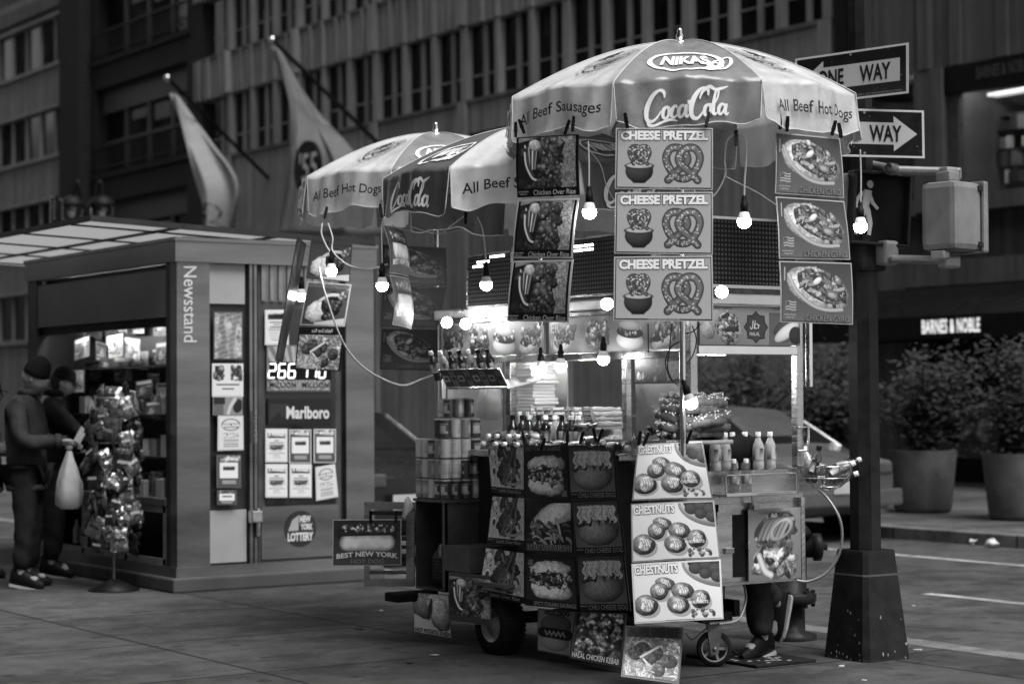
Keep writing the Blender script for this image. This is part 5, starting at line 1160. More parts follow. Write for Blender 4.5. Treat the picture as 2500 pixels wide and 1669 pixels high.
sc_.build('paint_chips', 'grey', tp)
DP = 11.6
def arm(p0, p1, r_=.045): return MB().tube([p0, p1], r_, 12)
jn = arm(atd(2098, 398, 11.75), atd(2200, 418, 11.2), .028); jn.tube([atd(2195, 416, 11.2), atd(2345, 420, 11.1)], .025, 12); jn.lathe([(.032, -.03), (.036, 0), (.032, .03)], atd(2178, 413, 11.3), 12, 0, 'x'); jn.bbox(-.06, .06, -.035, .035, -.035, .035, .015, 0, Matrix.Translation(atd(2320, 424, 11.1))); jn.build('upper_arm', 'galv', tp)
jl = arm(atd(2098, 644, 11.6), atd(2190, 632, 11.3), .026); jl.tube([atd(2180, 632, 11.3), atd(2335, 636, 11.15)], .025, 12); jl.bbox(-.07, .05, -.035, .035, -.035, .035, .015, 0, Matrix.Translation(atd(2320, 640, 11.15))); jl.bbox(-.05, .05, -.05, .05, -.07, .07, .02, 0, Matrix.Translation(atd(2165, 618, 11.4))); jl.build('lower_arm', 'galv', tp)
MB().bbox(PB.x - .1, PB.x + .1, PB.y - .1, PB.y + .1, CZ - .02, CZ + .25, .03).build('bracket', 'dark_paint', tp)
def signal(name, label, px, d, depthvec, faceon, m='signal_grey'):
    C = [atd(x, y, dd) for (x, y), dd in zip(px, d)]; ctr = sum(C, V()) / 4; t = thing(name, label, 'pedestrian signal', ctr)
    ex = ((C[1] - C[0]) + (C[2] - C[3])) / 2; ez = ((C[0] - C[3]) + (C[1] - C[2])) / 2; W_, H_ = ex.length, ez.length; ex.normalize(); ez = (ez - ex * ez.dot(ex)).normalized(); n = ex.cross(ez); 
    M = Matrix((ex, -n, ez)).transposed().to_4x4(); M.translation = ctr                    # local y runs into the housing
    return t, M, W_, H_
t, M, W_, H_ = signal('pedestrian_signal', 'pedestrian signal facing the camera with an unlit walking figure', [(2068, 413), (2217, 430), (2214, 605), (2080, 597)], [11.35, 11.45, 11.45, 11.35], None, True)
MB().bbox(-W_ / 2 - .05, W_ / 2 - .01, .03, .30, -H_ / 2 + .01, H_ / 2 - .01, .05, 0, M).build('housing', 'signal_grey', t)
b = MB(); w2, h2 = W_ / 2, H_ / 2
for q in ((-w2, w2, -.05, .05, h2 - .018, h2), (-w2, w2, -.05, .05, -h2, -h2 + .018), (-w2, -w2 + .018, -.0499, .0499, -h2 + .018, h2 - .018), (w2 - .018, w2, -.0499, .0499, -h2 + .018, h2 - .018)): b.bbox(*q, .006, 0, M)
b.build('visor', 'dark_paint', t)
MB().box(-w2 + .018, w2 - .018, .0, .028, -h2 + .018, h2 - .018, 0, M).build('lens', 'black', t)
fg = MB()
def F2(pts, r): fg.tube([M @ V(x * H_, -.006, z * H_) for x, z in pts], [q * H_ for q in r], 8)
ox = -.15; fg.ball(M @ V((ox + .0) * H_, -.006, .33 * H_), .055 * H_, 10, 0, 1, .4, 1)
F2([(ox - .03, .25), (ox - .06, .0)], [.07, .06]); F2([(ox - .02, .22), (ox + .05, .08), (ox + .13, .0)], [.035, .03, .025]); F2([(ox - .1, .22), (ox - .19, .1), (ox - .17, 0)], [.035, .03, .025]); F2([(ox - .06, 0), (ox - .14, -.2), (ox - .18, -.36)], [.05, .04, .03]); F2([(ox - .03, 0), (ox + .03, -.2), (ox + .02, -.36)], [.05, .04, .03])
Mi = M.inverted(); fg.v = [tuple(M @ V((Mi @ V(*p)).x, -.004 + .12 * (Mi @ V(*p)).y, (Mi @ V(*p)).z)) for p in fg.v]; fg.build('walking_figure', 'lightgrey', t)
t, M, W_, H_ = signal('pedestrian_signal', 'pedestrian signal seen from behind, pale grey rounded housing', [(2247, 452), (2332, 437), (2332, 612), (2247, 610)], [11.0, 10.9, 10.9, 11.0], None, False)
Lp, Cp, Rp = atd(2247, 530, 11.07), atd(2332, 530, 10.9), atd(2412, 530, 11.1); zt, zb = atd(2332, 438, 10.9).z, atd(2332, 608, 10.9).z
e1 = (Lp - Cp); e1.z = 0; e2 = V(e1.y, -e1.x, 0); e2 = e2 if e2.dot(Rp - Cp) > 0 else -e2; l1 = e1.length; l2 = (Rp - Cp).length; e1.normalize(); e2.normalize()
M = Matrix((e1, e2, ZV)).transposed().to_4x4(); M.translation = V(Cp.x, Cp.y, 0)
hb = MB(); hb.bbox(0, l1, 0, l2 - .05, zb, zt, .035, 0, M); hb.build('housing', 'signal_grey', t)
hb = MB(); hb.bbox(-.012, l1 + .012, l2 - .048, l2, zb - .01, zt + .01, .014, 0, M); hb.build('rim', 'galv', t)
hb = MB(); hb.bbox(-.006, .02, l2 - .09, l2 - .05, zt - .05, zt - .02, .004, 0, M); hb.bbox(-.006, .02, l2 - .09, l2 - .05, zb + .02, zb + .05, .004, 0, M); hb.build('hinge', 'dark_paint', t)
hb = MB(); hb.bbox(l1 * .3, l1 * .7, -.01, .05, zb - .05, zb - .002, .01, 0, M); hb.bbox(l1 * .3, l1 * .7, .05, .15, zt + .002, zt + .06, .01, 0, M); hb.build('mount', 'galv', t)
def oneway(label, px, d, arrow, txts):
    C = [atd(x, y, dd) for (x, y), dd in zip(px, d)]; P = Patch(*C)
    def f(c):
        A = c.asp; c.a[:] = .82; e = .045
        c.rect(e, e, A - e, 1 - e, .035); 
        if arrow < 0: c.poly([(A * .06, .5), (A * .255, .14), (A * .255, .27), (A * .93, .27), (A * .93, .73), (A * .255, .73), (A * .255, .86)], .74)
        else: c.poly([(A * .94, .5), (A * .745, .14), (A * .745, .27), (A * .07, .27), (A * .07, .73), (A * .745, .73), (A * .745, .86)], .74)
        for x, y in ((.5, .08), (.5, .92)): c.ell(A * x, y, .03, .03, 0, .5)
        c.flecks(10, 0, 0, A, 1, .01, .006, .6, .8)
    return poster('one_way_sign', label, 'one way signs on the traffic pole', px, d, 'ow%d' % arrow, f, txts, .7, .0, rect=(0.003, .003, .997, .997), res=110, cat='sign')
oneway('upper one way sign with a white arrow pointing to the umbrella', [(1941, 144), (2218, 104), (2218, 228), (1941, 260)], [11.5, 11.08, 11.08, 11.5], -1, [('ONE', .21, .33, .44, .67, .03, {'bold': .025}), ('WAY', .58, .33, .85, .67, .03, {'bold': .025}), ('DEPT OF TRANSPORTATION', .55, .9, .95, .935, .6)])
oneway('lower one way sign with a white arrow pointing away from the umbrella', [(1965, 262), (2256, 270), (2258, 387), (1965, 380)], [11.28, 11.22, 11.22, 11.28], 1, [('ONE', .15, .33, .40, .67, .03, {'bold': .025}), ('WAY', .54, .33, .81, .67, .03, {'bold': .025})])
# ================================================================== hydrant behind the cart
g = atd(1930, 1560, 12.3); HY = V(g.x, g.y, 0)
hy = thing('fire_hydrant', 'dark fire hydrant standing between the cart and the traffic pole', 'hydrant', HY)
MB().lathe([(.16, 0), (.16, .03), (.09, .05), (.09, .22), (.15, .22), (.16, .235), (.16, .27), (.15, .285), (.1, .29), (.105, .62), (.13, .63), (.13, .66), (.1, .7), (.06, .75), (.03, .77), (.03, .82), (0, .82)], HY, 24).build('barrel', 'dark_paint', hy)
b = MB()
for k in range(8): a = k * PI / 4; b.tube([HY + V(.14 * math.cos(a), .14 * math.sin(a), .2), HY + V(.14 * math.cos(a), .14 * math.sin(a), .30)], .014, 6)
b.build('bolt', 'dark_paint', hy)
q = HY + V(0, 0, .5); d = RH; M = d.to_track_quat('Z', 'Y').to_matrix().to_4x4(); M.translation = q
for sg in (1, -1):
    M = (d * sg).to_track_quat('Z', 'Y').to_matrix().to_4x4(); M.translation = q + V(0, 0, .06)
    MB().lathe([(.065, .08), (.065, .14), (.085, .145), (.085, .19), (.06, .2), (.02, .2), (.02, .23), (0, .23)], (0, 0, 0), 16, 0, 'z', M).build('outlet_cap', 'dark_paint', hy)
# ================================================================== the food cart
XL, XR, YN, YF = 6.92, 7.74, 8.40, 10.95
ct = thing('food_cart', 'stainless steel street food cart hung with menu pictures', 'food cart', (7.2, 9.6, 0))
# roof, posts, fascia
b = MB(); b.bbox(XL - .02, XR + .02, YN - .02, YF + .02, 1.985, 2.05, .01); b.build('roof', 'steel_sheet', ct)
for x, y, w_, z0 in ((XL + .0, YN + .0, .05, 1.1), (XR - .05, YN, .05, 1.08), (XL, YF - .04, .035, 1.1), (XR - .04, YF - .04, .04, .4), (XL, atX(1245, 900, XL).y, .05, 1.18), (XL, atX(1528, 900, XL).y, .04, 1.18)):
    MB().bbox(x, x + w_, y, y + w_, z0, 1.984, .006).build('post', 'steel_bright' if w_ == .035 else 'steel', ct)
b = MB(); b.bbox(XL - .012, XL + .02, YN + .05, YF - .04, 1.70, 1.745, .005); b.bbox(XL - .025, XL + .02, YN + .05, YF - .04, 1.955, 1.983, .005); b.bbox(XL + .05, XR - .05, YN - .012, YN + .03, 1.715, 1.765, .005); b.bbox(XL + .05, XR - .05, YN - .03, YN + .03, 2.0 - .02, 1.984, .003); b.build('fascia_rail', 'steel_bright', ct)
def panel(name, A_, B_, z0, z1, kind, fn, texts=(), m='print', back='steel_dark', res=60):
    P = Patch(V(A_[0], A_[1], z1), V(B_[0], B_[1], z1), V(B_[0], B_[1], z0), V(A_[0], A_[1], z0)); bx = MB(); bx.slab([P(0, 0, 0), P(1, 0, 0), P(1, 1, 0), P(0, 1, 0)], P.n * -.01); o = bx.build(name, back, ct)
    raster_mesh('printed_picture', P, pic(kind, P.asp(), res, fn), o, m)
    if texts: lettering(P, texts, o, 'lettering', m)
    return P
ym = atX(1338, 820, XL).y
panel('fascia_panel', (XL - .006, YF - .06), (XL - .006, ym + .03), 1.75, 1.95, 'sand1', f_sandwiches)
panel('fascia_panel', (XL - .006, ym - .02), (XL - .006, YN + .06), 1.75, 1.95, 'sand2', f_sandwiches, [('ER', .02, .12, .09, .42, .8, {'bold': .01}), ('FOOD', .02, .6, .12, .82, .75)])
panel('fascia_panel', (XL + .06, YN - .006), (XR - .03, YN - .006), 1.77, 1.995, 'halal', f_halal, [('Chicken Gyro', .06, .06, .31, .17, .35), ('HALAL', .485, .68, .585, .77, .85, {'bold': .01}), ('Hot Dog', .72, .05, .88, .16, .35)], res=110)
# halal script strokes on the star badge
def strokes(S, mp, parent, name, m, g, w_, off=.006):
    vs = []; fs = []
    for st in S:
        wk = w_
        if isinstance(st, tuple): st, wk = st
        pp = [(p.x, p.y) for p in spline([(x, y, 0) for x, y in st], 7)]; n = len(pp); b0 = len(vs)
        for i, (x, y) in enumerate(pp):
            a = pp[max(0, i - 1)]; c = pp[min(n - 1, i + 1)]; dx, dy = c[0] - a[0], c[1] - a[1]; L = math.hypot(dx, dy) + 1e-9; t = i / (n - 1)
            if isinstance(wk, (list, tuple)): k = t * (len(wk) - 1); q = int(min(k, len(wk) - 2)); ww = wk[q] + (wk[q + 1] - wk[q]) * (k - q)
            else: ww = wk * (1 - .6 * abs(2 * t - 1) ** 3)
            # slanted pen: broader on down strokes
            nx, ny = -dy / L, dx / L
            vs += [mp(x + nx * ww, y + ny * ww, off), mp(x - nx * ww, y - ny * ww, off)]
        fs += [(b0 + 2 * i, b0 + 2 * i + 1, b0 + 2 * i + 3, b0 + 2 * i + 2) for i in range(n - 1)]
        off += .0004
    b = MB(); b.add(vs, fs); return b.build(name, m, parent, colors=[lin(g)] * len(vs))
PHL = Patch(V(XL + .06, YN - .006, 1.995), V(XR - .03, YN - .006, 1.995), V(XR - .03, YN - .006, 1.77), V(XL + .06, YN - .006, 1.77))
strokes([[(.3, .95), (.29, .4), (.22, .1), (.08, .08), (0, .32)], [(.42, .95), (.5, .4), (.64, .12)], [(.64, .95), (.56, .45), (.44, .16), (.64, .12), (.8, .13)], [(.78, .13), (.98, .2), (.9, .48), (.76, .6), (.68, .52)], [(.84, .5), (1.0, .46), (1.1, .38)]], lambda x, y, o: PHL(.49 + x * .085, .62 - y * .24, o), ct, 'script_lettering', 'print', .9, .045, .004)
# led boards on the roof
def ledboard(A_, B_, z0, z1, lit, nrm):
    P = Patch(V(A_[0], A_[1], z1), V(B_[0], B_[1], z1), V(B_[0], B_[1], z0), V(A_[0], A_[1], z0)); bx = MB(); bx.slab([P(0, 0), P(1, 0), P(1, 1), P(0, 1)], P.n * -.1); o = bx.build('led_board', 'black', ct)
    fr = MB()
    for u0, v0, u1, v1 in ((0, -.04, 1, 0), (0, 1, 1, 1.05), (-.015, 0, 0, 1), (1, 0, 1.015, 1)): fr.slab([P(u0, v0, .01), P(u1, v0, .01), P(u1, v1, .01), P(u0, v1, .01)], P.n * -.1)
    fr.build('frame', 'steel', o); L = (B_[0] - A_[0], B_[1] - A_[1]); nx = int(math.hypot(*L) / .024); nz_ = int((z1 - z0) / .024); off = MB(); on = MB()
    for i in range(nx):
        for k in range(nz_):
            l = any(u0 <= (i + .5) / nx < u1 and v0 <= (k + .5) / nz_ < v1 for u0, v0, u1, v1 in lit); c = P((i + .5) / nx, (k + .5) / nz_, .002)
            t_ = V(*L, 0).normalized() * .007; zz = V(0, 0, .007)
            (on if l else off).quad(c - t_ - zz, c + t_ - zz, c + t_ + zz, c - t_ + zz)
    off.build('dark_lamps', 'mid_paint', o)
    if on.v: on.build('lit_lamps', 'led', o)
LX = XL - .02
yA, yB, yC = atX(1144, 700, LX).y, atX(1250, 700, LX).y, atX(1530, 650, LX).y
ledboard((LX, yA), (LX, yB), 2.06, 2.37, [(.2, .12, .5, .2), (.5, .04, .85, .12), (0.1, .2, .35, .28)], None)
ledboard((LX, yB - .03), (LX, YN + .3), 2.08, 2.40, [(.22, .06, .42, .13), (.45, .06, .6, .2), (.05, .13, .2, .2)], None)
ledboard((XL + .16, YN + .02), (XR - .04, YN + .02), 2.1, 2.46, [], None)
# lower body
BL = 6.80
b = MB(); b.bbox(BL, 7.34, 8.62, 10.9, .36, 1.13, .01); b.build('body', 'steel_dark', ct)
b = MB(); b.bbox(6.72, 7.42, 8.78, 10.30, 1.132, 1.172, .008); b.build('counter', 'steel', ct)
panel('side_panel', (BL - .004, 10.86), (BL - .004, 9.9), .42, 1.125, 'cartside', lambda c: (c.a.fill(.16), [c.ell(c.asp * .3, .15 + .2 * i, .22, .07, -.7, .5, .7) for i in range(5)], [c.line([(c.asp * .1, .3 + .2 * i), (c.asp * .35, .12 + .2 * i)], .06, .25, .6) for i in range(5)]))
b = MB(); b.box(6.9, 7.3, 8.7, 10.9, .28, .34); b.box(6.6, 7.3, 9.68, 9.76, .17, .23); b.box(6.86, 6.9, 8.5, 11.0, .27, .36); b.box(7.3, 7.34, 8.5, 11.0, .27, .36); b.build('chassis', 'black', ct)
# bay plate at the corner and pictures above it
bp = MB(); bp.box(XL + .012, XL + .02, YN + .055, 8.9, 1.20, 1.56); bp.build('bay_plate', 'steel_sheet', ct)
panel('bay_picture', (XL + .01, 8.9), (XL + .01, YN + .06), 1.57, 1.70, 'chestbag', f_chestbag)
bk = MB(); bk.box(7.40, 7.41, 10.2, 10.9, 1.17, 1.72); bk.build('back_panel', 'steel_sheet', ct)
bk = MB(); bk.box(XL + .05, 7.40, YF - .03, YF - .02, 1.17, 1.98); bk.build('end_panel', 'lightgrey', ct)
wg = MB(); yg0, yg1 = atX(1100, 950, XL).y, atX(1237, 950, XL).y; wg.box(XL + .02, XL + .024, yg1, yg0, 1.19, 1.6); wg.build('window', 'glass', ct)
ic = MB(); ic.box(XL + .03, 7.40, 8.92, YF - .06, 1.174, 1.19); ic.build('inner_counter', 'steel_sheet', ct)
# fluorescent tubes
for A_, B_ in ((V(XL + .06, atX(1520, 860, XL).y, 1.715), V(XL + .06, atX(1372, 860, XL).y, 1.715)), (V(XL + .075, YN + .05, 1.725), V(XL + .29, YN + .05, 1.725)), (V(XL + .08, atX(1300, 860, XL).y, 1.73), V(XL + .08, atX(1262, 860, XL).y, 1.73)), (V(XL + .06, 8.85, 1.73), V(XL + .06, 8.55, 1.73)), (V(XL + .09, 10.75, 1.72), V(XL + .09, 10.3, 1.72))):
    tb = MB().tube([A_, B_], .011, 8).build('tube_light', 'tube_light', ct)
# end cabinet
b = MB(); b.box(6.87, XR, YN + .015, 8.58, .90, 1.08); b.box(6.87, 7.06, YN + .014, 8.58, .47, .899); b.box(7.12, XR, YN + .014, 8.58, .47, .899); b.box(6.87, XR, 8.56, 8.579, .47, .899); b.box(6.87, XR, YN + .014, 8.58, .455, .469)
b.build('end_cabinet', 'steel', ct)
zE = lambda px, py: atY(px, py, YN).z
xE = lambda px: atY(px, 1300, YN).x
dr = MB(); dr.box(xE(1748), xE(1784), YN - .012, YN + .013, zE(1770, 1412), zE(1770, 1248)); dr.build('narrow_door', 'steel', ct)
dr = MB(); dr.box(xE(1784), xE(1818), YN - .002, YN + .0135, zE(1800, 1408), zE(1800, 1256)); dr.build('gap_shade_plate', 'black', ct)  # black plate on the cabinet front, painting in the shade of an open gap
px0, px1 = xE(1822), xE(1950)
Pd = panel('picture_door', (px0, YN - .016), (px1, YN - .016), zE(1880, 1415), zE(1880, 1240), 'doorgyro', f_doorgyro, [('Chicken Gyro', .2, .02, .8, .09, .4), ('Chicken Kebab', .15, .46, .85, .53, .4)], res=110)
e = MB(); e.box(px1 + .002, px1 + .03, YN - .02, YN + .014, .46, .92)
for k in range(12): zz = .48 + k * .036; e.slab([(px1 + .006, YN - .0205, zz), (px1 + .012, YN - .0205, zz), (px1 + .026, YN - .0205, zz + .02), (px1 + .02, YN - .0205, zz + .02)], (0, -.003, 0))
e.build('tread_plate_edge', 'steel_bright', ct)
h = MB(); h.bbox(xE(1764), xE(1784), YN - .03, YN - .012, zE(1775, 1350), zE(1775, 1336), .003); h.bbox(xE(1818), xE(1823), YN - .03, YN - .012, zE(1820, 1340), zE(1820, 1322), .003); h.bbox(xE(1832), xE(1846), YN - .035, YN - .0, zE(1840, 1244), zE(1840, 1226), .003); h.tube([(xE(1829), YN - .03, zE(1829, 1232)), (xE(1829), YN - .03, zE(1829, 1205))], .006); h.build('latch', 'steel_bright', ct)
rv = MB()
for k in range(18): rv.ball((6.89 + k * .048, YN + .012, .94), .004, 6)
rv.build('rivets', 'steel_bright', ct)
# acrylic bottle ledge on the end
za, zb = zE(1735, 1205), zE(1735, 1160); x0, x1 = xE(1735), xE(1904)
lg = MB(); lg.box(x0, x1, YN - .13, YN + .01, za - .012, za); lg.build('ledge', 'steel_bright', ct)
lg = MB(); lg.box(x0, x1, YN - .13, YN - .126, za, zb); lg.build('ledge_glass', 'glass', ct)
lg = MB()
for q in ((x0, x1, zb, zb + .008), (x0, x1, za - .012, za + .006)): lg.bbox(q[0], q[1], YN - .138, YN - .128, q[2], q[3], .002)
lg.bbox(x0 - .006, x0, YN - .137, YN - .127, za, zb, .002); lg.bbox(x1, x1 + .006, YN - .137, YN - .127, za, zb, .002); lg.build('ledge_rim', 'steel_bright', ct)
# handle and lamp strip on the right post
hd = MB(); P0, P1 = atY(1948, 1042, YN), atY(1948, 1100, YN); hd.tube([P0, P0 + V(.06, -.02, 0), P1 + V(.06, -.02, 0), P1], .009, 6); hd.build('handle', 'steel_bright', ct)
MB().bbox(XR + .03, XR + .055, YN - .02, YN + .02, atY(1960, 945, YN).z, 1.93, .004).build('lamp_strip', 'steel_bright', ct)
# wheels
for y in (9.72,):
    for x, s_ in ((6.56, -1), (7.36, 1)):
        wh = MB().lathe([(.1, -.07), (.15, -.075), (.168, -.055), (.172, -.03), (.172, .03), (.168, .055), (.15, .075), (.1, .07)], (x, y, .172), 40, 0, 'x')
        for k in range(40):
            a = 2 * PI * k / 40
            for sx in (-.045, .0, .045): c_ = V(x + sx, y + .1725 * math.cos(a + sx * 3), .172 + .1725 * math.sin(a + sx * 3)); wh.box(-.018, .018, -.008, .008, -.004, .004, 0, Matrix.Translation(c_) @ Matrix.Rotation(a + PI / 2, 4, 'X'))
        wo = wh.build('wheel', 'rubber', ct); MB().lathe([(.105, -.07), (.1, -.06), (.09, -.02), (.05, -.03), (.03, -.05), (0, -.05)], (x, y, .172), 28, 0, 'x').build('rim', 'lightgrey', wo)
MB().box(6.44, 6.68, 9.5, 9.94, .40, .42).build('mudguard', 'steel_dark', ct)
cc = atZ(1744, 1626, 0); cc = V(cc.x, cc.y, .1); ax = FH.copy(); M = ax.to_track_quat('Z', 'Y').to_matrix().to_4x4(); M.translation = cc
cw = MB().lathe([(.072, -.022), (.09, -.024), (.098, -.012), (.098, .012), (.09, .024), (.072, .022)], (0, 0, 0), 32, 0, 'z', M).build('caster_wheel', 'rubber', ct)
hb = MB(); hb.lathe([(.074, -.02), (.066, -.02), (.066, .02), (.074, .02)], (0, 0, 0), 28, 0, 'z', M); hb.lathe([(0, -.03), (.02, -.03), (.022, .03), (0, .03)], (0, 0, 0), 14, 0, 'z', M)
for k in range(5): a = 2 * PI * k / 5 + .3; hb.box(-.007, .007, .01, .07, -.012, .012, 0, M @ Matrix.Rotation(a, 4, 'Z'))
hb.build('hub', 'grey', cw)
fk = MB()
for sgn in (-1, 1): fk.slab([M @ V(x, y, sgn * .034) for x, y in ((-.02, -.03), (.02, -.03), (.045, .14), (-.045, .14))], ax * .004)
fk.lathe([(0, .036), (.012, .036), (.012, -.04), (0, -.04)], (0, 0, 0), 10, 0, 'z', M); fk.box(cc.x - .07, cc.x + .07, cc.y - .05, cc.y + .05, .24, .25); fk.build('caster_fork', 'galv', ct)
b = MB(); b.box(cc.x - .12, cc.x + .1, cc.y - .04, cc.y + .5, .252, .30); b.build('front_beam', 'black', ct)
MB().tube(spline([(cc.x + .2, cc.y - .02, .45), (cc.x + .19, cc.y - .05, .36), (cc.x + .1, cc.y - .09, .26), (cc.x - .05, cc.y - .1, .245)], 6), .008, 6).build('brake_rod', 'galv', ct)
# generator cabinet with the open louvred door
GX0, GX1, GY0, GY1 = 6.55, 6.795, 10.30, 10.64
gc = thing('generator_cabinet', 'dark steel cabinet with an open louvred door at the end of the cart', 'cabinet', (6.7, 10.5, .3))
b = MB(); b.box(GX0 + .002, GX1, GY0, GY0 + .012, .31, .85); b.box(GX1 - .012, GX1, GY0 + .012, GY1, .31, .85); b.box(GX0, GX1, GY1 - .012, GY1, .31, .849); b.box(GX0, GX1, GY0 + .012, GY1 - .012, .31, .322)
b.box(GX0 - .01, GX1 + .02, GY0 - .015, GY1 + .01, .851, .868); b.box(GX0, GX0 + .02, GY0 + .0, GY0 + .03, .31, .85); b.build('carcass', 'steel_dark', gc)
p = atX(1085, 1360, GX0 - .01); MB().bbox(GX0 - .02, GX0 + .0, GY0 + .01, GY0 + .04, .52, .60, .004).build('latch', 'steel_bright', gc)
b = MB(); b.lathe([(.09, -.1), (.1, -.09), (.1, .06), (.07, .1), (0, .1)], (GX0 + .13, GY0 + .16, .46), 16); 
for k in range(7): b.lathe([(.101, -.08 + .02 * k), (.106, -.075 + .02 * k), (.101, -.07 + .02 * k)], (GX0 + .13, GY0 + .16, .46), 16)
b.build('gas_motor', 'mid_paint', gc)
q = [atd(889, 1224, 12.5), atd(1011, 1226, 12.45), atd(1011, 1431, 12.45), atd(889, 1431, 12.5)]; P = Patch(*q); dr = MB()
for u0, v0, u1, v1 in ((0, 0, 1, .085), (0, .91, 1, 1), (0, .0855, .1, .9095), (.84, .0855, 1, .9095)): dr.slab([P(u0, v0, 0), P(u1, v0, 0), P(u1, v1, 0), P(u0, v1, 0)], P.n * -.03)
do = dr.build('louvred_door', 'steel', gc); lv = MB()
for k in range(8): v = .11 + .1 * k; lv.slab([P(.1, v, -.005), P(.84, v, -.005), P(.84, v + .05, -.028), P(.1, v + .05, -.028)], P.n * -.004)
lv.build('louvres', 'steel_dark', do)
b = MB(); b.bbox(6.3, 6.6, 10.45, 10.6, .25, .305, .01); b.build('tow_bar', 'black', gc)
# small ledge box that carries the lower chicken picture
lb = atd(1105, 1396, 11.75); b = MB(); b.box(6.52, 6.79, 9.98, 10.28, .45, .6); tag(b.build('step_box', 'steel_dark'), 'low metal box under the generator cabinet behind the chicken picture', 'box')
# plastic strip tied on the open door
b = MB().tube([atd(993, 1215, 12.4), atd(1000, 1235, 12.38), atd(986, 1262, 12.38)], [.012, .03, .008], 6).jitter(.006, 3); tag(b.build('plastic_strip', 'bag_plastic'), 'torn plastic bag tied to the top of the louvred door', 'bag')
# ================================================================== posters
def zo4(*q): return [(1200 + x / 2.533, 1050 + y / 2.533) for x, y in q]
def zo6(*q): return [(1150 + x / 1.96, 50 + y / 1.96) for x, y in q]
def zo5(*q): return [(700 + x / 2.34, 280 + y / 2.34) for x, y in q]
def zo3(*q): return [(800 + x / 3.02, 1150 + y / 3.02) for x, y in q]
def zo1(*q): return [(1000 + x / 2.851, 700 + y / 2.851) for x, y in q]
AST = ('ASTORIA PRINTING', .03, .955, .14, .972, .9)
TIER = ['top', 'middle', 'bottom']
CH = [('Chicken Over Rice', .28, .89, .95, .975, .72, {'shear': .1, 'bold': .01}), ('ASTORIA PRINTING', .03, .90, .2, .925, .9), ('718-267-1201', .05, .94, .17, .965, .9)]
for i, q in enumerate((zo6((218, 560), (515, 545), (520, 835), (222, 848)), zo6((225, 858), (518, 850), (485, 1138), (198, 1138)), zo6((200, 1150), (490, 1143), (468, 1445), (172, 1438)))):
    poster('menu_poster', f'{TIER[i]} of the three chicken and rice posters under the front umbrella', 'chicken and rice posters under the front umbrella', q, [10.0, 9.82, 9.82, 10.0], 'chrice', f_chickenrice, CH, .04 if i == 0 else .72, .03, .03, (.04, .02, .96, .86) if i == 0 else (.06, .03, .94, .86), res=110, bow=.01)
CP = [('CHEESE PRETZEL', .05, .045, .95, .2, .95, {'out': .06, 'bold': .055, 'ow': .05}), ('ASTORIA PRINTING 718-267-1201', .35, .965, .66, .985, .85)]
for i, q in enumerate((zo6((693, 515), (1157, 515), (1157, 812), (688, 806)), zo6((690, 824), (1157, 820), (1157, 1122), (685, 1115)), zo6((685, 1130), (1155, 1125), (1160, 1440), (680, 1435)))):
    poster('menu_poster', f'{TIER[i]} of the three cheese pretzel posters under the front umbrella', 'cheese pretzel posters under the front umbrella', q, [9.55] * 4, 'cheese', f_cheese, CP, .74, .02, .12, (.022, .035, .978, .965), res=130, bow=.008)
GY = [('CHICKEN GYRO', .33, .86, .94, .965, .55, {'out': .1, 'ow': .04, 'bold': .015}), ('ASTORIA PRINTING', .04, .86, .2, .88, .9), ('718-267-1201', .06, .9, .18, .93, .9)]
for i, q in enumerate((zo6((1455, 535), (1765, 565), (1785, 850), (1455, 828)), zo6((1458, 842), (1785, 865), (1815, 1145), (1475, 1140)), zo6((1475, 1150), (1820, 1160), (1827, 1455), (1480, 1443)))):
    poster('menu_poster', f'{TIER[i]} of the three chicken gyro posters beside the traffic pole', 'chicken gyro posters under the front umbrella', q, [9.75, 9.9, 9.9, 9.75], 'gyro', f_gyro, GY, .68, .02, .07, (.02, .03, .98, .97), res=130, bow=.008)
LA = [('Lamb Over Rice', .26, .895, .9, .97, .58, {'shear': .08, 'bold': .01}), ('ASTORIA PRINTING', .02, .9, .2, .92, .85)]
for i, q in enumerate((zo1((545, 1098), (800, 1108), (800, 1455), (570, 1430)), zo3((1215, 180), (1455, 195), (1455, 558), (1175, 530)), zo3((1165, 560), (1455, 600), (1455, 978), (1110, 910)))):
    poster('menu_poster', f'{TIER[i]} of the three lamb and rice posters hanging from the counter', 'lamb and rice posters on the cart', q, [[12.0, 11.7, 11.6, 11.9], [11.9, 11.6, 11.5, 11.8], [11.8, 11.5, 11.4, 11.65]][i], 'lamb', f_lambrice, LA, .1, .02, .06, (.02, .015, .98, .87), res=100)
MIDT = [[('SPICY ITALIAN SAUSAGE', .03, .02, .85, .1, .5, {'bold': .02})], [('ITALIAN SAUSAGE', .04, .87, .98, .99, .1, {'out': .8, 'ow': .03, 'bold': .02})], [('SPICY ITALIAN SAUSAGE', .18, .9, .98, .98, .58, {'bold': .02})]]
for i, q in enumerate((zo4((205, 98), (468, 92), (485, 430), (205, 412)), zo4((212, 440), (495, 445), (505, 755), (212, 742)), zo4((208, 770), (515, 785), (535, 1110), (208, 1080)))):
    poster('menu_poster', ['sausage sandwich poster in the middle of the top row on the counter front', 'italian sausage roll poster in the centre of the counter front', 'spicy sausage roll poster in the middle of the bottom row'][i], 'sausage posters on the cart', q, [[11.55, 11.3, 11.25, 11.5], [11.5, 11.25, 11.15, 11.4], [11.4, 11.15, 11.0, 11.3]][i], 'saus%d' % i, [f_spicy, f_italian, lambda c: f_spicy(c, True)][i], MIDT[i], .12, .02, .07, ((.02, .12, .98, .98) if i == 0 else (.02, .02, .98, .99) if i == 1 else (.02, .03, .98, .88)), res=100)
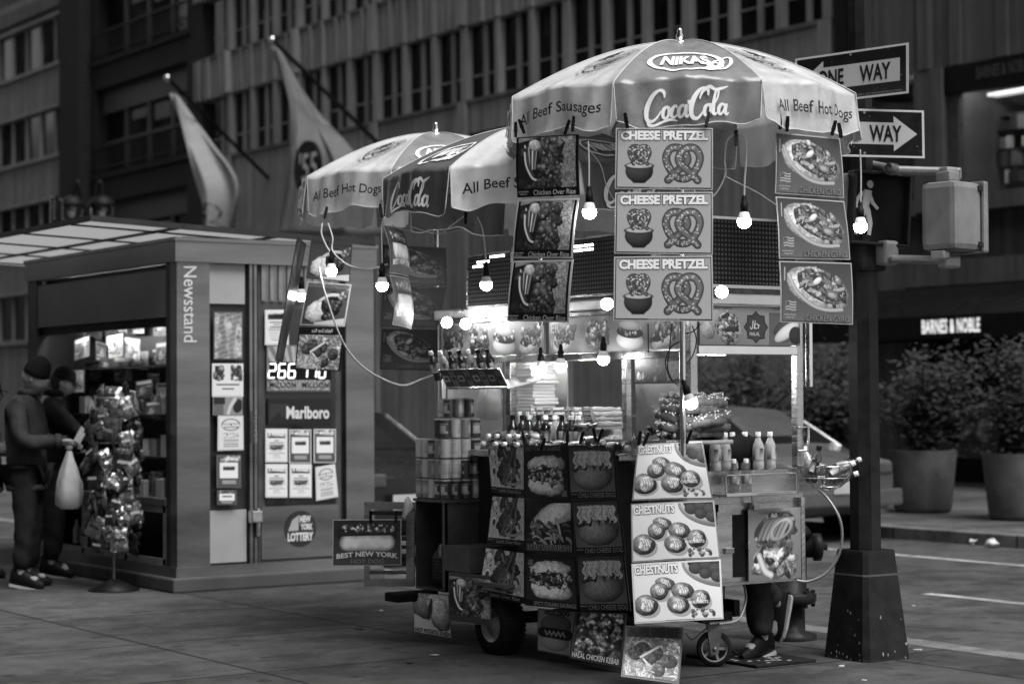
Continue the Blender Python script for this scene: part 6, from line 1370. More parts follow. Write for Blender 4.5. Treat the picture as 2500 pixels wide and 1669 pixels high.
CD = [('CHILI CHEESE DOG', .2, .89, .97, .975, .58, {'bold': .015}), ('ASTORIA PRINTING', .03, .9, .17, .92, .85)]
for i, q in enumerate((zo4((470, 95), (760, 92), (780, 420), (485, 425)), zo4((488, 435), (785, 425), (828, 760), (525, 770)), zo4((525, 775), (820, 765), (860, 1115), (545, 1118)))):
    poster('menu_poster', f'{TIER[i]} of the three chili cheese dog posters on the counter front', 'chili cheese dog posters on the cart', q, [[11.25, 10.95, 10.9, 11.2], [11.2, 10.9, 10.8, 11.1], [11.1, 10.8, 10.7, 11.0]][i], 'chili', f_chili, CD, .12, .02, .05, (.03, .03, .97, .87), res=110)
CN = [('CHESTNUTS', .03, .04, .52, .2, .95, {'out': .04, 'bold': .05, 'ow': .06}), ('CHESTNUTS', .62, .68, .84, .73, .98, {'bold': .02}), ('ASTORIA PRINTING 718-267-1201', .35, .97, .68, .985, .1)]
for i, q in enumerate((zo4((905, 85), (1305, 65), (1370, 425), (868, 435)), zo4((862, 455), (1378, 430), (1415, 790), (868, 818)), zo4((865, 825), (1418, 795), (1435, 1165), (885, 1195)))):
    poster('menu_poster', f'{TIER[i]} of the three white chestnut posters at the cart corner', 'chestnut posters at the cart corner', q, [[10.55, 10.5, 10.4, 10.45], [10.45, 10.4, 10.3, 10.35], [10.35, 10.3, 10.2, 10.25]][i], 'chest', f_chestnuts, CN, [.5, .6, .85][i], .022, .93, (.02, .03, .98, .975), res=130, bow=.01)
poster('menu_poster', 'faded hot dog picture low on the cart behind the sausage posters', None, zo4((285, 1100), (525, 1115), (490, 1400), (283, 1360)), [11.45, 11.3, 11.2, 11.35], 'hotdog', f_hotdog, [('HOT DOG', .2, .02, .85, .14, .2, {'bold': .05})], .35, .03, None, res=90)
poster('menu_poster', 'chicken kebab picture hanging lowest under the chili dog posters', None, zo4((528, 1120), (838, 1130), (795, 1465), (485, 1405)), [11.15, 11.0, 10.85, 11.0], 'kebab', f_kebab, [('HALAL CHICKEN KEBAB', .04, .86, .97, .97, .92, {'out': .03, 'bold': .03, 'ow': .04})], .3, .03, None, res=100)
poster('menu_poster', 'falafel and rice picture standing lowest at the front of the cart', None, zo4((830, 1205), (1188, 1215), (1160, 1568), (800, 1520)), [10.45, 10.35, 10.2, 10.25], 'falr', f_falafelrice, [('FALAFEL OVER RICE', .08, .03, .93, .2, .2, {'bold': .035})], .4, .035, .3, (.03, .22, .97, .96), res=110)
poster('menu_poster', 'potato knish picture hanging under the generator cabinet', None, zo3((630, 890), (893, 910), (915, 1232), (635, 1185)), [12.25, 12.15, 12.1, 12.2], 'knish', f_knish, [('HOT POTATO KNISH', .05, .86, .97, .97, .15, {'bold': .04})], .35, .02, None, res=90)
poster('menu_poster', 'worn chicken and rice picture below the generator cabinet beside the wheel', None, zo3((893, 740), (1205, 770), (1205, 1138), (890, 1098)), [11.75, 11.65, 11.6, 11.7], 'chrice', f_chickenrice, [('CHICKEN OVER RICE', .05, .88, .95, .97, .25, {'bold': .02})], .3, .03, .25, (.02, .08, .98, .87), res=100)
poster('menu_poster', 'hot dog poster with arched lettering clipped to the louvred door', None, zo3((38, 355), (543, 352), (543, 690), (35, 697)), [12.35, 12.3, 12.3, 12.35], 'bestny', f_bestny, [('BEST NEW YORK', .06, .74, .95, .85, .95, {'bold': .03, 'arc': .05}), ('HOT DOG', .27, .86, .75, .955, .55, {'bold': .01})], .7, .02, .12, (.02, .03, .98, .97), res=110)
FS = [('FALAFEL SANDWICH', .05, .02, .95, .11, .35, {'bold': .03})]
poster('menu_poster', 'upper falafel sandwich poster under the far umbrella, half in shade', 'falafel posters under the far umbrella', zo5((140, 700), (375, 735), (362, 958), (110, 935)), [12.7, 12.6, 12.6, 12.7], 'fals', f_falsand, FS, .3, .03, .2, (.03, .12, .97, .97))  # border and field darker than the lower copy, painting in umbrella shade
poster('menu_poster', 'lower falafel sandwich poster crossed by the white cord', 'falafel posters under the far umbrella', zo5((120, 950), (370, 970), (330, 1210), (75, 1200)), [12.7, 12.6, 12.55, 12.7], 'fals', f_falsand, FS, .75, .03, .5, (.03, .12, .97, .97))
poster('menu_poster', 'falafel and rice poster hanging in front of the jackpot sign', 'falafel posters under the far umbrella', zo5((72, 1212), (330, 1215), (303, 1465), (45, 1450)), [12.7, 12.55, 12.5, 12.65], 'falr2', f_falafelrice, [('Falafel Over Rice', .3, .04, .75, .13, .85, {'mirror': True})], .08, .02, .1, (.03, .18, .97, .98))
poster('menu_poster', 'dark curled poster strip seen nearly edge-on at the far umbrella', None, [(727, 577), (748, 596), (690, 887), (673, 880)], [12.3, 12.9, 12.9, 12.3], 'edgeon', lambda c: (c.a.fill(.25), c.nz(6, .7), c.nz(20, .4)), (), .2, .02, res=60)
BN = [('BEST NEW YORK', .06, .72, .95, .83, .9, {'bold': .03, 'arc': .04}), ('HOT DOG', .27, .86, .75, .95, .5)]
poster('menu_poster', 'upper narrow hot dog poster seen at a slant under the middle umbrella', 'slanted hot dog posters', zo5((550, 625), (665, 665), (695, 925), (590, 905)), [11.0, 11.5, 11.5, 11.0], 'bestny', f_bestny, BN, .5, .02, .12, (.02, .03, .98, .97), bow=.02)
poster('menu_poster', 'lower narrow hot dog poster seen at a slant under the middle umbrella', 'slanted hot dog posters', zo5((590, 915), (697, 935), (712, 1225), (605, 1200)), [11.0, 11.5, 11.5, 11.0], 'bestny', f_bestny, BN, .6, .02, .12, (.02, .03, .98, .97), bow=.02)
LG = [('LAMB GYRO', .3, .86, .95, .95, .4, {'bold': .02})]
for i, q in enumerate((zo5((545, 740), (910, 760), (915, 975), (540, 970)), zo5((545, 985), (915, 985), (860, 1218), (535, 1210)), zo5((540, 1220), (862, 1226), (862, 1462), (530, 1455)))):
    poster('menu_poster', f'{TIER[i]} of the three dark lamb gyro posters behind the steel umbrella pole', 'lamb gyro posters', q, [13.3, 13.2, 13.2, 13.3], 'lgyro', f_lambgyro, LG, .3, .02, .06, (.02, .03, .98, .97), res=90)
# ================================================================== umbrellas
COCA = [([(1.0, .72), (.98, .9), (.8, .97), (.52, .8), (.3, .45), (.27, .12), (.45, .02), (.68, .12), (.86, .32)], [.02, .05, .03, .06, .075, .06, .04, .03, .015]),
        ([(.3, .1), (.34, -.06), (.55, -.12), (.85, -.06), (1.2, .0), (1.5, -.06)], [.02, .05, .03, .03, .035, .01]),
        ([(1.08, .42), (.96, .34), (.92, .14), (1.02, .05), (1.14, .14), (1.17, .34), (1.08, .42), (1.2, .4)], [.03, .055, .05, .03, .045, .05, .03, .015]),
        ([(1.5, .36), (1.42, .43), (1.3, .32), (1.26, .14), (1.36, .05), (1.5, .16)], [.03, .03, .055, .05, .03, .015]),
        ([(1.78, .38), (1.68, .42), (1.56, .28), (1.56, .1), (1.66, .06), (1.78, .22), (1.85, .42), (1.82, .16), (1.88, .06), (1.97, .14)], [.03, .035, .055, .05, .03, .03, .05, .055, .035, .015]),
        ([(1.9, .5), (2.08, .53)], [.045, .045]),
        ([(2.72, .72), (2.7, .92), (2.5, .98), (2.25, .78), (2.05, .42), (2.06, .1), (2.26, .0), (2.46, .14), (2.6, .34)], [.02, .05, .03, .06, .08, .065, .04, .03, .015]),
        ([(2.38, .62), (2.5, .86), (2.78, 1.02), (3.0, .92), (3.25, .98), (3.5, 1.08)], [.02, .04, .05, .04, .04, .01]),
        ([(2.72, .42), (2.6, .34), (2.57, .14), (2.67, .05), (2.79, .14), (2.82, .34), (2.72, .42), (2.86, .42)], [.03, .055, .05, .03, .045, .05, .03, .015]),
        ([(2.9, .3), (3.08, .62), (3.12, .88), (3.02, .86), (2.94, .5), (2.92, .14), (3.0, .05), (3.1, .14)], [.015, .025, .03, .03, .055, .055, .035, .015]),
        ([(3.36, .38), (3.27, .42), (3.15, .28), (3.15, .1), (3.25, .06), (3.36, .22), (3.43, .42), (3.4, .16), (3.46, .06), (3.55, .14)], [.03, .035, .055, .05, .03, .03, .05, .055, .035, .015])]
class Umb:
    def __init__(s, name, label, px, py, d, R=.95, H=.34, drop=.225, a0=245.5, seed=1, z0=None, tilt=(0, 0)):
        s.R, s.H, s.drop, s.a0, s.seed = R, H, drop, math.radians(a0), seed
        s.C = atd(px, py, d)
        if z0 is not None: s.C.z = z0
        s.tilt = tilt
        s.t = thing(name, label, 'umbrella', V(s.C.x, s.C.y, 0), 'umbrellas of the food carts')
    def dirv(s, th): return RH * math.cos(th) + FH * math.sin(th)
    def __call__(s, k, a, q, off=0.0):
        A0, A1 = s.a0 + k * PI / 4, s.a0 + (k + 1) * PI / 4; f = (a + 1) / 2
        if q > 1: f = .5 + (f - .5) * (1 - .035 * (q - 1))
        e = s.dirv(A0) * (1 - f) + s.dirv(A1) * f; nrm = s.dirv((A0 + A1) / 2); r = random.Random(s.seed * 31 + k); p1, p2, p3 = r.uniform(0, 6), r.uniform(0, 6), r.uniform(0, 6)
        mid = max(0, 1 - abs(a) * 1.4)
        if q <= 1:
            p = e * s.R * q; z = -s.H * q ** 1.75 - .03 * (1 - a * a) * math.sin(PI * min(q, 1)) * .8
            bul = .035 * mid * max(0, (q - .72) / .28) ** 1.5
            z += .02 * mid * max(0, (q - .6) / .4); p = p + nrm * bul
            z += .004 * math.sin(a * 9 + p1) * q ** 3 + .003 * math.sin(a * 23 + p2 + q * 3) * q ** 4; p = p + nrm * .007 * math.sin(a * 15 + p3) * max(0, (q - .8) / .2) ** 2
        else:
            t = q - 1; p = e * s.R + nrm * (.035 * mid * (1 - .4 * t) + .02 * t)
            p = p + nrm * (.007 * math.sin(a * 15 + p3) * (1 - t) + .015 * math.sin(a * 7 + p1) * t + .004 * math.sin(a * 17 + p2 + t * 2) * t + .002 * math.sin(a * 31 + p1 + t * 4) * t); z = -s.H + .02 * mid - s.drop * t * (1 + .07 * math.sin(a * 3 + p3) + .03 * math.sin(a * 9 + p2)) + .018 * t * max(0, abs(a) - .75) / .25 * 1.0
        P = s.C + p + V(0, 0, z) + s.dirv(s.a0 + (k + .5) * PI / 4) * off * (.35 if q <= 1 else 1) + V(0, 0, off * (.95 if q <= 1 else .1))
        g = P - s.C; P.z += g.dot(RH) * s.tilt[0] + g.dot(FH) * s.tilt[1]
        return P
    def build(s, dark0=True, darkm='fabric_dark', pole_z=0.0, pole_r=.017):
        b = MB(); na, nq, nv = 44, 18, 14; pip = MB(); rb = []
        for k in range(8):
            qs = [.001 + i / nq * .999 for i in range(nq + 1)] + [1 + (i + 1) / nv for i in range(nv)]; vs = [s(k, -1 + 2 * i / na, q) for q in qs for i in range(na + 1)]
            b.add(vs, [(j * (na + 1) + i, (j + 1) * (na + 1) + i, (j + 1) * (na + 1) + i + 1, j * (na + 1) + i + 1) for j in range(len(qs) - 1) for i in range(na)], 0 if (k % 2 == 0) == dark0 else 1, True)
            pip.tube([s(k, -1, q, .002) for q in qs[:nq + 1]], .0025, 5)
            pip.tube([s(k, -1, q, .002) for q in qs[nq:]] + [s(k, -1 + 2 * i / na, 2, .002) for i in range(na + 1)] + [s(k, 1, q, .002) for q in qs[:nq - 1:-1]], .003, 5)
        can = b.build('canopy', [darkm, 'fabric_light'], s.t); pip.build('piping', 'offwhite', can)
        hub = s.C - V(0, 0, .30)
        for k in range(8):
            r_ = MB(); r_.tube([s(k, -1, q, -.012) for q in (.03, .2, .4, .6, .8, .99)], .004, 5); r_.build('rib', 'steel_dark', s.t)
            r_ = MB(); r_.tube([hub, s(k, -1, .55, -.012)], .004, 5); r_.build('strut', 'steel_dark', s.t)
        f = MB(); f.lathe([(.06, -.012), (.055, 0), (.02, .008), (.022, .03), (.014, .05), (.016, .062), (.006, .075), (0, .076)], s.C, 16); f.build('finial', 'steel_bright', s.t)
        pl = MB(); pl.tube([V(s.C.x, s.C.y, pole_z), s.C], pole_r, 12); pl.build('pole', 'steel_bright', s.t); MB().lathe([(.03, -.03), (.035, 0), (.03, .03)], hub, 12).build('hub', 'steel_dark', s.t)
    def text(s, k, tx, a0, q0, a1, q1, g, **o): s_ = s; return lettering(lambda u, v, off: s(k, a0 + (a1 - a0) * u, q0 + (q1 - q0) * v, off), [(tx, 0, 0, 1, 1, g, dict(o, sub=1))], s.t, 'printed_lettering', 'print_matt', .018)
    def coca(s, k, a0, a1, q0, q1, g=.92):
        CC = [(p_, [w_ * 1.3 for w_ in ws]) for p_, ws in COCA]
        return s.coca2(CC, k, a0, a1, q0, q1, g)
    def coca2(s, COCA, k, a0, a1, q0, q1, g):                          # x 0.25..3.55, y -.12..1.08
        return strokes(COCA, lambda x, y, off: s(k, a0 + (a1 - a0) * (x - .25) / 3.3, q1 + (q0 - q1) * (y + .12) / 1.2, off), s.t, 'script_lettering', 'print_matt', g, .05, .011)
    def logo(s, k, ac, qc, wa, hq, g=.9):
        m = lambda x, y, off: s(k, ac + x * wa, qc - y * hq, off); el = [[(math.cos(2 * PI * i / 24), math.sin(2 * PI * i / 24)) for i in range(25)]]
        strokes([(el[0], [.07, .07])], m, s.t, 'logo_ring', 'print_matt', g, .07, .006)
        lettering(lambda u, v, off: m(-.68 + 1.36 * u, .5 - 1.0 * v, off), [('NIKAS', 0, 0, 1, 1, g, {'bold': .05, 'shear': .05})], s.t, 'printed_lettering', 'print_matt', .0065)
        lf = [[(.55, -.55), (.85, -.1), (1.25, .05), (1.15, -.45), (.85, -.8), (.55, -.55)], [(.62, -.5), (.45, -.95), (.8, -.85)], [(.78 + .13 * math.cos(i), -.5 + .2 * math.sin(i)) for i in [j * PI / 6 for j in range(13)]]]
        strokes([(q, [.045, .045]) for q in lf], m, s.t, 'logo_leaf', 'print_matt', g, .05, .0068)
    def seal(s, k, ac, qc, wa, hq, g=.14):
        m = lambda x, y, off: s(k, ac + x * wa, qc - y * hq, off); S = [([(math.cos(2 * PI * i / 28) * r_, math.sin(2 * PI * i / 28) * r_) for i in range(29)], [w_, w_]) for r_, w_ in ((.8, .022), (.5, .03))]
        for i in range(44): a = 2 * PI * i / 44; S.append(([(.56 * math.cos(a), .56 * math.sin(a)), (.76 * math.cos(a), .76 * math.sin(a))], [.012, .02]))
        for y, w_, L in ((.25, .09, .2), (.05, .14, .36), (-.15, .12, .42), (-.33, .06, .3), (-.03, .1, .2)): S.append(([(-L, y - .05), (0, y + .04), (L, y)], [w_ * .3, w_, w_ * .3]))
        strokes(S, m, s.t, 'printed_seal', 'print_matt', g, .03, .006)
        lettering(lambda u, v, off: m((.95 - .0 * v) * math.sin((u - .5) * 2.0) * (1.05 - .14 * v) * 1.05, -(.95 + .16 * (v - .5)) * math.cos((u - .5) * 2.0), off), [('BROOKLYN, N.Y.', 0, 0, 1, 1, g)], s.t, 'printed_lettering', 'print_matt', .0062)
    def full(s, light_txt, dark0=True):
        for k in range(8):
            if (k % 2 == 0) == dark0: s.logo(k, 0, .73, .66, .17); s.coca(k, -.58, .56, 1.18, 1.95)
            else: s.text(k, light_txt[(k // 2) % 2], -.82, 1.38, .84, 1.72, .1, bold=.012); s.seal(k, 0, .58, .50, .27)
U1 = Umb('umbrella', 'large front umbrella with pale and grey panels over the cart corner', 1660, 103, 10.55, .935, .34, .225, 245.0, 1)
U1.build(pole_z=0.35); U1.full(['All Beef Hot Dogs', 'All Beef Sausages'])
U2 = Umb('umbrella', 'middle umbrella with a dark cola panel behind the front one', 1318, 300, 11.6, .92, .33, .235, 192.5, 2, z0=3.06)
U2.build(pole_z=1.9, darkm='fabric_black'); U2.full(['All Beef Sausages', 'All Beef Hot Dogs'])
U3 = Umb('umbrella', 'far umbrella on a bright steel pole at the end of the cart', 1064, 326, 13.4, .93, .34, .24, 209.6, 3)
U3.build(dark0=False, pole_z=0.3); U3.full(['All Beef Hot Dogs', 'All Beef Sausages'], False)
# re-letter the left pale panel of the front umbrella
# ================================================================== light bulbs and cords
BR = .034
def mkbulb():
    t = thing('light_bulb', 'x', 'light bulb', (0, 0, 0), 'light bulbs strung on the cart'); MB().lathe([(0, -BR), (BR * .5, -BR * .87), (BR * .87, -BR * .5), (BR, 0), (BR * .93, BR * .4)], (0, 0, 0), 18).build('globe', 'bulb', t)
    MB().lathe([(BR * .93, BR * .4), (BR * .7, BR * 1.2), (BR * .62, BR * 1.3), (.012, BR * 1.5)], (0, 0, 0), 16).build('collar', 'white', t)
    MB().lathe([(.017, BR * 1.35), (.019, BR * 1.4), (.019, BR * 2.6), (.013, BR * 2.7), (.013, BR * 3.4), (.006, BR * 3.8), (0, BR * 3.8)], (0, 0, 0), 12).build('socket', 'black', t); return t
BL_ = [((809, 662), 12.3, 'bulb hanging at the outer edge of the far umbrella', 0), ((933, 697), 11.3, 'bulb hanging under the dark cola panel of the middle umbrella', 0), ((736, 723), 13.0, 'bulb half hidden behind the nearly edge-on poster', 0), ((1187, 695), 11.3, 'bulb hanging in front of the led board under the middle umbrella', 0),
       ((1439, 518), 9.75, 'bulb between the chicken and pretzel posters', 0), ((1817, 541), 9.75, 'bulb between the pretzel and gyro posters', 0), ((2101, 553), 10.2, 'bulb in front of the walking signal', 0),
       ((1091, 787), 12.6, 'bulb at the steel pole end of the roof rail', 1), ((1137, 790), 12.4, 'second bulb from the steel pole on the roof rail', 1), ((1211, 774), 12.0, 'third bulb from the steel pole on the roof rail', 1), ((1482, 742), 11.1, 'roof rail bulb beside the bottom pretzel poster', 1), ((1762, 712), 10.85, 'bulb above the halal panel', 1),
       ((1320, 901), 11.7, 'bulb over the stack of foam boxes inside the cart', 2), ((1369, 894), 11.6, 'bulb hanging in the middle of the serving window', 2), ((1473, 877), 11.3, 'bulb hanging under the tube light in the serving window', 0), ((1687, 983), 10.35, 'bulb glowing in front of the stacked pretzels', 3)]
bp0 = mkbulb(); first = True
for (px, py), d, lab, mode in BL_:
    p = atd(px, py, d)
    if mode == 1: rot = V(.55, .75, -.15).to_track_quat('Z', 'Y').to_euler()
    elif mode == 3: rot = (RH * -.35 + V(0, 0, 1) + FH * .1).to_track_quat('Z', 'Y').to_euler()
    else: rot = (0, 0, 0)
    if first: bp0.location = p; bp0.rotation_euler = rot; bp0['label'] = 'white ' + lab; first = False
    else: copy_tree(bp0, p, rot=rot, label='white ' + lab)
def cord(label, pts, r=.0045, m='cord', name='power_cord'): o = MB().tube(spline(pts, 8), r, 6).build(name, m); tag(o, label, 'cord'); return o
D = atd
cord('white cord dropping from the far umbrella to the bulb beside the falafel posters', [D(787, 545, 12.45), D(785, 570, 12.4), D(797, 600, 12.35), D(808, 617, 12.3)])
cord('white cord looping between the two bulbs of the far umbrella', [D(801, 545, 12.4), D(812, 580, 12.35), D(812, 612, 12.3), D(840, 640, 12.0), D(875, 655, 11.6), D(910, 655, 11.4), D(946, 645, 11.3)])
cord('long white cord sagging from the falafel posters to the steel pole', [D(778, 650, 12.3), D(795, 720, 12.3), D(835, 830, 12.35), D(880, 890, 12.45), D(935, 925, 12.6), D(985, 940, 12.8), D(1030, 925, 13.0), D(1066, 912, 13.1)], .006)
cord('thin white cord hanging with the bulb under the cola panel', [D(931, 548, 11.3), D(932, 600, 11.3), D(933, 648, 11.3)])
cord('pale cord hanging with the bulb in front of the led board', [D(1165, 530, 11.3), D(1178, 560, 11.3), D(1184, 610, 11.3), D(1187, 645, 11.3)])
cord('thin cord running along the edge of the middle umbrella', [D(1002, 552, 11.2), D(1040, 565, 11.2), D(1076, 570, 11.2), D(1100, 552, 11.2), D(1136, 525, 11.2)], .003)
cord('cord hanging between the chicken and pretzel posters', [D(1436, 345, 9.75), D(1438, 400, 9.75), D(1438, 467, 9.75)])
cord('cord looping behind the pretzel posters from a peg', [D(1795, 325, 9.75), D(1775, 345, 9.8), D(1770, 390, 9.85), D(1770, 430, 9.9), D(1745, 475, 10.0), D(1715, 490, 10.1)])
cord('cord hanging with the bulb between the pretzel and gyro posters', [D(1800, 325, 9.75), D(1818, 335, 9.75), D(1822, 380, 9.75), D(1818, 440, 9.75), D(1817, 492, 9.75)])
cord('thin cord from the loop across to the gyro posters', [D(1772, 430, 9.9), D(1800, 445, 10.0), D(1850, 470, 10.1), D(1895, 500, 10.1)], .003)
cord('cord hanging down in front of the walking signal', [D(2100, 365, 10.2), D(2102, 430, 10.2), D(2101, 505, 10.2)])
cord('slim pull cord behind the chicken posters', [D(1432, 360, 10.1), D(1465, 400, 10.2), D(1480, 450, 10.2), D(1500, 490, 10.2)], .002)
cord('grey hose curling from the wire basket to the end cabinet', [D(1998, 1195, 11.2), D(2020, 1215, 11.15), D(2048, 1260, 11.1), D(2056, 1310, 11.1), D(2045, 1360, 11.1), D(2015, 1400, 11.1), D(1975, 1418, 11.1), D(1945, 1416, 11.1)], .008, 'galv', 'hose')
cord('white cord from the roof rail down beside the steel pole', [D(1082, 800, 12.7), D(1079, 820, 12.8), D(1086, 850, 12.9)])
dk = [[(1640, 790), (1635, 850), (1630, 900), (1645, 935)], [(1670, 790), (1660, 830), (1640, 845), (1625, 880), (1635, 920), (1655, 940)], [(1690, 795), (1700, 830), (1690, 870), (1665, 900), (1660, 940)], [(1710, 790), (1690, 810), (1660, 815)], [(1582, 790), (1583, 860)]]
for i, pts in enumerate(dk): cord(['loose dark wire beside the front umbrella pole', 'dark wire looping round the front umbrella pole', 'dark wire bowed out past the corner post', 'short dark wire under the pretzel posters', 'straight dark wire over the chestnut picture'][i], [D(x, y, 10.5 + .03 * i) for x, y in pts], .0035, 'cord_dark', 'wire')
cord('dark wires tangled above the caster wheel', [D(1675, 1545, 10.9), D(1690, 1560, 10.88), D(1715, 1540, 10.9), D(1730, 1530, 10.9)], .004, 'cord_dark', 'wire')
# clothes pegs
PG = [(1259, 318, 9.95), (1274, 310, 9.94), (1384, 312, 9.8), (1399, 304, 9.79), (1529, 296, 9.54), (1727, 293, 9.54), (1797, 338, 9.7), (1904, 298, 9.73), (1922, 304, 9.74), (2035, 314, 9.88), (2051, 320, 9.89), (1137, 532, 11.2), (795, 520, 12.4), (930, 515, 11.3), (1561, 1070, 10.5), (1577, 1072, 10.5), (1325, 1085, 11.4), (1385, 1070, 11.2), (1420, 1068, 11.15), (1452, 1062, 11.0), (1466, 1062, 10.95), (905, 1262, 12.2), (967, 1262, 12.2), (1278, 1070, 11.55), (1682, 1066, 10.45)]
PN_ = ['at the outer top corner of the top chicken poster', 'beside the outer peg of the top chicken poster', 'at the inner corner of the top chicken poster', 'leaning over the inner corner of the chicken poster', 'on the left corner of the top pretzel poster', 'on the right corner of the top pretzel poster', 'holding the cords between pretzel and gyro posters', 'at the inner top corner of the gyro poster', 'beside the inner peg of the gyro poster', 'at the outer top corner of the gyro poster', 'beside the outer peg of the gyro poster', 'on the rim of the middle umbrella', 'on the rim of the far umbrella', 'on the corner of the cola panel', 'at the top left of the chestnut posters', 'beside the first chestnut peg', 'above the sausage sandwich poster', 'between the sausage and chili dog posters', 'at the first corner of the chili dog poster', 'over the middle of the chili dog poster', 'leaning over the chili dog poster', 'first on the louvred door', 'second on the louvred door', 'above the lamb poster', 'at the right of the chestnut posters']
pg = None
for i, (px, py, d) in enumerate(PG):
    p = atd(px, py, d - .02)
    if pg is None:
        pg = thing('clothes_peg', 'black peg ' + PN_[0], 'peg', p, 'black pegs holding the posters')
        for s_ in (-1, 1): MB().slab([p + RH * x + V(0, 0, z) + FH * (s_ * .004) for x, z in ((-.007, -.035), (.007, -.035), (.009, .01), (.007, .04), (-.007, .04), (-.009, .01))], FH * (s_ * .006)).build('jaw', 'black', pg)
        MB().tube([p - RH * .011, p + RH * .011], .006, 8).build('spring', 'steel_dark', pg)
    else: copy_tree(pg, p, rot=(0, 0, 0), label='black peg ' + PN_[i]).rotation_euler = (RH * 0 + FH * rnd.uniform(-.4, .4) + RH * rnd.uniform(-.3, .3)).to_tuple()
# ================================================================== bottles and cans
def mkbottle(name, liquid, cap, label_m, hs=1.0, clear=False):
    t = thing(name, 'x', 'bottle', (0, 0, 0)); h = .2 * hs
    MB().lathe([(0, 0), (.026, 0), (.031, .008), (.031, h * .18), (.029, h * .22), (.031, h * .27), (.031, h * .58), (.027, h * .68), (.016, h * .8), (.012, h * .86), (.012, h * .9)], (0, 0, 0), 16).build('body', liquid, t)
    MB().lathe([(.0145, h * .88), (.0145, h * .88), (.0145, h * .99), (.013, h), (.013, h), (0, h)], (0, 0, 0), 14).build('cap', cap, t)
    lb = MB().lathe([(.0318, h * .28), (.0318, h * .57)], (0, 0, 0), 24); r = random.Random(hash(name + label_m) % 97 if 0 else len(name + label_m)); g0 = {'a': .1, 'b': .75, 'c': .35}[label_m]
    cc = []
    for i in range(2):
        for k in range(24): cc.append(lin(g0 if (k // 3 + i) % 3 else (.85 if g0 < .5 else .15)))
    lb.build('label', 'print', t, colors=cc); return t
BT = [mkbottle('drink_bottle', 'liquid_dark', 'black', 'a'), mkbottle('drink_bottle', 'liquid_mid', 'white', 'b'), mkbottle('drink_bottle', 'water', 'white', 'c'), mkbottle('drink_bottle', 'liquid_dark', 'offwhite', 'b')]
bused = set()
def bottle(k, p, label, group, rot=(0, 0, 0), s=1.0):
    if k not in bused:
        bused.add(k); o = BT[k]; o.location = p; o.rotation_euler = rot; o.scale = (s, s, s); o['label'] = label; o['group'] = group; return o
    return copy_tree(BT[k], p, rot=rot, label=label, group=group, scale=s)
LQ = ['dark cola', 'amber drink', 'clear water', 'dark soda with pale label']
for i in range(9):                                                # row standing on the counter
    px = 1252 + i * 20; k = [0, 0, 3, 0, 2, 1, 0, 3, 2][i]; g = atX(px, 1072, 6.84); bottle(k, V(6.84 + .01 * (i % 2), g.y, 1.172), f'{ORD[i]} of nine standing counter bottles from the can end, {LQ[k]}', 'bottles standing on the counter', (0, 0, i), 1.05)
for i in range(9):                                                # a second row behind
    g = atX(1262 + i * 19, 1072, 6.93); k = (i * 2 + 1) % 4; bottle(k, V(6.95, g.y, 1.192), f'{ORD[i]} of the bottles in the rear counter row, {LQ[k]}', 'bottles in the rear counter row', (0, 0, i), 1.05)
for i in range(4):                                                # clear bottles lying, caps to the street
    g = atX(1195 + i * 26, 1075, 6.66); bottle(2, V(6.80, g.y, 1.205), f'{ORD[i]} clear bottle lying in the bunch above the lamb posters', 'clear bottles lying above the lamb posters', (0, -PI / 2 + .05, .1 * (i % 2)), 1.0)
for i in range(4):
    g = atX(1208 + i * 25, 1050, 6.7); bottle(2, V(6.84, g.y, 1.25), f'{ORD[i]} clear bottle in the upper lying bunch above the lamb posters', 'upper clear bottles lying above the lamb posters', (0, -PI / 2 + .05, -.1 * (i % 2)), 1.0)
for i, (px, py, a) in enumerate(((1290, 1070, .1), (1345, 1072, .2), (1400, 1078, .1), (1432, 1062, -.1), (1475, 1068, .15))):
    g = atX(px, py, 6.66); bottle([2, 2, 1, 2, 2][i], V(6.66, g.y + .02, 1.21 + .03 * (i == 3)), f'{ORD[i]} bottle lying lengthways along the counter edge above the sausage posters', 'bottles lying along the counter edge', (PI / 2, a * .3, a), 1.05)
for i in range(7):                                                # tilted rack high at the far end
    g = atX(1082 + i * 23, 865, 6.75); bottle([3, 1, 0, 0, 1, 0, 0][i], V(6.72, g.y, 1.60), f'{ORD[i]} bottle from the steel pole in the tilted shelf rack', 'bottles in the tilted shelf rack', (0, -.35, 0), .95)
tr = thing('bottle_rack', 'tilted shelf rack with a printed front below the first fascia panel', 'rack', (6.7, 10.5, 1.5)); ya, yb = atX(1078, 900, 6.62).y, atX(1225, 900, 6.62).y
P = Patch(V(6.60, ya, 1.66), V(6.60, yb, 1.66), V(6.66, yb, 1.555), V(6.66, ya, 1.555)); b = MB(); b.slab([P(0, 0), P(1, 0), P(1, 1), P(0, 1)], P.n * -.006); o = b.build('front', 'steel_dark', tr); raster_mesh('printed_picture', P, pic('botl', P.asp(), 60, f_bottles), o, 'print')
b = MB(); b.slab([(6.66, ya, 1.55), (6.66, yb, 1.55), (6.92, yb, 1.60), (6.92, ya, 1.60)], (0, 0, -.01)); b.build('shelf', 'steel', tr); b = MB(); b.tube([P(0, 0, .004), P(1, 0, .004)], .004); b.build('rim', 'steel_bright', tr)
for i, (px, py, k) in enumerate(((1738, 1150, 0), (1762, 1150, 1), (1780, 1140, 1), (1811, 1140, 0), (1843, 1152, 0), (1872, 1152, 0))):
    p = atY(px, 1150, YN + (.05 if i in (0, 1, 4, 5) else .12)); bottle(1, V(p.x, p.y - .03, 1.08), f'{ORD[i]} of six pale sports bottles standing on the end cabinet', 'sports bottles on the end cabinet', (0, 0, i * .7), 1.05)
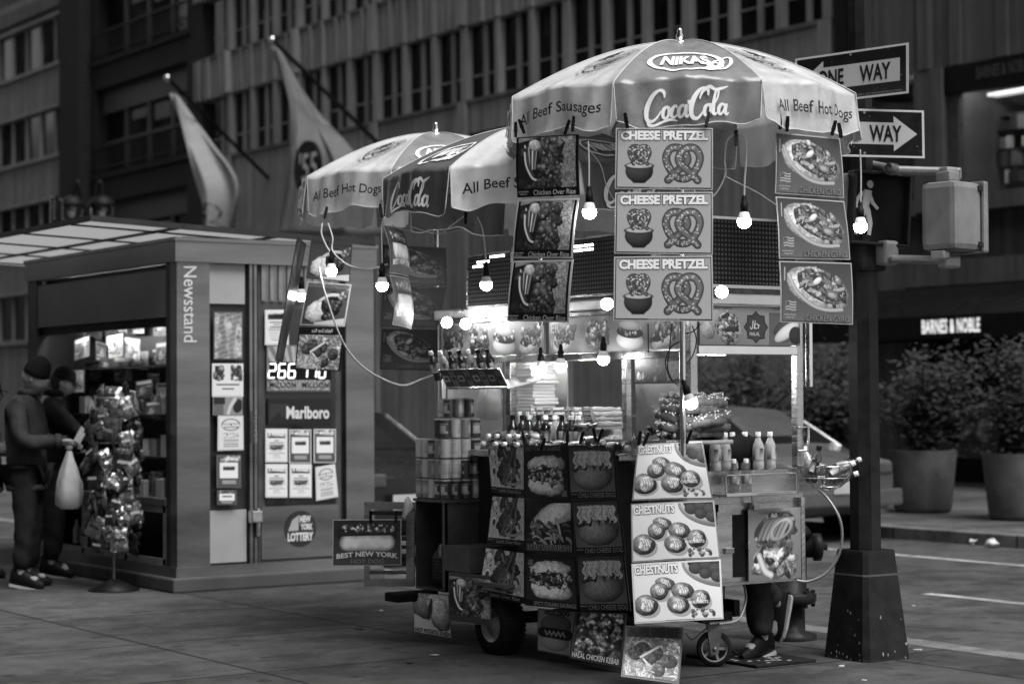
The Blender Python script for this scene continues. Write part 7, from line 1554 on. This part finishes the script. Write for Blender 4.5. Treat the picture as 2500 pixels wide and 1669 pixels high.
for i, px in enumerate((1792, 1822)): p = atY(px, 1200, YN - .06); bottle(2, V(p.x, YN - .06, zE(1780, 1204)), ['first', 'second'][i] + ' water bottle standing in the clear end ledge', 'water bottles in the end ledge', (0, 0, 0), .95)
# cans
def mkcan(m, g):
    t = thing('drink_can', 'x', 'can', (0, 0, 0)); MB().lathe([(0, .004), (.024, .0), (.033, .008), (.033, .008), (.033, .114), (.033, .114), (.0285, .1205), (.028, .122), (.025, .122), (.024, .118), (0, .118)], (0, 0, 0), 20).build('shell', m, t)
    zz = (.008, .03, .031, .046, .047, .08, .081, .092, .093, .113); lb = MB().lathe([(.0333, z) for z in zz], (0, 0, 0), 30); cc = []
    for i in range(len(zz)):
        for k in range(30): cc.append(lin(.85 if (i in (4, 5) and k % 15 < 7) else (.8 if (i in (2, 3, 7) and k % 15 < 9) else g)))
    lb.build('printed_label', 'print_can', t, colors=cc); return t
CN_ = [mkcan('lightgrey', .34), mkcan('lightgrey', .9), mkcan('lightgrey', .62)]; cused = set(); CT = ['dark', 'pale', 'grey']
def can(k, p, label):
    rot = (0, 0, rnd.uniform(0, 6))
    if k not in cused: cused.add(k); o = CN_[k]; o.location = p; o.rotation_euler = rot; o['label'] = label; o['group'] = 'drink cans stacked on the cabinet'
    else: copy_tree(CN_[k], p, rot=rot, label=label, group='drink cans stacked on the cabinet')
LV = ['bottom', 'second', 'third', 'fourth', 'top']
for lv_ in range(5):
    cells = [(0, j) for j in range(5)] + [(i, 0) for i in range(1, 4)]
    if lv_ == 3: cells = [(0, 1), (0, 0), (1, 0), (2, 0), (3, 0), (1, 1), (2, 1)]
    if lv_ == 4: cells = [(1, 1), (2, 1), (2, 2), (1, 2), (3, 1)]
    for n_, (i, j) in enumerate(cells):
        k = rnd.choice([0, 0, 1, 2, 2]); can(k, V(GX0 + .03 + i * .0715, GY0 + .03 + j * .0715, .869 + lv_ * .1235), f'{CT[k]} drink can, {ORD[n_]} from the louvred door round the {LV[lv_]} layer of the stack')
        if lv_ == 3: b = None
sup = MB()
for i, j in ((1, 1), (2, 1), (3, 1), (1, 2), (2, 2), (3, 2), (1, 3), (2, 3), (3, 3)): 
    pass
sup.box(GX0 + .07, GX0 + .25, GY0 + .07, GY0 + .31, .869, 1.234); tag(sup.build('drink_carton', 'mid_paint'), 'closed drink carton hidden in the middle of the can stack', 'carton')
# ================================================================== wire basket with bottles
bc = atd(2017, 1150, 11.25); BRad = .145
wb = thing('wire_basket', 'round wire basket of bottles hung at the end of the cart', 'basket', bc - V(0, 0, .1)); b = MB()
for z, r_ in ((.03, BRad), (-.035, BRad * .9), (-.085, BRad * .55), (-.105, .03)): b.tube([bc + V(r_ * math.cos(t * PI / 14), r_ * math.sin(t * PI / 14), z) for t in range(28)], .0035, 5, 0, False, True)
for k in range(14): a = 2 * PI * k / 14; b.tube(spline([bc + V(r_ * math.cos(a), r_ * math.sin(a), z) for z, r_ in ((.03, BRad), (-.035, BRad * .9), (-.085, BRad * .55), (-.105, .03))], 3), .0022, 4)
b.tube([bc - RH * BRad + V(0, 0, .03), V(XR, YN + .01, bc.z + .03)], .005); b.build('wires', 'steel_bright', wb)
for i, (k, o_, dr_) in enumerate(((0, (-.09, -.02, -.06), (.25, 0, 1)), (3, (.02, .05, -.01), (.9, .2, .35)), (2, (-.03, -.05, -.05), (1, 0, .55)), (2, (-.02, .02, -.07), (1, -.2, .3)), (1, (-.06, .06, -.06), (-.2, .3, .9)))):
    d = RH * dr_[0] + FH * dr_[1] + V(0, 0, dr_[2]); bottle(k, bc + RH * o_[0] + FH * o_[1] + V(0, 0, o_[2]), ['upright dark cola bottle in the wire basket', 'dark bottle lying at the back of the wire basket', 'clear bottle slanting out of the wire basket', 'lower clear bottle lying in the wire basket', 'amber bottle behind the others in the wire basket'][i], 'bottles in the wire basket', d.to_track_quat('Z', 'Y').to_euler(), 1.05)
# ================================================================== food on the cart
def mkpretzel():
    t = thing('pretzel', 'x', 'pretzel', (0, 0, 0)); a = [(-.40, .42), (-.18, .2), (.1, -.06), (.08, -.28), (-.1, -.44), (-.34, -.42), (-.46, -.18), (-.36, .12), (-.16, .34), (0, .38), (.16, .34), (.36, .12), (.46, -.18), (.34, -.42), (.1, -.44), (-.08, -.28), (-.1, -.06), (.18, .2), (.40, .42)]
    s = .30; P = [V(x * s, y * s, .024 + .012 * math.sin(i * 1.1)) for i, (x, y) in enumerate(a)]; pp = spline(P, 5); n = len(pp); MB().tube(pp, [.012 + .011 * math.sin(PI * (i + .5) / n) ** .5 + .0015 * math.sin(i * 1.9) for i in range(n)], 9).jitter(.0016).build('dough', 'pretzel', t)
    sb = MB(); r = random.Random(4)
    for _ in range(260):
        q = r.choice(pp); an = r.uniform(0, 6.28); c = q + V(.02 * math.cos(an), .02 * math.sin(an), r.uniform(.012, .026)); h = .0028; sb.box(c.x - h, c.x + h, c.y - h, c.y + h, c.z - h, c.z + h)
    sb.build('salt', 'salt', t); return t
pz = mkpretzel(); pc0 = atd(1690, 1060, 10.75)
for i in range(8):
    p = V(pc0.x + .02 * math.sin(i * 2.1), pc0.y + .02 * math.cos(i * 1.7), 1.262 + i * .0275); lab = f'{ORD[i]} soft pretzel from the bottom of the stack behind the glowing bulb'; rot = (.05 * math.sin(i), .06 * math.cos(i * 2), -.6 + .5 * math.sin(i * 3)); s_ = [1.1, 1.15, 1.2, 1.25, 1.2, 1.15, 1.1, .95, .8][i]
    if i == 0: pz.location = p; pz.rotation_euler = rot; pz.scale = (s_,) * 3; pz['label'] = lab; pz['group'] = 'stacked soft pretzels'
    else: copy_tree(pz, p, rot=rot, label=lab, group='stacked soft pretzels', scale=s_)
tr = MB(); tr.bbox(pc0.x - .19, pc0.x + .17, pc0.y - .14, pc0.y + .15, 1.235, 1.258, .006); tag(tr.build('metal_tray', 'steel_bright'), 'metal tray under the stacked pretzels', 'tray')
sp = MB(); sp.bbox(pc0.x - .02, pc0.x + .03, pc0.y + .06, pc0.y + .12, 1.08, 1.235, .006); tag(sp.build('tray_stand', 'steel_sheet'), 'small steel stand holding the pretzel tray on the end cabinet', 'stand')
ctr = atd(1630, 1075, 10.72); b = MB(); b.bbox(ctr.x - .13, ctr.x + .13, ctr.y - .15, ctr.y + .15, 1.22, 1.262, .01); tag(b.build('chestnut_pan', 'steel'), 'shallow steel pan heaped with roasted chestnuts', 'pan')
def mknut():
    t = thing('chestnut', 'x', 'chestnut', (0, 0, 0)); MB().ball((0, 0, 0), .017, 10, 0, 1, .9, .75).build('shell', 'chestnut', t); MB().ball((.004, -.007, .007), .0125, 8, 0, 1, .8, .7).build('flesh', 'nut_flesh', t); return t
nt_ = mknut(); rr = random.Random(9)
for i in range(64):
    while True:
        x, y = rr.uniform(-.12, .12), rr.uniform(-.14, .14)
        if abs(x) < .125: break
    z = 1.272 + max(0, .09 * (1 - (x / .13) ** 2) * (1 - (y / .15) ** 2)) * rr.uniform(.5, 1.05); p = V(ctr.x + x, ctr.y + y, z); rot = (rr.uniform(-1.2, 1.2), rr.uniform(-1.2, 1.2), rr.uniform(0, 6))
    if i == 0: nt_.location = p; nt_['label'] = 'roasted chestnut in the heap on the steel pan'; nt_['group'] = 'roasted chestnuts in the pan'; nt_.rotation_euler = rot
    else: copy_tree(nt_, p, rot=rot)
# foam boxes, plastic bag, skewers inside
for i in range(12):
    p = atX(1295 + 3 * math.sin(i * 2.3), 985, 7.05); z = 1.192 + i * .042; b = MB(); b.bbox(7.0 + .012 * math.sin(i), 7.18, p.y - .10 + .012 * math.cos(i * 1.7), p.y + .09 + .012 * math.cos(i * 1.7), z, z + .02, .008); o = b.build('foam_box', 'white'); b = MB(); b.bbox(7.003 + .012 * math.sin(i), 7.177, p.y - .097 + .012 * math.cos(i * 1.7), p.y + .087 + .012 * math.cos(i * 1.7), z + .021, z + .041, .008); b.build('lid', 'white', o)
    tag(o, f'{ORD[i]} white foam food box from the bottom of the stack inside the cart', 'food box', 'stacked foam food boxes')
p = atX(1200, 1000, 7.06); b = bagshape(V(7.06, p.y + .02, 1.46), .66); tag(b.build('plastic_bag', 'bag_plastic'), 'knotted white plastic bag behind the cart glass', 'bag')
p0 = atX(1412, 990, 7.0); b = MB(); b.bbox(6.9, 7.16, p0.y - .30, p0.y + .28, 1.30, 1.32, .006); b.tube([(7.0, p0.y - .2, 1.19), (7.0, p0.y - .2, 1.3)], .01); b.tube([(7.0, p0.y + .2, 1.19), (7.0, p0.y + .2, 1.3)], .01); tag(b.build('grill_rack', 'steel_bright'), 'raised grill rack with skewers in the serving window', 'rack')
r = random.Random(8)
for lv_ in range(4):
    for i in range(7):
        y = p0.y - .27 + i * .085 + .012 * lv_; z = 1.333 + lv_ * .027; t = thing('skewer', f'{ORD[i]} skewer from the street corner in layer {["one", "two", "three", "four"][lv_]} of the grill stack', 'skewer', (7.0, y, z), 'meat skewers stacked on the rack')
        b = MB()
        if i < 4: b.tube([(6.92 + .03 * k + r.uniform(-.005, .005), y + r.uniform(-.008, .008), z) for k in range(8)], [r.uniform(.010, .02) for _ in range(8)], 7)
        else: b.tube([(6.9, y + .02, z), (7.14, y + r.uniform(-.01, .01), z)], .014, 8)
        b.build('meat' if i < 4 else 'sausage', 'meat' if i % 2 else 'bun', t); MB().tube([(6.86, y, z), (7.17, y, z)], .002, 5).build('stick', 'bun', t)
for i in range(8): y = p0.y - .3 + i * .075; b = MB().tube([(6.88, y - .05, 1.328), (6.86, y, 1.325), (6.88, y + .05, 1.328)], .012, 6).jitter(.003, i); tag(b.build('wrapped_roll', ['foil', 'white', 'offwhite'][i % 3]), f'{ORD[i]} wrapped roll along the front of the grill rack', 'roll', 'wrapped rolls on the grill rack')
b = MB(); ys = atX(1498, 1060, 6.95).y; b.bbox(6.9, 7.05, ys - .16, ys + .1, 1.192, 1.235, .012); b.jitter(.004, 2); tag(b.build('foil_tray', 'foil'), 'crumpled foil tray at the corner of the counter', 'tray')
for i in range(10): b = MB().ball((6.97 + .03 * math.sin(i * 3), ys - .12 + i * .022, 1.245 + .01 * (i % 2)), .022, 8, 0, 1.2, 1, .7).jitter(.003, i); tag(b.build('bread_roll', 'bun'), f'{ORD[i]} pale roll in the foil tray', 'roll', 'rolls in the foil tray')
b = MB(); yz = atX(1480, 1025, 7.0).y; b.bbox(7.02, 7.08, yz - .05, yz + .07, 1.192, 1.30, .01); tag(b.build('napkin_box', 'lightgrey'), 'grey napkin box under the grill rack', 'box')
# ================================================================== vendor and mat
JV = dict(pel=(0, .02, .93), sp=(0, .16, 1.06), ch=(0, .30, 1.15), nb=(0, .40, 1.22), hd=(0, .50, 1.29), shl=(-.18, .32, 1.2), shr=(.18, .32, 1.2), ell=(-.19, .44, 1.19), elr=(.24, .46, 1.1), wrl=(-.06, .62, 1.2), wrr=(.12, .64, 1.16), hpl=(-.09, .02, .87), hpr=(.09, 0, .87), knl=(-.10, .10, .48), knr=(.12, -.06, .49), anl=(-.10, .06, .085), anr=(.14, -.37, .25), tol=(-.11, .21, .06), tor=(.14, -.31, .07))
vd, MV, jv = person('street vendor in jeans and dark jacket bending over behind the cart', (7.66, 8.74, 0), PI / 2 + .15, JV, 'jacket_dark', 'denim', 0, -.7, None, 'black', tr=.92)
b = MB(); n = 24
for k in range(3): b.tube([V(.115 * math.cos(2 * PI * i / n), .40 + .095 * math.sin(2 * PI * i / n), 1.19 + .03 * k + .06 * math.sin(2 * PI * i / n) + .01 * math.sin(5 * i)) for i in range(n)], .026, 8, 0, False, True)
cc = [lin(.75 if (int(p[0] * 55) + int(p[2] * 60) + int(p[1] * 45)) % 2 else .12) for p in b.v]
b.build('scarf', 'print_matt', vd, colors=cc)
b = MB(); b.bbox(7.32, 7.76, 8.34, 8.95, .001, .018, .004); mt = b.build('rubber_mat', 'rubber'); tag(mt, 'dark rubber floor mat under the vendor', 'mat'); r = random.Random(6); b = MB()
for _ in range(26): x, y = r.uniform(7.34, 7.7), r.uniform(8.38, 8.9); s_ = r.uniform(.006, .02); b.box(x, x + s_ * 1.6, y, y + s_, .0182, .0192)
b.build('printed_flecks', 'lightgrey', mt)
# scraps of litter on the pavement
r = random.Random(21)
for i, (px, py) in enumerate(((2110, 1660), (2118, 1612), (1830, 1610), (878, 1535), (930, 1490), (1205, 1622), (1000, 1618), (2055, 1625), (2230, 1478), (2240, 1585), (1060, 1598))):
    z = ROADZ + .005 if py < 1500 and px > 2100 else .001; g = atZ(px, py, z); s_ = r.uniform(.006, .016); b = MB(); a = r.uniform(0, 3); M = Matrix.Translation(g) @ Matrix.Rotation(a, 4, 'Z'); b.box(-s_ * 1.5, s_ * 1.5, -s_, s_, 0, .004, 0, M); b.jitter(.002, i)
    dk_ = i in (3, 5, 6); tag(b.build('litter_scrap', 'black' if dk_ else 'lightgrey'), ('dark' if dk_ else 'pale') + ' scrap of litter, ' + ['nearest the camera before the pole base', 'touching the front of the pole base', 'on the rubber mat edge', 'on the pavement below the louvred door', 'beyond the scrap below the louvred door', 'in front of the big wheel', 'on a pavement joint before the knish picture', 'beside the pole base', 'on the road beyond the kerb', 'near the kerb past the pole base', 'by the pavement joint left of the wheel'][i], 'litter')
